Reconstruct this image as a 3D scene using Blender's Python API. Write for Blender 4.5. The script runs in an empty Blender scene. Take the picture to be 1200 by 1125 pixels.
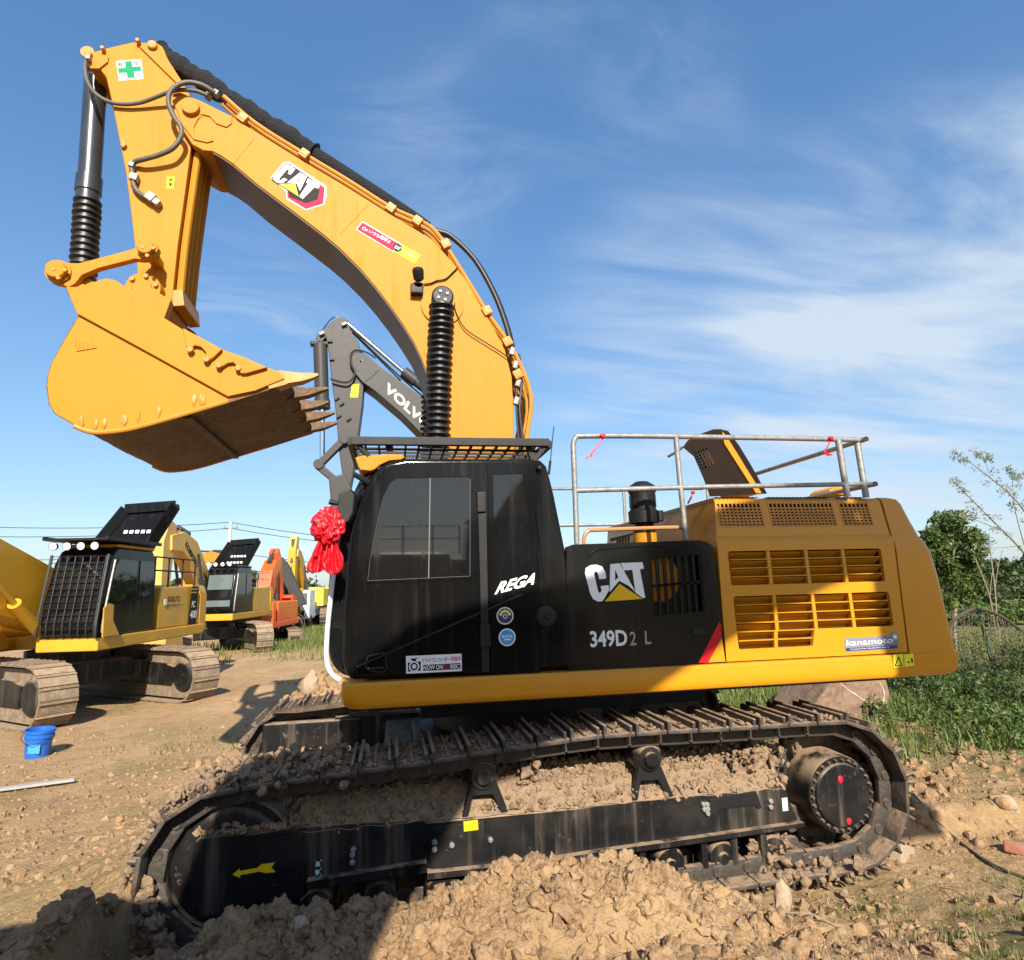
import bpy, bmesh, math, random
import numpy as np
from mathutils import Vector, Matrix, Quaternion, noise as mnoise
from mathutils.geometry import tessellate_polygon
SC = bpy.context.scene
COL = SC.collection
random.seed(11)
V = Vector

# ------------------------------------------------------------------ camera
CAM = np.array([-1.12254, -6.11986, 2.21669])
RM = np.array([[0.98288693, 0.00522547, 0.18413578],
               [-0.18241466, 0.16682445, 0.96896568],
               [-0.02565505, -0.98597277, 0.16492278]])
FPX = 740.0
cam_d = bpy.data.cameras.new("camera")
cam = bpy.data.objects.new("camera", cam_d)
COL.objects.link(cam)
cam_d.sensor_fit = 'HORIZONTAL'
cam_d.sensor_width = 36.0
cam_d.lens = FPX / 1200 * 36.0
cam_d.clip_start = 0.05
cam_d.clip_end = 4000
mw = Matrix.Identity(4)
for i in range(3):
    mw[i][0] = RM[i][0]; mw[i][1] = -RM[i][1]; mw[i][2] = -RM[i][2]; mw[i][3] = CAM[i]
cam.matrix_world = mw
SC.camera = cam

# ------------------------------------------------------------------ light
SUNV = V((0.0, -1.0, 0.66)).normalized()
sun_el = math.asin(SUNV.z)
sun_rot = math.atan2(SUNV.x, SUNV.y)
sd = bpy.data.lights.new("sun", 'SUN')
sd.energy = 5.0; sd.angle = math.radians(0.5); sd.color = (1.0, 0.91, 0.78)
so = bpy.data.objects.new("sun", sd); COL.objects.link(so)
so.rotation_euler = SUNV.to_track_quat('Z', 'Y').to_euler()
so.location = (0, -20, 30)

W = bpy.data.worlds.new("World"); SC.world = W; W.use_nodes = True
wn = W.node_tree.nodes; wl = W.node_tree.links
for n in list(wn): wn.remove(n)
def N(nt, typ, **kw):
    n = nt.nodes.new(typ)
    for k, v in kw.items():
        if k.startswith('i_'): n.inputs[k[2:]].default_value = v
        else: setattr(n, k, v)
    return n
def math_node(nt, op, a, b=None):
    m = nt.nodes.new('ShaderNodeMath'); m.operation = op
    for i, s in enumerate((a, b)):
        if s is None: continue
        if isinstance(s, (int, float)): m.inputs[i].default_value = s
        else: nt.links.new(s, m.inputs[i])
    return m.outputs[0]
NT = W.node_tree
sky = N(NT, 'ShaderNodeTexSky', sky_type='NISHITA', sun_disc=False, sun_elevation=sun_el, sun_rotation=sun_rot,
        altitude=20, air_density=1.0, dust_density=0.9, ozone_density=1.6)
bg = N(NT, 'ShaderNodeBackground'); bg.inputs['Strength'].default_value = 0.098
wo = N(NT, 'ShaderNodeOutputWorld')
tc = N(NT, 'ShaderNodeTexCoord')
sep = N(NT, 'ShaderNodeSeparateXYZ'); wl.new(tc.outputs['Generated'], sep.inputs[0])
zc = math_node(NT, 'ADD', math_node(NT, 'MAXIMUM', sep.outputs['Z'], 0.0), 0.16)
ux = math_node(NT, 'DIVIDE', sep.outputs['X'], zc)
uy = math_node(NT, 'DIVIDE', sep.outputs['Y'], zc)
cmb = N(NT, 'ShaderNodeCombineXYZ'); wl.new(ux, cmb.inputs[0]); wl.new(uy, cmb.inputs[1])
def cloud_layer(rot, scale, detail, rough, lo, hi, dist=0.6, off=(0, 0, 0)):
    mp = N(NT, 'ShaderNodeMapping'); wl.new(cmb.outputs[0], mp.inputs['Vector'])
    mp.inputs['Rotation'].default_value = (0, 0, rot); mp.inputs['Scale'].default_value = scale; mp.inputs['Location'].default_value = off
    nz = N(NT, 'ShaderNodeTexNoise'); wl.new(mp.outputs[0], nz.inputs['Vector'])
    nz.inputs['Scale'].default_value = 1.0; nz.inputs['Detail'].default_value = detail; nz.inputs['Roughness'].default_value = rough
    nz.inputs['Distortion'].default_value = dist
    mr = N(NT, 'ShaderNodeMapRange', interpolation_type='SMOOTHSTEP'); wl.new(nz.outputs['Fac'], mr.inputs['Value'])
    mr.inputs['From Min'].default_value = lo; mr.inputs['From Max'].default_value = hi
    return mr.outputs['Result']
def lobe(d, c0, c1):
    """1 near direction d, fading out: where in the sky a cloud bank hangs"""
    v = N(NT, 'ShaderNodeVectorMath', operation='DOT_PRODUCT'); wl.new(tc.outputs['Generated'], v.inputs[0])
    v.inputs[1].default_value = V(d).normalized()
    mr = N(NT, 'ShaderNodeMapRange', interpolation_type='SMOOTHSTEP'); wl.new(v.outputs['Value'], mr.inputs['Value'])
    mr.inputs['From Min'].default_value = c0; mr.inputs['From Max'].default_value = c1
    return mr.outputs['Result']
def pdir(x, y):
    d = RM @ np.array([x - 600, y - 562.5, FPX]); return tuple(d / np.linalg.norm(d))
def addm(*a):
    r = a[0]
    for b in a[1:]: r = math_node(NT, 'ADD', r, b)
    return r
mul = lambda a, b: math_node(NT, 'MULTIPLY', a, b)
fine = cloud_layer(0.5, (1.5, 3.4, 1), 9, 0.62, 0.42, 0.80, 1.0)
bank = cloud_layer(0.25, (0.75, 1.9, 1), 10, 0.58, 0.37, 0.72, 0.7, (3.1, 1.7, 0))
soft = cloud_layer(0.25, (1.1, 4.5, 1), 6, 0.55, 0.34, 0.74, 0.4, (7.1, 2.7, 0))
cl = addm(mul(mul(bank, lobe(pdir(1150, 420), 0.925, 0.985)), 0.95),
          mul(mul(soft, lobe(pdir(860, 440), 0.935, 0.995)), 0.62),
          mul(mul(fine, lobe(pdir(730, 50), 0.975, 0.999)), 0.26),
          mul(mul(fine, lobe(pdir(505, 180), 0.985, 0.9995)), 0.30),
          mul(mul(fine, lobe(pdir(310, 400), 0.97, 0.998)), 0.42))
cl = math_node(NT, 'MINIMUM', cl, 0.88)
# thin milky veil low over the horizon
veil = N(NT, 'ShaderNodeMapRange', interpolation_type='SMOOTHSTEP'); wl.new(sep.outputs['Z'], veil.inputs['Value'])
veil.inputs['From Min'].default_value = 0.62; veil.inputs['From Max'].default_value = -0.05
veil.inputs['To Min'].default_value = 0.22; veil.inputs['To Max'].default_value = 0.50
mix0 = N(NT, 'ShaderNodeMix', data_type='RGBA'); wl.new(veil.outputs['Result'], mix0.inputs[0])
hs = N(NT, 'ShaderNodeHueSaturation'); hs.inputs['Saturation'].default_value = 1.24; hs.inputs['Value'].default_value = 1.0
wl.new(sky.outputs['Color'], hs.inputs['Color'])
wl.new(hs.outputs['Color'], mix0.inputs[6])
vc = N(NT, 'ShaderNodeMix', data_type='RGBA'); wl.new(math_node(NT, 'POWER', math_node(NT, 'MINIMUM', math_node(NT, 'MAXIMUM', math_node(NT, 'MULTIPLY', sep.outputs['Z'], 1.6), 0.0), 1.0), 0.8), vc.inputs[0])
vc.inputs[6].default_value = (2.95, 3.95, 5.0, 1); vc.inputs[7].default_value = (1.35, 2.9, 5.6, 1); wl.new(vc.outputs[2], mix0.inputs[7])
mix1 = N(NT, 'ShaderNodeMix', data_type='RGBA'); wl.new(cl, mix1.inputs[0])
wl.new(mix0.outputs[2], mix1.inputs[6]); mix1.inputs[7].default_value = (4.0, 4.6, 5.3, 1)
wl.new(mix1.outputs[2], bg.inputs['Color']); wl.new(bg.outputs[0], wo.inputs[0])

SC.view_settings.view_transform = 'Standard'; SC.view_settings.look = 'None'
SC.view_settings.gamma = 1.0; SC.view_settings.exposure = 0.84
SC.cycles.max_bounces = 8; SC.cycles.diffuse_bounces = 4; SC.cycles.glossy_bounces = 4

# ------------------------------------------------------------------ measuring helpers
def pix(x, y, Y):
    """the real point at distance plane Y that a picture point looks at"""
    d = RM @ np.array([x - 600, y - 562.5, FPX]); p = CAM + d * ((Y - CAM[1]) / d[1]); return V(p)
def ground_pt(x, y, z=0.0):
    d = RM @ np.array([x - 600, y - 562.5, FPX]); p = CAM + d * ((z - CAM[2]) / d[2]); return V(p)
def crop(ox, oy, s): return lambda x, y: (ox + x / s, oy + y / s)
k1 = crop(40, 40, 3.75); k2 = crop(40, 280, 3.158); k3 = crop(300, 140, 2.811); k4 = crop(340, 500, 3.309)
k5 = crop(640, 480, 2.4); k6 = crop(820, 560, 3.871); k7 = crop(560, 640, 4.0); k8 = crop(180, 50, 3.529)
kb = crop(50, 290, 6.0); kt = crop(380, 840, 3.75); ks = crop(700, 820, 3.158); ki = crop(140, 900, 4.286); kd = crop(300, 180, 12.0)
kv = crop(360, 360, 5.1125)
def PL(pts, Y, k=None): return [pix(*(k(*p) if k else p), Y) for p in pts]

# ------------------------------------------------------------------ materials
MATS = {}
def mat(name, col, rough=0.5, metal=0.0, coat=0.0, var=None, bump=None, coat_rough=0.08, rvar=0.0, alpha=None, emit=None, spec=None, dust=None, streak=None):
    """var=(scale, amount, colour): patches of another colour; dust=(colour, amount, scale): on faces that look up; streak=(colour, amount): vertical runs"""
    if name in MATS: return MATS[name]
    m = bpy.data.materials.new(name); m.use_nodes = True; nt = m.node_tree
    b = nt.nodes['Principled BSDF']
    b.inputs['Base Color'].default_value = (*col, 1); b.inputs['Roughness'].default_value = rough
    b.inputs['Metallic'].default_value = metal; b.inputs['Coat Weight'].default_value = coat; b.inputs['Coat Roughness'].default_value = coat_rough
    if spec is not None: b.inputs['Specular IOR Level'].default_value = spec
    geo = N(nt, 'ShaderNodeNewGeometry')
    tcn = N(nt, 'ShaderNodeTexCoord')
    cur = None
    def noise(scale, detail=6, rough_=0.6, sc=(1, 1, 1), vec=None):
        mp = N(nt, 'ShaderNodeMapping'); mp.inputs['Scale'].default_value = sc
        nt.links.new(vec or tcn.outputs['Object'], mp.inputs['Vector'])
        z = N(nt, 'ShaderNodeTexNoise'); nt.links.new(mp.outputs[0], z.inputs['Vector'])
        z.inputs['Scale'].default_value = scale; z.inputs['Detail'].default_value = detail; z.inputs['Roughness'].default_value = rough_
        return z.outputs['Fac']
    def ramp(fac, lo, hi, to=1.0):
        r = N(nt, 'ShaderNodeMapRange', interpolation_type='SMOOTHSTEP'); nt.links.new(fac, r.inputs['Value'])
        r.inputs['From Min'].default_value = lo; r.inputs['From Max'].default_value = hi; r.inputs['To Max'].default_value = to
        return r.outputs['Result']
    def mixin(fac, c):
        nonlocal cur
        mx = N(nt, 'ShaderNodeMix', data_type='RGBA'); nt.links.new(fac, mx.inputs[0])
        if cur is None: mx.inputs[6].default_value = (*col, 1)
        else: nt.links.new(cur, mx.inputs[6])
        mx.inputs[7].default_value = (*c, 1); cur = mx.outputs[2]
    if var:
        for (s, a, c) in (var if isinstance(var, list) else [var]):
            mixin(ramp(noise(s), 0.42, 0.68, a), c)
    facs = []
    if streak:
        c, a = streak
        f = ramp(noise(9, 5, 0.65, (1, 1, 0.06)), 0.50, 0.72, a); facs.append(f); mixin(f, c)
    if dust:
        c, a, s = dust
        sx = N(nt, 'ShaderNodeSeparateXYZ'); nt.links.new(geo.outputs['Normal'], sx.inputs[0])
        up = ramp(sx.outputs['Z'], 0.25, 0.8)
        f = math_node(nt, 'MULTIPLY', up, ramp(noise(s), 0.30, 0.55, a)); facs.append(f); mixin(f, c)
        f2 = ramp(noise(s * 2.3, 8, 0.7), 0.60, 0.74, a * 0.55); facs.append(f2); mixin(f2, c)
    if cur is not None: nt.links.new(cur, b.inputs['Base Color'])
    if rvar or facs:
        r = N(nt, 'ShaderNodeMath', operation='MULTIPLY_ADD'); nt.links.new(noise(14, 5), r.inputs[0])
        r.inputs[1].default_value = rvar; r.inputs[2].default_value = rough - rvar * 0.5
        cur_r = r.outputs[0]
        for f in facs: cur_r = math_node(nt, 'ADD', cur_r, math_node(nt, 'MULTIPLY', f, 0.5))
        nt.links.new(math_node(nt, 'MINIMUM', cur_r, 0.95), b.inputs['Roughness'])
        if coat and facs:
            inv = math_node(nt, 'SUBTRACT', coat, math_node(nt, 'MULTIPLY', facs[-1], coat * 0.8)); nt.links.new(inv, b.inputs['Coat Weight'])
    if bump:
        bn = N(nt, 'ShaderNodeBump'); bn.inputs['Strength'].default_value = bump[1]; bn.inputs['Distance'].default_value = bump[2] if len(bump) > 2 else 0.02
        nt.links.new(noise(bump[0], 8, 0.65), bn.inputs['Height']); nt.links.new(bn.outputs[0], b.inputs['Normal'])
    if emit: b.inputs['Emission Color'].default_value = (*emit[0], 1); b.inputs['Emission Strength'].default_value = emit[1]
    MATS[name] = m; return m

MUD = (0.31, 0.215, 0.135); MUD_D = (0.17, 0.12, 0.078)
YEL = mat('yellow_paint', (0.515, 0.205, 0.0098), 0.55, spec=0.22, var=[(1.3, 0.35, (0.465, 0.180, 0.0105)), (7, 0.22, (0.42, 0.185, 0.024))], rvar=0.12, bump=(35, 0.03, 0.01), streak=((0.36, 0.19, 0.04), 0.30))
YEL_B = mat('yellow_paint_body', (0.60, 0.252, 0.008), 0.30, coat=0.12, spec=0.35, var=[(1.7, 0.3, (0.54, 0.22, 0.012)), (9, 0.15, (0.47, 0.215, 0.025))], rvar=0.10, bump=(30, 0.02, 0.01), streak=((0.40, 0.23, 0.06), 0.14))
YEL_W = mat('worn_yellow_paint', (0.50, 0.20, 0.010), 0.48, coat=0.0, var=[(2.0, 0.5, (0.56, 0.22, 0.014)), (18, 0.5, (0.45, 0.22, 0.05))], rvar=0.2, bump=(22, 0.10, 0.012), streak=((0.42, 0.24, 0.09), 0.4))
BLK = mat('black_gloss_paint', (0.0045, 0.0045, 0.005), 0.14, coat=0.15, var=(2.2, 0.5, (0.008, 0.008, 0.0075)), rvar=0.10, bump=(9, 0.03, 0.01), spec=0.15, streak=((0.030, 0.027, 0.022), 0.30), dust=((0.07, 0.058, 0.045), 0.18, 4))
BLK_M = mat('black_matte_steel', (0.010, 0.010, 0.011), 0.5, var=(5, 0.5, (0.022, 0.020, 0.017)), rvar=0.2, spec=0.3)
BLK_U = mat('muddy_black_steel', (0.008, 0.008, 0.009), 0.36, coat=0.0, spec=0.35, var=[(3, 0.35, (0.05, 0.042, 0.034))], rvar=0.2, streak=((0.17, 0.135, 0.10), 0.42), dust=(MUD, 0.95, 6), bump=(16, 0.15, 0.01))
SHOE = mat('muddy_track_steel', (0.060, 0.050, 0.042), 0.55, metal=0.2, var=[(6, 0.8, MUD_D), (21, 0.6, (0.035, 0.03, 0.026))], dust=(MUD, 0.95, 9), rvar=0.2, bump=(30, 0.5, 0.02))
SHOE_L = mat('dry_muddy_track_steel', (0.20, 0.15, 0.10), 0.75, var=[(6, 0.8, (0.32, 0.235, 0.15)), (21, 0.6, (0.10, 0.08, 0.06))], dust=((0.36, 0.26, 0.165), 0.9, 9), bump=(30, 0.5, 0.02))
MUDM = mat('caked_mud', MUD, 0.92, var=[(5, 0.8, (0.33, 0.235, 0.15)), (26, 0.6, MUD_D)], bump=(38, 0.9, 0.03), spec=0.2)
MUDK = mat('dark_mud', (0.10, 0.068, 0.044), 0.75, var=[(5, 0.8, (0.16, 0.105, 0.066)), (26, 0.6, (0.05, 0.035, 0.025))], bump=(30, 0.8, 0.03))  # darker brown than the caked mud
RUB = mat('black_rubber', (0.018, 0.017, 0.017), 0.42, var=(9, 0.4, (0.035, 0.032, 0.03)), rvar=0.15)
NET = mat('black_net_cover', (0.012, 0.012, 0.013), 0.75, bump=(60, 1.0, 0.04))
HOSE = mat('grey_hose', (0.10, 0.088, 0.072), 0.55, var=(20, 0.4, (0.06, 0.052, 0.045)))
CYL = mat('dark_cylinder_paint', (0.028, 0.032, 0.036), 0.3, coat=0.35, rvar=0.1, var=(4, 0.4, (0.05, 0.05, 0.05)))
CHR = mat('chrome_rod', (0.72, 0.73, 0.75), 0.12, metal=1.0)
GALV = mat('galvanised_steel', (0.27, 0.265, 0.26), 0.52, metal=0.4, var=[(16, 0.7, (0.14, 0.135, 0.13)), (45, 0.5, (0.40, 0.37, 0.33))], rvar=0.25)
GLS = mat('tinted_glass', (0.006, 0.007, 0.008), 0.03, coat=0.0, spec=0.62, streak=((0.03, 0.03, 0.029), 0.18), var=(26, 0.10, (0.03, 0.03, 0.029)))
CGLS = mat('clear_glass', (0.10, 0.13, 0.13), 0.05, spec=0.9)
WHT = mat('white_decal', (0.80, 0.80, 0.79), 0.55, spec=0.2)
SILV = mat('silver_white_decal', (0.74, 0.77, 0.80), 0.25, metal=0.15)
DBLK = mat('black_decal', (0.006, 0.006, 0.0065), 0.6, spec=0.2)
RED = mat('red_decal', (0.55, 0.012, 0.018), 0.5, spec=0.2)
PINK = mat('crimson_decal', (0.50, 0.018, 0.060), 0.6, spec=0.15)
LEMON = mat('lemon_decal', (0.80, 0.72, 0.04), 0.6, spec=0.15)
YDEC = mat('yellow_decal', (0.78, 0.48, 0.015), 0.5, spec=0.2)
GRN = mat('green_decal', (0.004, 0.26, 0.11), 0.6, spec=0.15)
SKYB = mat('sky_blue_decal', (0.05, 0.30, 0.62), 0.35)
NAVY = mat('navy_decal', (0.02, 0.025, 0.10), 0.35)
GRYD = mat('grey_decal', (0.30, 0.30, 0.30), 0.4)
COP = mat('copper_brown_paint', (0.42, 0.19, 0.07), 0.4, coat=0.2)
VGRY = mat('charcoal_paint', (0.042, 0.040, 0.039), 0.5, spec=0.3, var=(3, 0.4, (0.055, 0.052, 0.048)), rvar=0.12)
ORG = mat('orange_paint', (0.86, 0.10, 0.012), 0.4, coat=0.2, var=(3, 0.3, (0.75, 0.13, 0.03)))
YEL_K = mat('chrome_yellow_paint', (0.54, 0.285, 0.010), 0.45, coat=0.05, var=[(2, 0.4, (0.70, 0.36, 0.03)), (14, 0.3, (0.5, 0.28, 0.06))], rvar=0.15)
YEL_G = mat('lemon_yellow_paint', (0.74, 0.56, 0.05), 0.45, var=(3, 0.4, (0.62, 0.48, 0.08)))
WPNT = mat('white_paint', (0.74, 0.75, 0.74), 0.4, var=(4, 0.3, (0.6, 0.6, 0.58)))
CLOTH = mat('red_satin', (0.66, 0.010, 0.020), 0.36, bump=(24, 0.4, 0.02), var=(5, 0.4, (0.50, 0.006, 0.014)))
BLUEP = mat('blue_plastic', (0.012, 0.11, 0.48), 0.4, var=(9, 0.4, (0.03, 0.17, 0.52)))
BARK = mat('grey_bark', (0.20, 0.16, 0.115), 0.85, bump=(30, 0.6, 0.02))
ROCK = mat('pale_stone', (0.36, 0.26, 0.165), 0.85, var=[(7, 0.6, (0.28, 0.20, 0.14)), (30, 0.4, (0.48, 0.40, 0.31))], bump=(24, 0.6, 0.02))
BRICK = mat('red_brick', (0.36, 0.15, 0.085), 0.85, bump=(40, 0.5, 0.02), var=(12, 0.6, (0.42, 0.26, 0.17)))
LENS = mat('lamp_lens', (0.75, 0.75, 0.72), 0.15, coat=0.5)
def leafmat(name, c1, c2):
    if name in MATS: return MATS[name]
    m = bpy.data.materials.new(name); m.use_nodes = True; nt = m.node_tree; b = nt.nodes['Principled BSDF']
    g = N(nt, 'ShaderNodeNewGeometry'); mx = N(nt, 'ShaderNodeMix', data_type='RGBA')
    nt.links.new(g.outputs['Random Per Island'], mx.inputs[0]); mx.inputs[6].default_value = (*c1, 1); mx.inputs[7].default_value = (*c2, 1)
    nt.links.new(mx.outputs[2], b.inputs['Base Color']); b.inputs['Roughness'].default_value = 0.6
    tr = N(nt, 'ShaderNodeBsdfTranslucent'); nt.links.new(mx.outputs[2], tr.inputs['Color'])
    ms = N(nt, 'ShaderNodeMixShader'); ms.inputs[0].default_value = 0.28
    nt.links.new(b.outputs[0], ms.inputs[1]); nt.links.new(tr.outputs[0], ms.inputs[2]); nt.links.new(ms.outputs[0], nt.nodes['Material Output'].inputs[0])
    MATS[name] = m; return m
LEAF = leafmat('leaf_green', (0.055, 0.095, 0.018), (0.125, 0.185, 0.040))
LEAF_D = leafmat('leaf_dark_green', (0.028, 0.048, 0.013), (0.072, 0.108, 0.028))
LEAF_P = leafmat('leaf_pale', (0.14, 0.17, 0.075), (0.30, 0.31, 0.17))
GRASSM = leafmat('grass_blade', (0.085, 0.125, 0.022), (0.20, 0.235, 0.060))
STRAW = leafmat('dry_straw', (0.30, 0.22, 0.11), (0.42, 0.33, 0.19))
TWIG = mat('dry_twig', (0.24, 0.19, 0.13), 0.85)

# ------------------------------------------------------------------ mesh helpers
class MB:
    def __init__(self): self.bm = bmesh.new()
    def _merge(self, tb, bev=0, seg=2, ang=25):
        if bev:
            tb.normal_update()
            es = [e for e in tb.edges if len(e.link_faces) == 2 and e.calc_face_angle(0) > math.radians(ang)]
            if es: bmesh.ops.bevel(tb, geom=es, offset=bev, segments=seg, profile=0.5, affect='EDGES', clamp_overlap=True)
        me = bpy.data.meshes.new('t'); tb.to_mesh(me); tb.free(); self.bm.from_mesh(me); bpy.data.meshes.remove(me)
        return self
    def prism(self, pts, vec, bev=0, seg=2, ang=25):
        tb = bmesh.new(); vec = V(vec)
        a = [tb.verts.new(V(p)) for p in pts]; b = [tb.verts.new(V(p) + vec) for p in pts]; n = len(a)
        tb.faces.new(a); tb.faces.new(b[::-1])
        for i in range(n): tb.faces.new((a[i], b[i], b[(i + 1) % n], a[(i + 1) % n]))
        bmesh.ops.recalc_face_normals(tb, faces=tb.faces[:])
        return self._merge(tb, bev, seg, ang)
    def py(self, pts, y0, y1, bev=0, seg=2, ang=25):
        """outline [(x,z)] or points, pushed from y0 to y1"""
        p = [V((q[0], y0, q[1])) if len(q) == 2 else V((q[0], y0, q[2])) for q in pts]
        return self.prism(p, (0, y1 - y0, 0), bev, seg, ang)
    def box(self, c, s, rot=None, bev=0, seg=2):
        tb = bmesh.new(); bmesh.ops.create_cube(tb, size=1)
        M = Matrix.Translation(V(c)) @ (rot.to_4x4() if rot is not None else Matrix.Identity(4)) @ Matrix.Diagonal((*s, 1))
        bmesh.ops.transform(tb, matrix=M, verts=tb.verts); return self._merge(tb, bev, seg)
    def bar(self, a, b, w, h, bev=0, up=(0, 0, 1)):
        a, b = V(a), V(b); d = b - a; x = d.normalized(); y = V(up).cross(x)
        if y.length < 1e-4: y = V((0, 1, 0)).cross(x)
        y.normalize(); z = x.cross(y); R = Matrix((x, y, z)).transposed()
        return self.box((a + b) / 2, (d.length, w, h), R, bev)
    def lathe(self, p0, ax, prof, n=28, bev=0):
        """prof [(t,r)] along ax from p0, ends closed"""
        tb = bmesh.new(); p0 = V(p0); ax = V(ax).normalized(); u = ax.orthogonal().normalized(); w = ax.cross(u)
        rings = []
        for t, r in prof:
            rings.append([tb.verts.new(p0 + ax * t + (u * math.cos(2 * math.pi * i / n) + w * math.sin(2 * math.pi * i / n)) * max(r, 1e-4)) for i in range(n)])
        for a, b in zip(rings, rings[1:]):
            for i in range(n): tb.faces.new((a[i], a[(i + 1) % n], b[(i + 1) % n], b[i]))
        tb.faces.new(rings[0][::-1]); tb.faces.new(rings[-1])
        bmesh.ops.recalc_face_normals(tb, faces=tb.faces[:]); return self._merge(tb, bev)
    def cyl(self, a, b, r, r2=None, n=20, bev=0):
        a, b = V(a), V(b); return self.lathe(a, b - a, [(0, r), ((b - a).length, r if r2 is None else r2)], n, bev)
    def bellows(self, a, b, r, k, n=20, depth=0.22):
        a, b = V(a), V(b); L = (b - a).length; prof = []
        for i in range(k):
            t0 = L * i / k; st = L / k; rr = r * random.uniform(0.96, 1.03)
            prof += [(t0, r * (1 - depth)), (t0 + st * 0.30, r * (1 - depth)), (t0 + st * 0.50, rr), (t0 + st * 0.72, rr)]
        prof.append((L, r * (1 - depth))); return self.lathe(a, b - a, prof, n)
    def tube(self, pts, r, n=8, smooth=3, closed=False):
        pts = [V(p) for p in pts]
        if smooth and len(pts) > 2:
            q = []
            m = len(pts)
            for i in range(m - 1):
                p0, p1, p2, p3 = pts[max(i - 1, 0)], pts[i], pts[i + 1], pts[min(i + 2, m - 1)]
                for s in range(smooth):
                    t = s / smooth
                    q.append(0.5 * ((2 * p1) + (-p0 + p2) * t + (2 * p0 - 5 * p1 + 4 * p2 - p3) * t * t + (-p0 + 3 * p1 - 3 * p2 + p3) * t ** 3))
            q.append(pts[-1]); pts = q
        tb = bmesh.new(); rings = []; prev = None; m = len(pts)
        for i, p in enumerate(pts):
            d = (pts[min(i + 1, m - 1)] - pts[max(i - 1, 0)]).normalized()
            u = d.orthogonal().normalized() if prev is None else (prev - d * prev.dot(d)).normalized()
            prev = u; w = d.cross(u)
            rr = r(i / (m - 1)) if callable(r) else r
            rings.append([tb.verts.new(p + (u * math.cos(2 * math.pi * j / n) + w * math.sin(2 * math.pi * j / n)) * rr) for j in range(n)])
        for a, b in zip(rings, rings[1:]):
            for j in range(n): tb.faces.new((a[j], a[(j + 1) % n], b[(j + 1) % n], b[j]))
        tb.faces.new(rings[0][::-1]); tb.faces.new(rings[-1]); return self._merge(tb)
    def plate(self, outer, holes, vec):
        """flat plate with openings: outer and holes are coplanar 3D loops, thickness vec"""
        loops = [[V(p) for p in outer]] + [[V(p) for p in h] for h in holes]; vec = V(vec)
        flat = [p for l in loops for p in l]; tris = tessellate_polygon(loops)
        tb = bmesh.new(); a = [tb.verts.new(p) for p in flat]; b = [tb.verts.new(p + vec) for p in flat]
        for t in tris:
            if len(set(t)) == 3:
                try: tb.faces.new([a[i] for i in t]); tb.faces.new([b[i] for i in t][::-1])
                except ValueError: pass
        o = 0
        for l in loops:
            n = len(l)
            for i in range(n):
                j = (i + 1) % n; tb.faces.new((a[o + i], a[o + j], b[o + j], b[o + i]))
            o += n
        bmesh.ops.recalc_face_normals(tb, faces=tb.faces[:]); return self._merge(tb)
    def loft(self, rings, cap=True):
        tb = bmesh.new(); rs = [[tb.verts.new(V(p)) for p in r] for r in rings]; n = len(rs[0])
        for a, b in zip(rs, rs[1:]):
            for i in range(n): tb.faces.new((a[i], a[(i + 1) % n], b[(i + 1) % n], b[i]))
        if cap: tb.faces.new(rs[0][::-1]); tb.faces.new(rs[-1])
        bmesh.ops.recalc_face_normals(tb, faces=tb.faces[:]); return self._merge(tb)
    def flat(self, pts):
        self.bm.faces.new([self.bm.verts.new(V(p)) for p in pts]); return self
    def lump(self, c, s, seed=0, sub=2, amt=0.35, rot=None):
        tb = bmesh.new(); bmesh.ops.create_icosphere(tb, subdivisions=sub, radius=1)
        o = V((seed * 3.1, seed * 1.7, seed * 0.9)); R = rot or Matrix.Identity(3)
        for v in tb.verts:
            k = 1 + amt * mnoise.noise(v.co * 1.3 + o) + amt * 0.5 * mnoise.noise(v.co * 3.1 + o)
            v.co = V(c) + R @ V((v.co.x * s[0] * k, v.co.y * s[1] * k, v.co.z * s[2] * k))
        return self._merge(tb)
    def text(self, key, origin, x, y, size=1.0, n=None):
        """flat lettering: mesh of the word laid at origin with axes x, y"""
        me = TEXTS[key]; x, y, origin = V(x), V(y), V(origin); vs = [self.bm.verts.new(origin + x * (v.co.x * size) + y * (v.co.y * size)) for v in me.vertices]
        for p in me.polygons:
            try: self.bm.faces.new([vs[i] for i in p.vertices])
            except ValueError: pass
        return self
    def build(self, name, m, parent=None, ang=38, world=True):
        me = bpy.data.meshes.new(name); self.bm.normal_update(); self.bm.to_mesh(me); self.bm.free()
        me.materials.append(m)
        me.polygons.foreach_set('use_smooth', [True] * len(me.polygons))
        try: me.set_sharp_from_angle(angle=math.radians(ang))
        except Exception: pass
        o = link(name, me, parent, world)
        if ang < 90:
            w = o.modifiers.new('weighted_normals', 'WEIGHTED_NORMAL'); w.keep_sharp = True; w.weight = 80
        return o
def _each(self, name, m, parent=None, ang=38, world=True):
    """every loose piece becomes an object of its own"""
    left = set(self.bm.faces); out = []
    while left:
        st = [left.pop()]; grp = set(st)
        while st:
            for v in st.pop().verts:
                for f in v.link_faces:
                    if f in left: left.discard(f); grp.add(f); st.append(f)
        q = MB(); mp = {}
        for f in grp:
            for v in f.verts:
                if v not in mp: mp[v] = q.bm.verts.new(v.co)
            q.bm.faces.new([mp[v] for v in f.verts])
        out.append(q.build(name, m, parent, ang, world))
    self.bm.free(); return out
MB.each = _each
def link(name, me, parent=None, world=True):
    o = bpy.data.objects.new(name, me); COL.objects.link(o)
    if parent is not None:
        o.parent = parent
        if world and parent.type == 'EMPTY': o.matrix_parent_inverse = Matrix.Translation(-parent.location)
    return o
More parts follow.
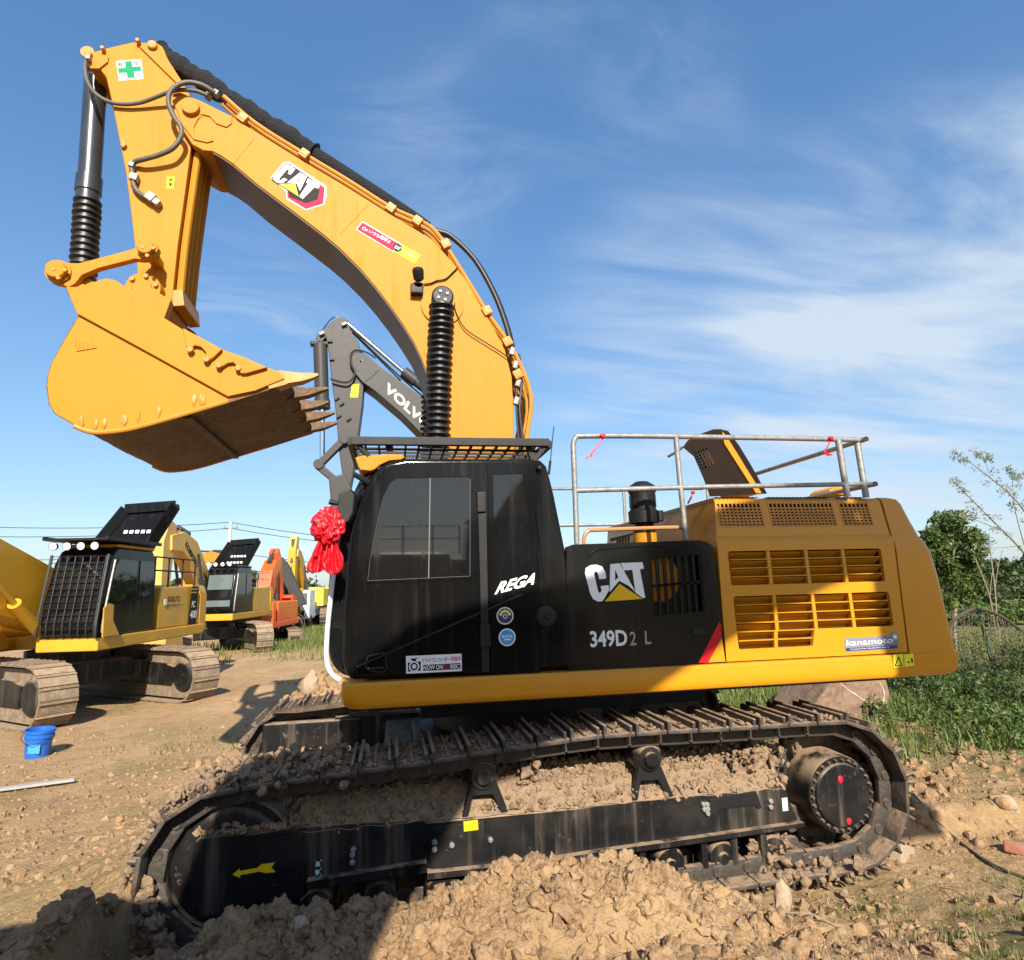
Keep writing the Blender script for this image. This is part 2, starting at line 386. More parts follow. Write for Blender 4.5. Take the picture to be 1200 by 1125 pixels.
def tag(o, label=None, cat=None, group=None, kind=None):
    if label: o['label'] = label
    if cat: o['category'] = cat
    if group: o['group'] = group
    if kind: o['kind'] = kind
    return o
def thing(name, label, cat, loc=(0, 0, 0), rz=0, group=None):
    o = bpy.data.objects.new(name, None); COL.objects.link(o); o.location = loc; o.rotation_euler = (0, 0, rz)
    o.empty_display_size = 0.2
    return tag(o, label, cat, group)
def mesh_np(name, verts, faces, m, parent=None, smooth=False):
    """fast mesh from arrays; faces is (n,3) or (n,4)"""
    me = bpy.data.meshes.new(name); verts = np.asarray(verts, np.float32); faces = np.asarray(faces, np.int32)
    k = faces.shape[1]; me.vertices.add(len(verts)); me.vertices.foreach_set('co', verts.ravel())
    me.loops.add(faces.size); me.loops.foreach_set('vertex_index', faces.ravel())
    me.polygons.add(len(faces)); me.polygons.foreach_set('loop_start', np.arange(0, faces.size, k, dtype=np.int32))
    me.polygons.foreach_set('loop_total', np.full(len(faces), k, np.int32))
    me.update(calc_edges=True); me.materials.append(m)
    if smooth: me.polygons.foreach_set('use_smooth', np.ones(len(faces), bool))
    return link(name, me, parent)

# words used on decals, turned into outlines once while the scene is empty
TEXTS = {}
def make_text(key, body, bold=0.0, shear=0.0, space=1.0):
    cu = bpy.data.curves.new('t', 'FONT'); cu.body = body; cu.offset = bold; cu.shear = shear; cu.space_character = space; cu.size = 1.0; cu.resolution_u = 3
    ob = bpy.data.objects.new('t', cu); COL.objects.link(ob); bpy.context.view_layer.update()
    dg = bpy.context.evaluated_depsgraph_get(); me = bpy.data.meshes.new_from_object(ob.evaluated_get(dg))
    n = len(me.vertices); co = np.zeros(n * 3, np.float32); me.vertices.foreach_get('co', co); co = co.reshape(-1, 3)
    if n:   # normalise: lower-left at 0, height 1, remember width
        mn = co.min(0); mxx = co.max(0); h = max(mxx[1] - mn[1], 1e-5); co[:, 0] = (co[:, 0] - mn[0]) / (mxx[0] - mn[0]); co[:, 1] = (co[:, 1] - mn[1]) / h
        me.vertices.foreach_set('co', co.ravel())
    TEXTS[key] = me; bpy.data.objects.remove(ob)
for key, body, bold, sh in [('349D', '349D', 0.025, 0), ('2L', '2  L', 0.012, 0), ('REGA', 'REGA', 0.035, 0.35), ('NOWON', 'NOW ON', 0.02, 0), ('REC', 'REC', 0.02, 0),
                            ('jp1', 'ドライブレコーダー', 0.012, 0), ('jp2', '録画中', 0.012, 0), ('kan', 'kanamoto', 0.02, 0), ('kan2', 'Construction Equipment Rental', 0.01, 0),
                            ('PC', 'PC', 0.03, 0.1), ('400', '400', 0.03, 0.1), ('SOKUTO', 'SOKUTO', 0.03, 0), ('VOLVO', 'VOLVO', 0.03, 0), ('ZX', 'ZX-6', 0.02, 0), ('KOM', 'KOMATSU', 0.03, 0),
                            ('an', '安', 0.02, 0), ('zen', '全', 0.02, 0), ('dai', '第', 0.03, 0), ('cati', 'Cat いつも現場と', 0.012, 0), ('cat', 'CAT', 0.03, 0), ('ex', '!', 0.02, 0), ('pw', 'ずっと共に', 0.01, 0)]:
    make_text(key, body, bold, sh)

# ------------------------------------------------------------------ noise and terrain
_rs = np.random.RandomState(5); _T = _rs.rand(256, 256)
def vn(x, y):
    xi = np.floor(x).astype(int); yi = np.floor(y).astype(int); fx = x - xi; fy = y - yi
    fx = fx * fx * fx * (fx * (fx * 6 - 15) + 10); fy = fy * fy * fy * (fy * (fy * 6 - 15) + 10)
    g = lambda a, b: _T[a & 255, b & 255]
    return (g(xi, yi) * (1 - fx) + g(xi + 1, yi) * fx) * (1 - fy) + (g(xi, yi + 1) * (1 - fx) + g(xi + 1, yi + 1) * fx) * fy
def fbm(x, y, o=4, gain=0.5):
    s = 0; a = 1; t = 0
    for i in range(o):
        s = s + a * vn(x + 17.3 * i, y - 9.1 * i); t += a; a *= gain; x, y = x * 2.03 + y * 0.3, y * 2.03 - x * 0.3
    return s / t
def sst(a, b, x):
    t = np.clip((x - a) / (b - a), 0, 1); return t * t * (3 - 2 * t)
def H(x, y):
    x = np.asarray(x, float); y = np.asarray(y, float)
    far = sst(6, 40, np.hypot(x, y))
    z = 0.10 * (fbm(x * 0.35, y * 0.35, 3) - 0.5) + far * 0.5 * (fbm(x * 0.05, y * 0.05, 3) - 0.5)
    z = z - 0.02
    # ground the photographer stands on
    fr = sst(-1.9, -3.5, y) * np.interp(x, [-6, -3.2, -2.3, -1.6, 0, 1.5, 4, 8], [0.15, 0.24, 0.36, 0.48, 0.50, 0.36, 0.30, 0.1])
    m = np.interp(x, [-4.5, -3.0, -2.5, -2.1, -1.9, -1.4, -1.0, -0.5, -0.1, 0.25, 0.7, 1.1, 1.6, 2.5], [0.14, 0.24, 0.30, 0.38, 0.48, 0.42, 0.43, 0.57, 0.55, 0.50, 0.36, 0.20, 0.10, 0.04])
    rg = m * np.where(y > -2.42, sst(-1.72, -2.30, y), np.exp(-((y + 2.42) / 0.62) ** 2))
    z = np.maximum(z + fr, z * 0.5 + rg) + 0.25 * np.minimum(fr, rg)
    # soil pushed up between and in front of the tracks
    B = np.interp(x, [-7, -5, -3.6, -3.0, -2.7, -2.3, -1.9, -1.5, -1.1, -0.7], [0, 0.10, 0.30, 0.46, 0.62, 0.86, 0.97, 0.97, 0.62, 0.2])
    fo = sst(-2.50, -2.86, x); ylo = -1.02 - 2.6 * fo
    B = B * sst(ylo - 0.12 - fo, ylo + 0.10 + fo, y) * (1 - 0.52 * sst(-0.7, 0.9, y)) * (1 - sst(1.4, 3.5, y))
    B = B * (1 - 0.45 * fo * sst(-0.9, -1.9, y))
    z = z + B + 1.05 * np.exp(-((x + 1.7) / 1.1) ** 2 - ((y - 2.55) / 0.65) ** 2) + 0.30 * np.exp(-((x + 3.6) / 1.2) ** 2 - ((y - 8.5) / 1.0) ** 2) - 0.45 * np.exp(-((x + 6.8) / 5) ** 2 - ((y - 27) / 3.6) ** 2)
    # clods and crumbs
    near = 1 - sst(5, 16, np.hypot(x + 0.5, y + 1.5))
    c = np.abs(fbm(x * 3.1 + 7, y * 3.1, 4, 0.55) - 0.5) * 2
    mound = np.clip(rg * 1.7, 0, 1)
    z = z + near * (0.02 + 0.11 * mound) * (0.6 - c) * 1.3 + near * 0.034 * (fbm(x * 11, y * 11, 3) - 0.5) + near * (0.006 + 0.016 * mound) * (fbm(x * 24, y * 24, 2) - 0.5) + (1 - near) * 0.10 * (fbm(x * 1.1, y * 1.1, 3) - 0.5)
    return z
def Hs(x, y): return float(H(np.array([x]), np.array([y]))[0])
def axis_pts(lo, hi, step, growth, far):
    a = list(np.arange(lo, hi + step / 2, step)); d = step; p = a[-1]
    while p < far: d *= growth; p += d; a.append(p)
    d = step; p = a[0]; b = []
    while p > -far: d *= growth; p -= d; b.append(p)
    return np.array(b[::-1] + a)
gx = axis_pts(-4.4, 4.4, 0.026, 1.07, 900); gy = axis_pts(-3.9, 0.3, 0.024, 1.06, 900)
GX, GY = np.meshgrid(gx, gy, indexing='ij'); GZ = H(GX, GY)
nx, ny = GX.shape; idx = np.arange(nx * ny).reshape(nx, ny)
gf = np.stack([idx[:-1, :-1], idx[1:, :-1], idx[1:, 1:], idx[:-1, 1:]], -1).reshape(-1, 4)
def grassiness(x, y):
    n = fbm(x * 0.9 + 3, y * 0.9, 4)
    g = sst(0.55, 0.70, n) * 0.35
    g = np.maximum(g, sst(3.0, 6.5, x + 0.25 * y) * sst(0.35, 0.6, n + 0.15 * sst(5, 9, x)) * 0.95)
    g = np.maximum(g, sst(8.5, 14, x + 0.15 * y))
    g = np.maximum(g, sst(16, 24, y) * sst(-9, -4, x + 0.2 * (y - 20)) * 0.9)
    g = np.maximum(g, sst(35, 70, np.hypot(x, y)))
    g = np.maximum(g, sst(0.45, 0.62, n) * sst(0.4, 1.4, x) * (1 - sst(2.2, 3.4, x)) * sst(-1.8, -2.3, y) * 0.8)
    return g
def ground_material():
    m = bpy.data.materials.new('bare_soil'); m.use_nodes = True; nt = m.node_tree; b = nt.nodes['Principled BSDF']
    g = N(nt, 'ShaderNodeNewGeometry')
    def noise(s, d=8, r=0.62, sc=(1, 1, 1)):
        mp = N(nt, 'ShaderNodeMapping'); mp.inputs['Scale'].default_value = sc; nt.links.new(g.outputs['Position'], mp.inputs['Vector'])
        z = N(nt, 'ShaderNodeTexNoise'); nt.links.new(mp.outputs[0], z.inputs['Vector']); z.inputs['Scale'].default_value = s; z.inputs['Detail'].default_value = d; z.inputs['Roughness'].default_value = r
        return z.outputs['Fac']
    def mixc(a, fac, c):
        mx = N(nt, 'ShaderNodeMix', data_type='RGBA'); nt.links.new(fac, mx.inputs[0])
        if isinstance(a, tuple): mx.inputs[6].default_value = (*a, 1)
        else: nt.links.new(a, mx.inputs[6])
        mx.inputs[7].default_value = (*c, 1); return mx.outputs[2]
    def rmp(f, lo, hi, to=1.0):
        r = N(nt, 'ShaderNodeMapRange', interpolation_type='SMOOTHSTEP'); nt.links.new(f, r.inputs['Value'])
        r.inputs['From Min'].default_value = lo; r.inputs['From Max'].default_value = hi; r.inputs['To Max'].default_value = to; return r.outputs['Result']
    c = mixc((0.44, 0.283, 0.140), rmp(noise(0.9), 0.40, 0.66), (0.52, 0.345, 0.185))
    c = mixc(c, rmp(noise(3.7), 0.48, 0.70, 0.7), (0.31, 0.19, 0.105))
    c = mixc(c, rmp(noise(17, 10, 0.7), 0.50, 0.68, 0.7), (0.53, 0.39, 0.25))
    c = mixc(c, rmp(noise(40, 6, 0.7), 0.54, 0.70, 0.7), (0.20, 0.13, 0.080))
    at = N(nt, 'ShaderNodeAttribute'); at.attribute_name = 'grassy'
    gr = mixc((0.085, 0.115, 0.028), rmp(noise(1.7), 0.4, 0.65), (0.15, 0.165, 0.050))
    gf_ = math_node(nt, 'MULTIPLY', at.outputs['Fac'], rmp(noise(9, 8, 0.7), 0.30, 0.56))
    mx = N(nt, 'ShaderNodeMix', data_type='RGBA'); nt.links.new(gf_, mx.inputs[0]); nt.links.new(c, mx.inputs[6]); nt.links.new(gr, mx.inputs[7])
    nt.links.new(mx.outputs[2], b.inputs['Base Color']); b.inputs['Roughness'].default_value = 0.93; b.inputs['Specular IOR Level'].default_value = 0.2
    h = math_node(nt, 'ADD', math_node(nt, 'MULTIPLY', noise(9, 10, 0.68), 0.6), math_node(nt, 'MULTIPLY', noise(38, 8, 0.7), 0.35))
    bn = N(nt, 'ShaderNodeBump'); bn.inputs['Strength'].default_value = 0.9; bn.inputs['Distance'].default_value = 0.11
    nt.links.new(h, bn.inputs['Height']); nt.links.new(bn.outputs[0], b.inputs['Normal'])
    return m
SOIL = ground_material()
ground = mesh_np('ground', np.stack([GX, GY, GZ], -1).reshape(-1, 3), gf, SOIL, smooth=True)
tag(ground, 'bare brown soil with tracks and grassy patches running to the field', kind='structure')
ga = ground.data.attributes.new('grassy', 'FLOAT', 'POINT'); ga.data.foreach_set('value', grassiness(GX, GY).ravel().astype(np.float32))
# ================================================================== the big yellow excavator in front
EX = thing('excavator', 'large yellow and black crawler excavator with raised curved boom in the middle', 'excavator')
def xz(p): return (p.x, p.z)
# ---- boom: hollow-box look, side plates at y = -0.33 and 0.33
BY = -0.33
boom_px = [(203, 112), (213, 109), (237, 119), (272, 136), (285, 145), (356, 189), (407, 219), (458, 251), (506, 280), (528, 304), (547, 329), (563, 357), (582, 390), (592, 410), (600, 442), (602, 480), (602, 520), (600, 570), (588, 600),
           (560, 612), (532, 600), (519, 560), (516, 515), (512, 475), (501, 439), (494, 420), (485, 401), (472, 380), (456, 357), (440, 336), (421, 314), (398, 291), (378, 274), (340, 245), (300, 215), (273, 192), (260, 183), (249, 177), (238, 176), (225, 169), (214, 152), (203, 130)]
MBm = MB(); MBm.py(PL(boom_px, BY), -BY and BY, 0.33, bev=0.012, seg=2)
boom = MBm.build('boom', YEL, EX)
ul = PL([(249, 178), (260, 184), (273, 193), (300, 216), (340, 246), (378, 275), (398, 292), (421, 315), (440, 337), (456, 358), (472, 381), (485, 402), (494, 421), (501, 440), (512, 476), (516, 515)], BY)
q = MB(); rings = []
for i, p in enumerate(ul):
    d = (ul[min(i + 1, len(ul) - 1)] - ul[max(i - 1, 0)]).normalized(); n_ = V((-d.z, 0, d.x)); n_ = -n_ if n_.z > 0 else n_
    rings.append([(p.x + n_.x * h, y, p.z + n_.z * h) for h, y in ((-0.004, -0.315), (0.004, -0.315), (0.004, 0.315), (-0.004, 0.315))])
q.loft(rings).build('underside_shade_sheet', mat('underside_shade_brown', (0.16, 0.10, 0.065), 0.55, spec=0.35, var=[(3, 0.6, (0.17, 0.095, 0.045)), (9, 0.4, (0.09, 0.058, 0.038))]), boom)  # added thin sheet; the boom's underside shade is painted into its brown
# nose doubler plates and pin
m = MB()
m.py(PL([(610, 262), (640, 255), (740, 297), (870, 362), (868, 392), (845, 408), (800, 392), (770, 360), (735, 352), (720, 372), (700, 410), (705, 440), (780, 445), (788, 468), (760, 476), (700, 462), (655, 405), (625, 330), (606, 295)], BY - 0.012, k1), BY - 0.014, BY + 0.004, bev=0.006)
m.build('nose_plate', YEL, boom)
m = MB(); c = pix(*k1(693, 333), BY); m.lathe((c.x, -0.385, c.z), (0, 1, 0), [(0, 0.075), (0.01, 0.08), (0.05, 0.08), (0.05, 0.115), (0.07, 0.115)], 28)
m.build('boom_pin', YEL, boom)
# weld seam lines on the boom side
m = MB()
for a, b in [((330, 500), (415, 395)), ((770, 812 - 20), (888, 668))]:
    p, q = pix(*k8(*a), BY - 0.002), pix(*k8(*b), BY - 0.002); m.bar(p, q, 0.004, 0.006)
m.each('weld_seam', YEL, boom)
# steel pipes that run along the top of the boom
pipe_px = [(262, 113), (300, 145), (357, 181), (407, 211), (456, 242), (488, 257), (510, 271), (535, 308), (570, 365), (602, 412), (622, 464), (617, 514), (616, 560)]
for off, Yp, r in [((0, 0), -0.30, 0.022), ((-3, 4), -0.24, 0.020), ((1, -3), -0.17, 0.022), ((2, 1), -0.05, 0.020), ((2, 1), 0.06, 0.020), ((1, -3), 0.18, 0.022), ((0, 0), 0.28, 0.022)]:
    # all pipes share the near pipe's side shape
    pts = [pix(x + off[0], y + off[1], -0.30) for x, y in pipe_px]
    mm = MB(); mm.tube([(p.x, Yp, p.z) for p in pts], r, 8, 4); mm.build('hydraulic_pipe', YEL_W, boom)
for (x, y) in [(285, 141), (357, 183), (458, 246), (489, 261), (522, 288), (570, 366), (594, 402), (606, 440)]:
    p = pix(x, y, -0.3); mm = MB(); mm.box((p.x, -0.05, p.z), (0.07, 0.62, 0.05), Matrix.Rotation(math.radians(35 if x < 510 else 62), 3, 'Y'), bev=0.008)
    mm.box((p.x, -0.33, p.z), (0.09, 0.05, 0.09), Matrix.Rotation(math.radians(35 if x < 510 else 62), 3, 'Y'), bev=0.01); mm.build('pipe_clamp', YEL_W, boom)
# black hoses bowing off the boom back
for dy, sh in [(-0.12, 0), (-0.05, 3)]:
    mm = MB(); pts = [pix(x + sh, y - sh * 0.6, -0.12) for x, y in [(505, 270), (517, 272), (530, 278), (556, 304), (577, 340), (590, 372), (598, 400), (604, 432)]]
    mm.tube([(p.x, dy, p.z) for p in pts], 0.026, 10, 4); mm.build('boom_hose', RUB, boom)
for pts, r in [([(608, 415), (611, 450), (609, 480), (613, 520), (613, 560)], 0.014), ([(600, 405), (607, 430), (605, 470), (608, 520)], 0.011)]:
    mm = MB(); mm.tube(PL(pts, -0.30), r, 6, 4); mm.build('boom_hose', RUB, boom)
mm = MB()
for (x, y) in [(600, 412), (604, 428), (607, 449), (605, 470)]:
    p = pix(x, y, -0.31); mm.box(p, (0.05, 0.05, 0.08), Matrix.Rotation(0.3, 3, 'Y'), bev=0.01)
mm.each('hose_fitting', GALV, boom)
# work lamp with its wire
p = pix(491, 323, -0.42)
lamp = MB().lathe(p + V((0.0, 0.0, -0.06)), (-0.12, -0.55, 0.82), [(0, 0.025), (0.02, 0.05), (0.10, 0.056), (0.125, 0.045), (0.135, 0.02)], 18).box(p + V((0, 0.06, -0.09)), (0.09, 0.10, 0.05), bev=0.01).build('work_lamp', BLK_M, boom)
MB().box((p.x - 0.02, -0.37, p.z - 0.12), (0.12, 0.08, 0.10), bev=0.012).build('lamp_bracket', BLK_M, lamp)
MB().tube(PL([(497, 333), (505, 332), (512, 329), (522, 327), (530, 320), (536, 314)], -0.345), 0.007, 6, 4).build('lamp_wire', DBLK, boom)
MB().tube(PL([(533, 355), (534, 365), (545, 385), (570, 402), (586, 412), (598, 421)], -0.36), 0.0055, 6, 5).each('boom_wire', DBLK, boom)
# boss ring of the boom cylinder pin
c = pix(518, 358, BY); MB().lathe((c.x, BY - 0.018, c.z), (0, 1, 0), [(0, 0.20), (0.004, 0.205), (0.03, 0.205)], 40).build('cylinder_boss', YEL, boom)

# ---- letters C A T as outlines in unit squares
LC = [(0.345, 0.40), (0.343, 0.25), (0.30, 0.09), (0.21, 0.035), (0.10, 0.045), (0.022, 0.12), (0.0, 0.25), (0.05, 0.78), (0.09, 0.93), (0.17, 1.0), (0.245, 0.985), (0.375, 0.70), (0.368, 0.58), (0.235, 0.60), (0.248, 0.72), (0.21, 0.78), (0.185, 0.74), (0.15, 0.27), (0.175, 0.21), (0.215, 0.25), (0.226, 0.42)]
LA = [(0.435, 0.03), (0.60, 0.01), (0.815, 0.79), (0.70, 0.60), (0.555, 0.475), (0.375, 0.81)]
LAH = [(0.51, 0.18), (0.545, 0.38), (0.49, 0.45)]
LT = [(0.62, 0.005), (0.99, -0.005), (0.998, 0.17), (0.93, 0.18), (0.965, 0.94), (0.885, 0.94), (0.81, 0.79), (0.80, 0.195), (0.655, 0.20)]
LTRI = [(0.555, 0.55), (0.91, 0.965), (0.275, 1.0)]
def cat_word(o, u, v, n, d=0.006):
    """white letters, black counter and yellow triangle on a plane; o top-left, u across, v down, n outward"""
    o, u, v, n = V(o), V(u), V(v), V(n)
    P = lambda l, h: [o + u * a + v * b + n * h for a, b in l]
    w = MB()
    for l in (LC, LA, LT): w.plate(P(l, 0), [], n * 0.003)
    k = MB().plate(P(LAH, 0.0045), [], n * 0.0012).plate(P([(0.555, 0.475), (0.955, 0.985), (0.215, 1.03)], 0.0036), [], n * 0.0012)
    t = MB().plate(P(LTRI, 0.0055), [], n * 0.0012)
    return w, k, t
# badge on the boom: black tablet, crimson hexagon, letters
def B(l, h): return [pix(*kd(*p), BY) + V((0, -h, 0)) for p in l]
MB().plate(B([(205, 345), (385, 125), (470, 120), (985, 455), (1000, 580), (960, 720), (700, 800), (425, 640), (425, 540)], 0.001), [], (0, -0.002, 0)).build('badge_border', WHT, boom)
MB().plate(B([(440, 540), (440, 620), (700, 782), (945, 705), (968, 490), (900, 430), (430, 480)], 0.0035), [], (0, -0.002, 0)).build('badge_hexagon', PINK, boom)
MB().plate(B([(450, 530), (470, 610), (705, 705), (870, 645), (895, 520), (850, 400), (440, 440)], 0.006), [], (0, -0.0015, 0)).plate(B([(218, 350), (235, 385), (640, 650), (660, 645), (905, 455), (880, 430), (480, 150), (430, 140), (395, 152)], 0.0062), [], (0, -0.0015, 0)).build('badge_tablet', DBLK, boom)
def K(l, h, kf, Y): return [pix(*kf(*p), Y) + V((0, -h, 0)) for p in l]
w = MB()
for l in ([(555, 225), (500, 180), (440, 155), (400, 170), (240, 345), (240, 370), (300, 418), (345, 415), (380, 418), (445, 375), (400, 350), (345, 385), (320, 372), (440, 230), (470, 245), (450, 290), (490, 305)],
          [(620, 275), (720, 335), (700, 365), (620, 530), (575, 430), (440, 415)],
          [(735, 355), (905, 455), (870, 500), (825, 480), (660, 645), (610, 610), (730, 430), (705, 415)]):
    w.plate(K(l, 0.0082, kd, BY), [], (0, -0.0015, 0))
w.build('badge_lettering', WHT, boom)
MB().plate(K([(320, 432), (555, 432), (600, 610)], 0.0085, kd, BY), [], (0, -0.0015, 0)).build('badge_triangle', YDEC, boom)
MB().plate(K([(600, 375), (612, 405), (570, 400)], 0.0102, kd, BY), [], (0, -0.001, 0)).build('badge_counter', DBLK, boom)
kq = crop(410, 250, 13.333)
MB().plate(K([(195, 125), (800, 480), (680, 605), (90, 255)], 0.001, kq, BY), [], (0, -0.002, 0)).build('sticker_border', WHT, boom)
MB().plate(K([(198, 145), (770, 480), (668, 588), (112, 252)], 0.0034, kq, BY), [], (0, -0.0015, 0)).build('crimson_sticker', PINK, boom)
MB().plate(K([(800, 478), (1105, 650), (1015, 790), (690, 605)], 0.0014, kq, BY), [], (0, -0.0015, 0)).build('lemon_sticker', LEMON, boom)
c = pix(*kq(745, 540), BY); MB().lathe((c.x, BY - 0.0065, c.z), (0, 1, 0), [(0, 0.042), (0.006, 0.042)], 28).build('sticker_disc', DBLK, boom)
def text_on(key, kf, bl, br, tl, Y, h, m, parent, name='lettering'):
    a, b, c = (pix(*(kf(*q) if kf else q), Y) for q in (bl, br, tl))
    return MB().text(key, a + V((0, -h, 0)), b - a, c - a).build(name, m, parent)
text_on('cati', kq, (180, 250), (620, 480), (215, 200), BY, 0.0055, WHT, boom)
text_on('cat', kq, (690, 545), (770, 590), (720, 500), BY, 0.0085, WHT, boom)
text_on('pw', kq, (825, 610), (1005, 700), (845, 575), BY, 0.0035, NAVY, boom)

# ---- stick
SY = -0.26
stick_px = [(101, 72), (103, 65), (108, 61), (125, 56), (155, 49), (184, 50), (190, 54), (193, 60), (196, 68), (213, 95), (222, 110), (227, 138), (224, 171), (216, 231), (208, 290), (203, 338), (201, 352), (198, 364), (190, 373), (178, 374), (166, 366), (160, 350), (161, 333), (160, 307), (154, 255), (147, 200), (139, 160), (131, 120), (124, 90), (116, 80), (105, 80)]
stick = MB().py(PL(stick_px, SY), SY, 0.26, bev=0.014).build('stick', YEL, EX)
MB().py(PL([(101, 70), (112, 61), (127, 66), (126, 72), (116, 80), (106, 80)], SY - 0.02), SY - 0.02, SY + 0.003, bev=0.005).py(PL([(163, 54), (184, 51), (192, 58), (195, 67), (213, 95), (209, 99)], SY - 0.02), SY - 0.02, SY + 0.003, bev=0.005).each('stick_doubler', YEL, stick)
m = MB()
for (x, y, r) in [(106, 67, 0.03), (180, 56, 0.045), (163, 51, 0.02), (122, 60, 0.02)]:
    c = pix(x, y, SY); m.lathe((c.x, SY - 0.05, c.z), (0, 1, 0), [(0, r * 0.8), (0.008, r), (0.05, r)], 18)
m.each('stick_pin', YEL_W, stick)
# ribs (pipes) down the stick front face
for i, yy in enumerate((-0.20, -0.09, 0.03, 0.15)):
    a = [pix(x, y, SY) for x, y in [(225, 176), (217, 231), (209, 290), (204, 338)]]
    MB().tube([(p.x + 0.035, yy, p.z) for p in a], 0.034, 8, 2).build('stick_pipe', YEL, stick)
a, b = pix(203, 340, SY), pix(201, 356, SY)
MB().box(((a.x + b.x) / 2 + 0.04, 0.0, (a.z + b.z) / 2), (0.10, 0.50, 0.16), Matrix.Rotation(-0.15, 3, 'Y'), bev=0.01).build('stick_stop', YEL_W, stick)
# bucket pin flange with bolts
c = pix(173, 345, SY); fl = MB().lathe((c.x, -0.40, c.z), (0, 1, 0), [(0, 0.075), (0.008, 0.08), (0.02, 0.08), (0.02, 0.145), (0.032, 0.15), (0.14, 0.15)], 36).build('bucket_pin', YEL, stick)
m = MB()
for i in range(6):
    t = i * math.pi / 3 + 0.3; m.lathe((c.x + 0.115 * math.cos(t), -0.405, c.z + 0.115 * math.sin(t)), (0, 1, 0), [(0, 0.02), (0.03, 0.024)], 8)
m.each('pin_bolt', YEL_W, fl)
# green-cross safety sticker
kg = crop(120, 60, 20.0)
MB().plate(K([(320, 235), (910, 195), (965, 655), (390, 695)], 0.001, kg, SY), [], (0, -0.0015, 0)).build('safety_sticker', WHT, stick)
MB().plate(K([(530, 240), (690, 235), (710, 370), (905, 358), (918, 465), (742, 480), (760, 625), (590, 640), (568, 510), (380, 520), (365, 405), (545, 395)], 0.0028, kg, SY), [], (0, -0.0012, 0)).build('green_cross', GRN, stick)
for kk, q in (('an', [(365, 375), (500, 370), (355, 265)]), ('zen', [(735, 340), (865, 330), (725, 225)]), ('dai', [(430, 645), (560, 640), (415, 545)])):
    text_on(kk, kg, *q, SY, 0.003, DBLK, stick)
MB().plate(K([(785, 550), (925, 540), (930, 560), (790, 572)], 0.003, kg, SY), [], (0, -0.001, 0)).build('small_print', GRYD, stick)
MB().plate(K([(585, 627), (618, 627), (612, 680), (580, 678)], 0.001, k1, SY), [], (0, -0.0015, 0)).build('warning_sticker', LEMON, stick)
MB().plate(K([(590, 645), (603, 632), (608, 645)], 0.0027, k1, SY), [], (0, -0.001, 0)).plate(K([(592, 655), (606, 655), (604, 670), (596, 668)], 0.0027, k1, SY), [], (0, -0.001, 0)).build('warning_mark', DBLK, stick)
MB().py(PL([(388, 455), (400, 470), (411, 495), (398, 508), (385, 500)], SY, k1), SY - 0.035, SY, bev=0.008).build('lifting_lug', YEL_W, stick)
# hoses looping from the boom to the stick
MB().tube([pix(*k1(x, y), Y) for x, y, Y in [(795, 258, -0.36), (740, 225, -0.40), (680, 212, -0.42), (630, 225, -0.43), (595, 260, -0.43), (592, 310, -0.42), (615, 365, -0.41), (645, 410, -0.40), (645, 450, -0.39), (610, 500, -0.38), (550, 530, -0.36), (480, 550, -0.34), (442, 562, -0.31), (430, 585, -0.30), (432, 620, -0.30), (440, 670, -0.30), (470, 705, -0.30), (510, 720, -0.31)]], 0.023, 10, 4).build('loop_hose', HOSE, stick)
MB().tube([pix(*k1(x, y), Y) for x, y, Y in [(760, 270, -0.36), (720, 252, -0.38), (660, 245, -0.38), (600, 252, -0.37), (540, 275, -0.34), (470, 300, -0.31), (400, 308, -0.30), (330, 298, -0.30), (270, 262, -0.30), (235, 210, -0.27), (224, 150, -0.24), (230, 108, -0.2)]], 0.019, 10, 4).build('loop_hose', HOSE, stick)
m = MB()
for (x, y, s, rot) in [(430, 578, 0.05, 0.2), (440, 632, 0.07, 0.2), (512, 718, 0.08, 0.6), (540, 742, 0.06, 0.6), (240, 110, 0.045, 0), (800, 262, 0.05, .5), (765, 275, 0.05, .5)]:
    p = pix(*k1(x, y), -0.30); m.box(p, (s, 0.07, s), Matrix.Rotation(rot, 3, 'Y'), bev=0.008)
m.each('hose_fitting', GALV, stick)

# ---- stick cylinder under its black net, on the boom back
nm = MB(); a = [pix(x, y, 0.0) for x, y in [(186, 60), (207, 76), (240, 96), (285, 127), (330, 155), (368, 180)]]
nm.tube(a, lambda t: 0.098 + 0.009 * math.sin(t * 83) + 0.010 * math.sin(t * 31 + 1), 14, 10)
sc_ = nm.build('stick_cylinder', NET, EX)
MB().tube([pix(x, y, 0.0) for x, y in [(366, 179), (420, 214), (475, 250), (500, 268)]], 0.075, 12, 4).build('cylinder_barrel', NET, sc_)
# ---- bucket cylinder: barrel, gland, rubber boot
p0, p1, p2, p3 = pix(113, 82, 0), pix(104, 222, 0), pix(103, 233, 0), pix(97, 330, 0)
bc = MB().lathe(p0, p1 - p0, [(0, 0.06), (0.05, 0.098), ((p1 - p0).length, 0.098)], 26).build('bucket_cylinder', CYL, EX)
MB().lathe(p1 + (p0 - p1).normalized() * 0.12, p2 - p1, [(0, 0.112), (0.16, 0.112), (0.17, 0.10), (0.27, 0.10)], 26, 0).build('cylinder_gland', CYL, bc)
MB().bellows(p2, p3, 0.118, 13, 22, 0.22).build('rubber_boot', RUB, bc)
MB().cyl(p0 + V((0, -0.2, 0.02)), p0 + V((0, 0.2, 0.02)), 0.06).build('cylinder_pin', YEL_W, bc)
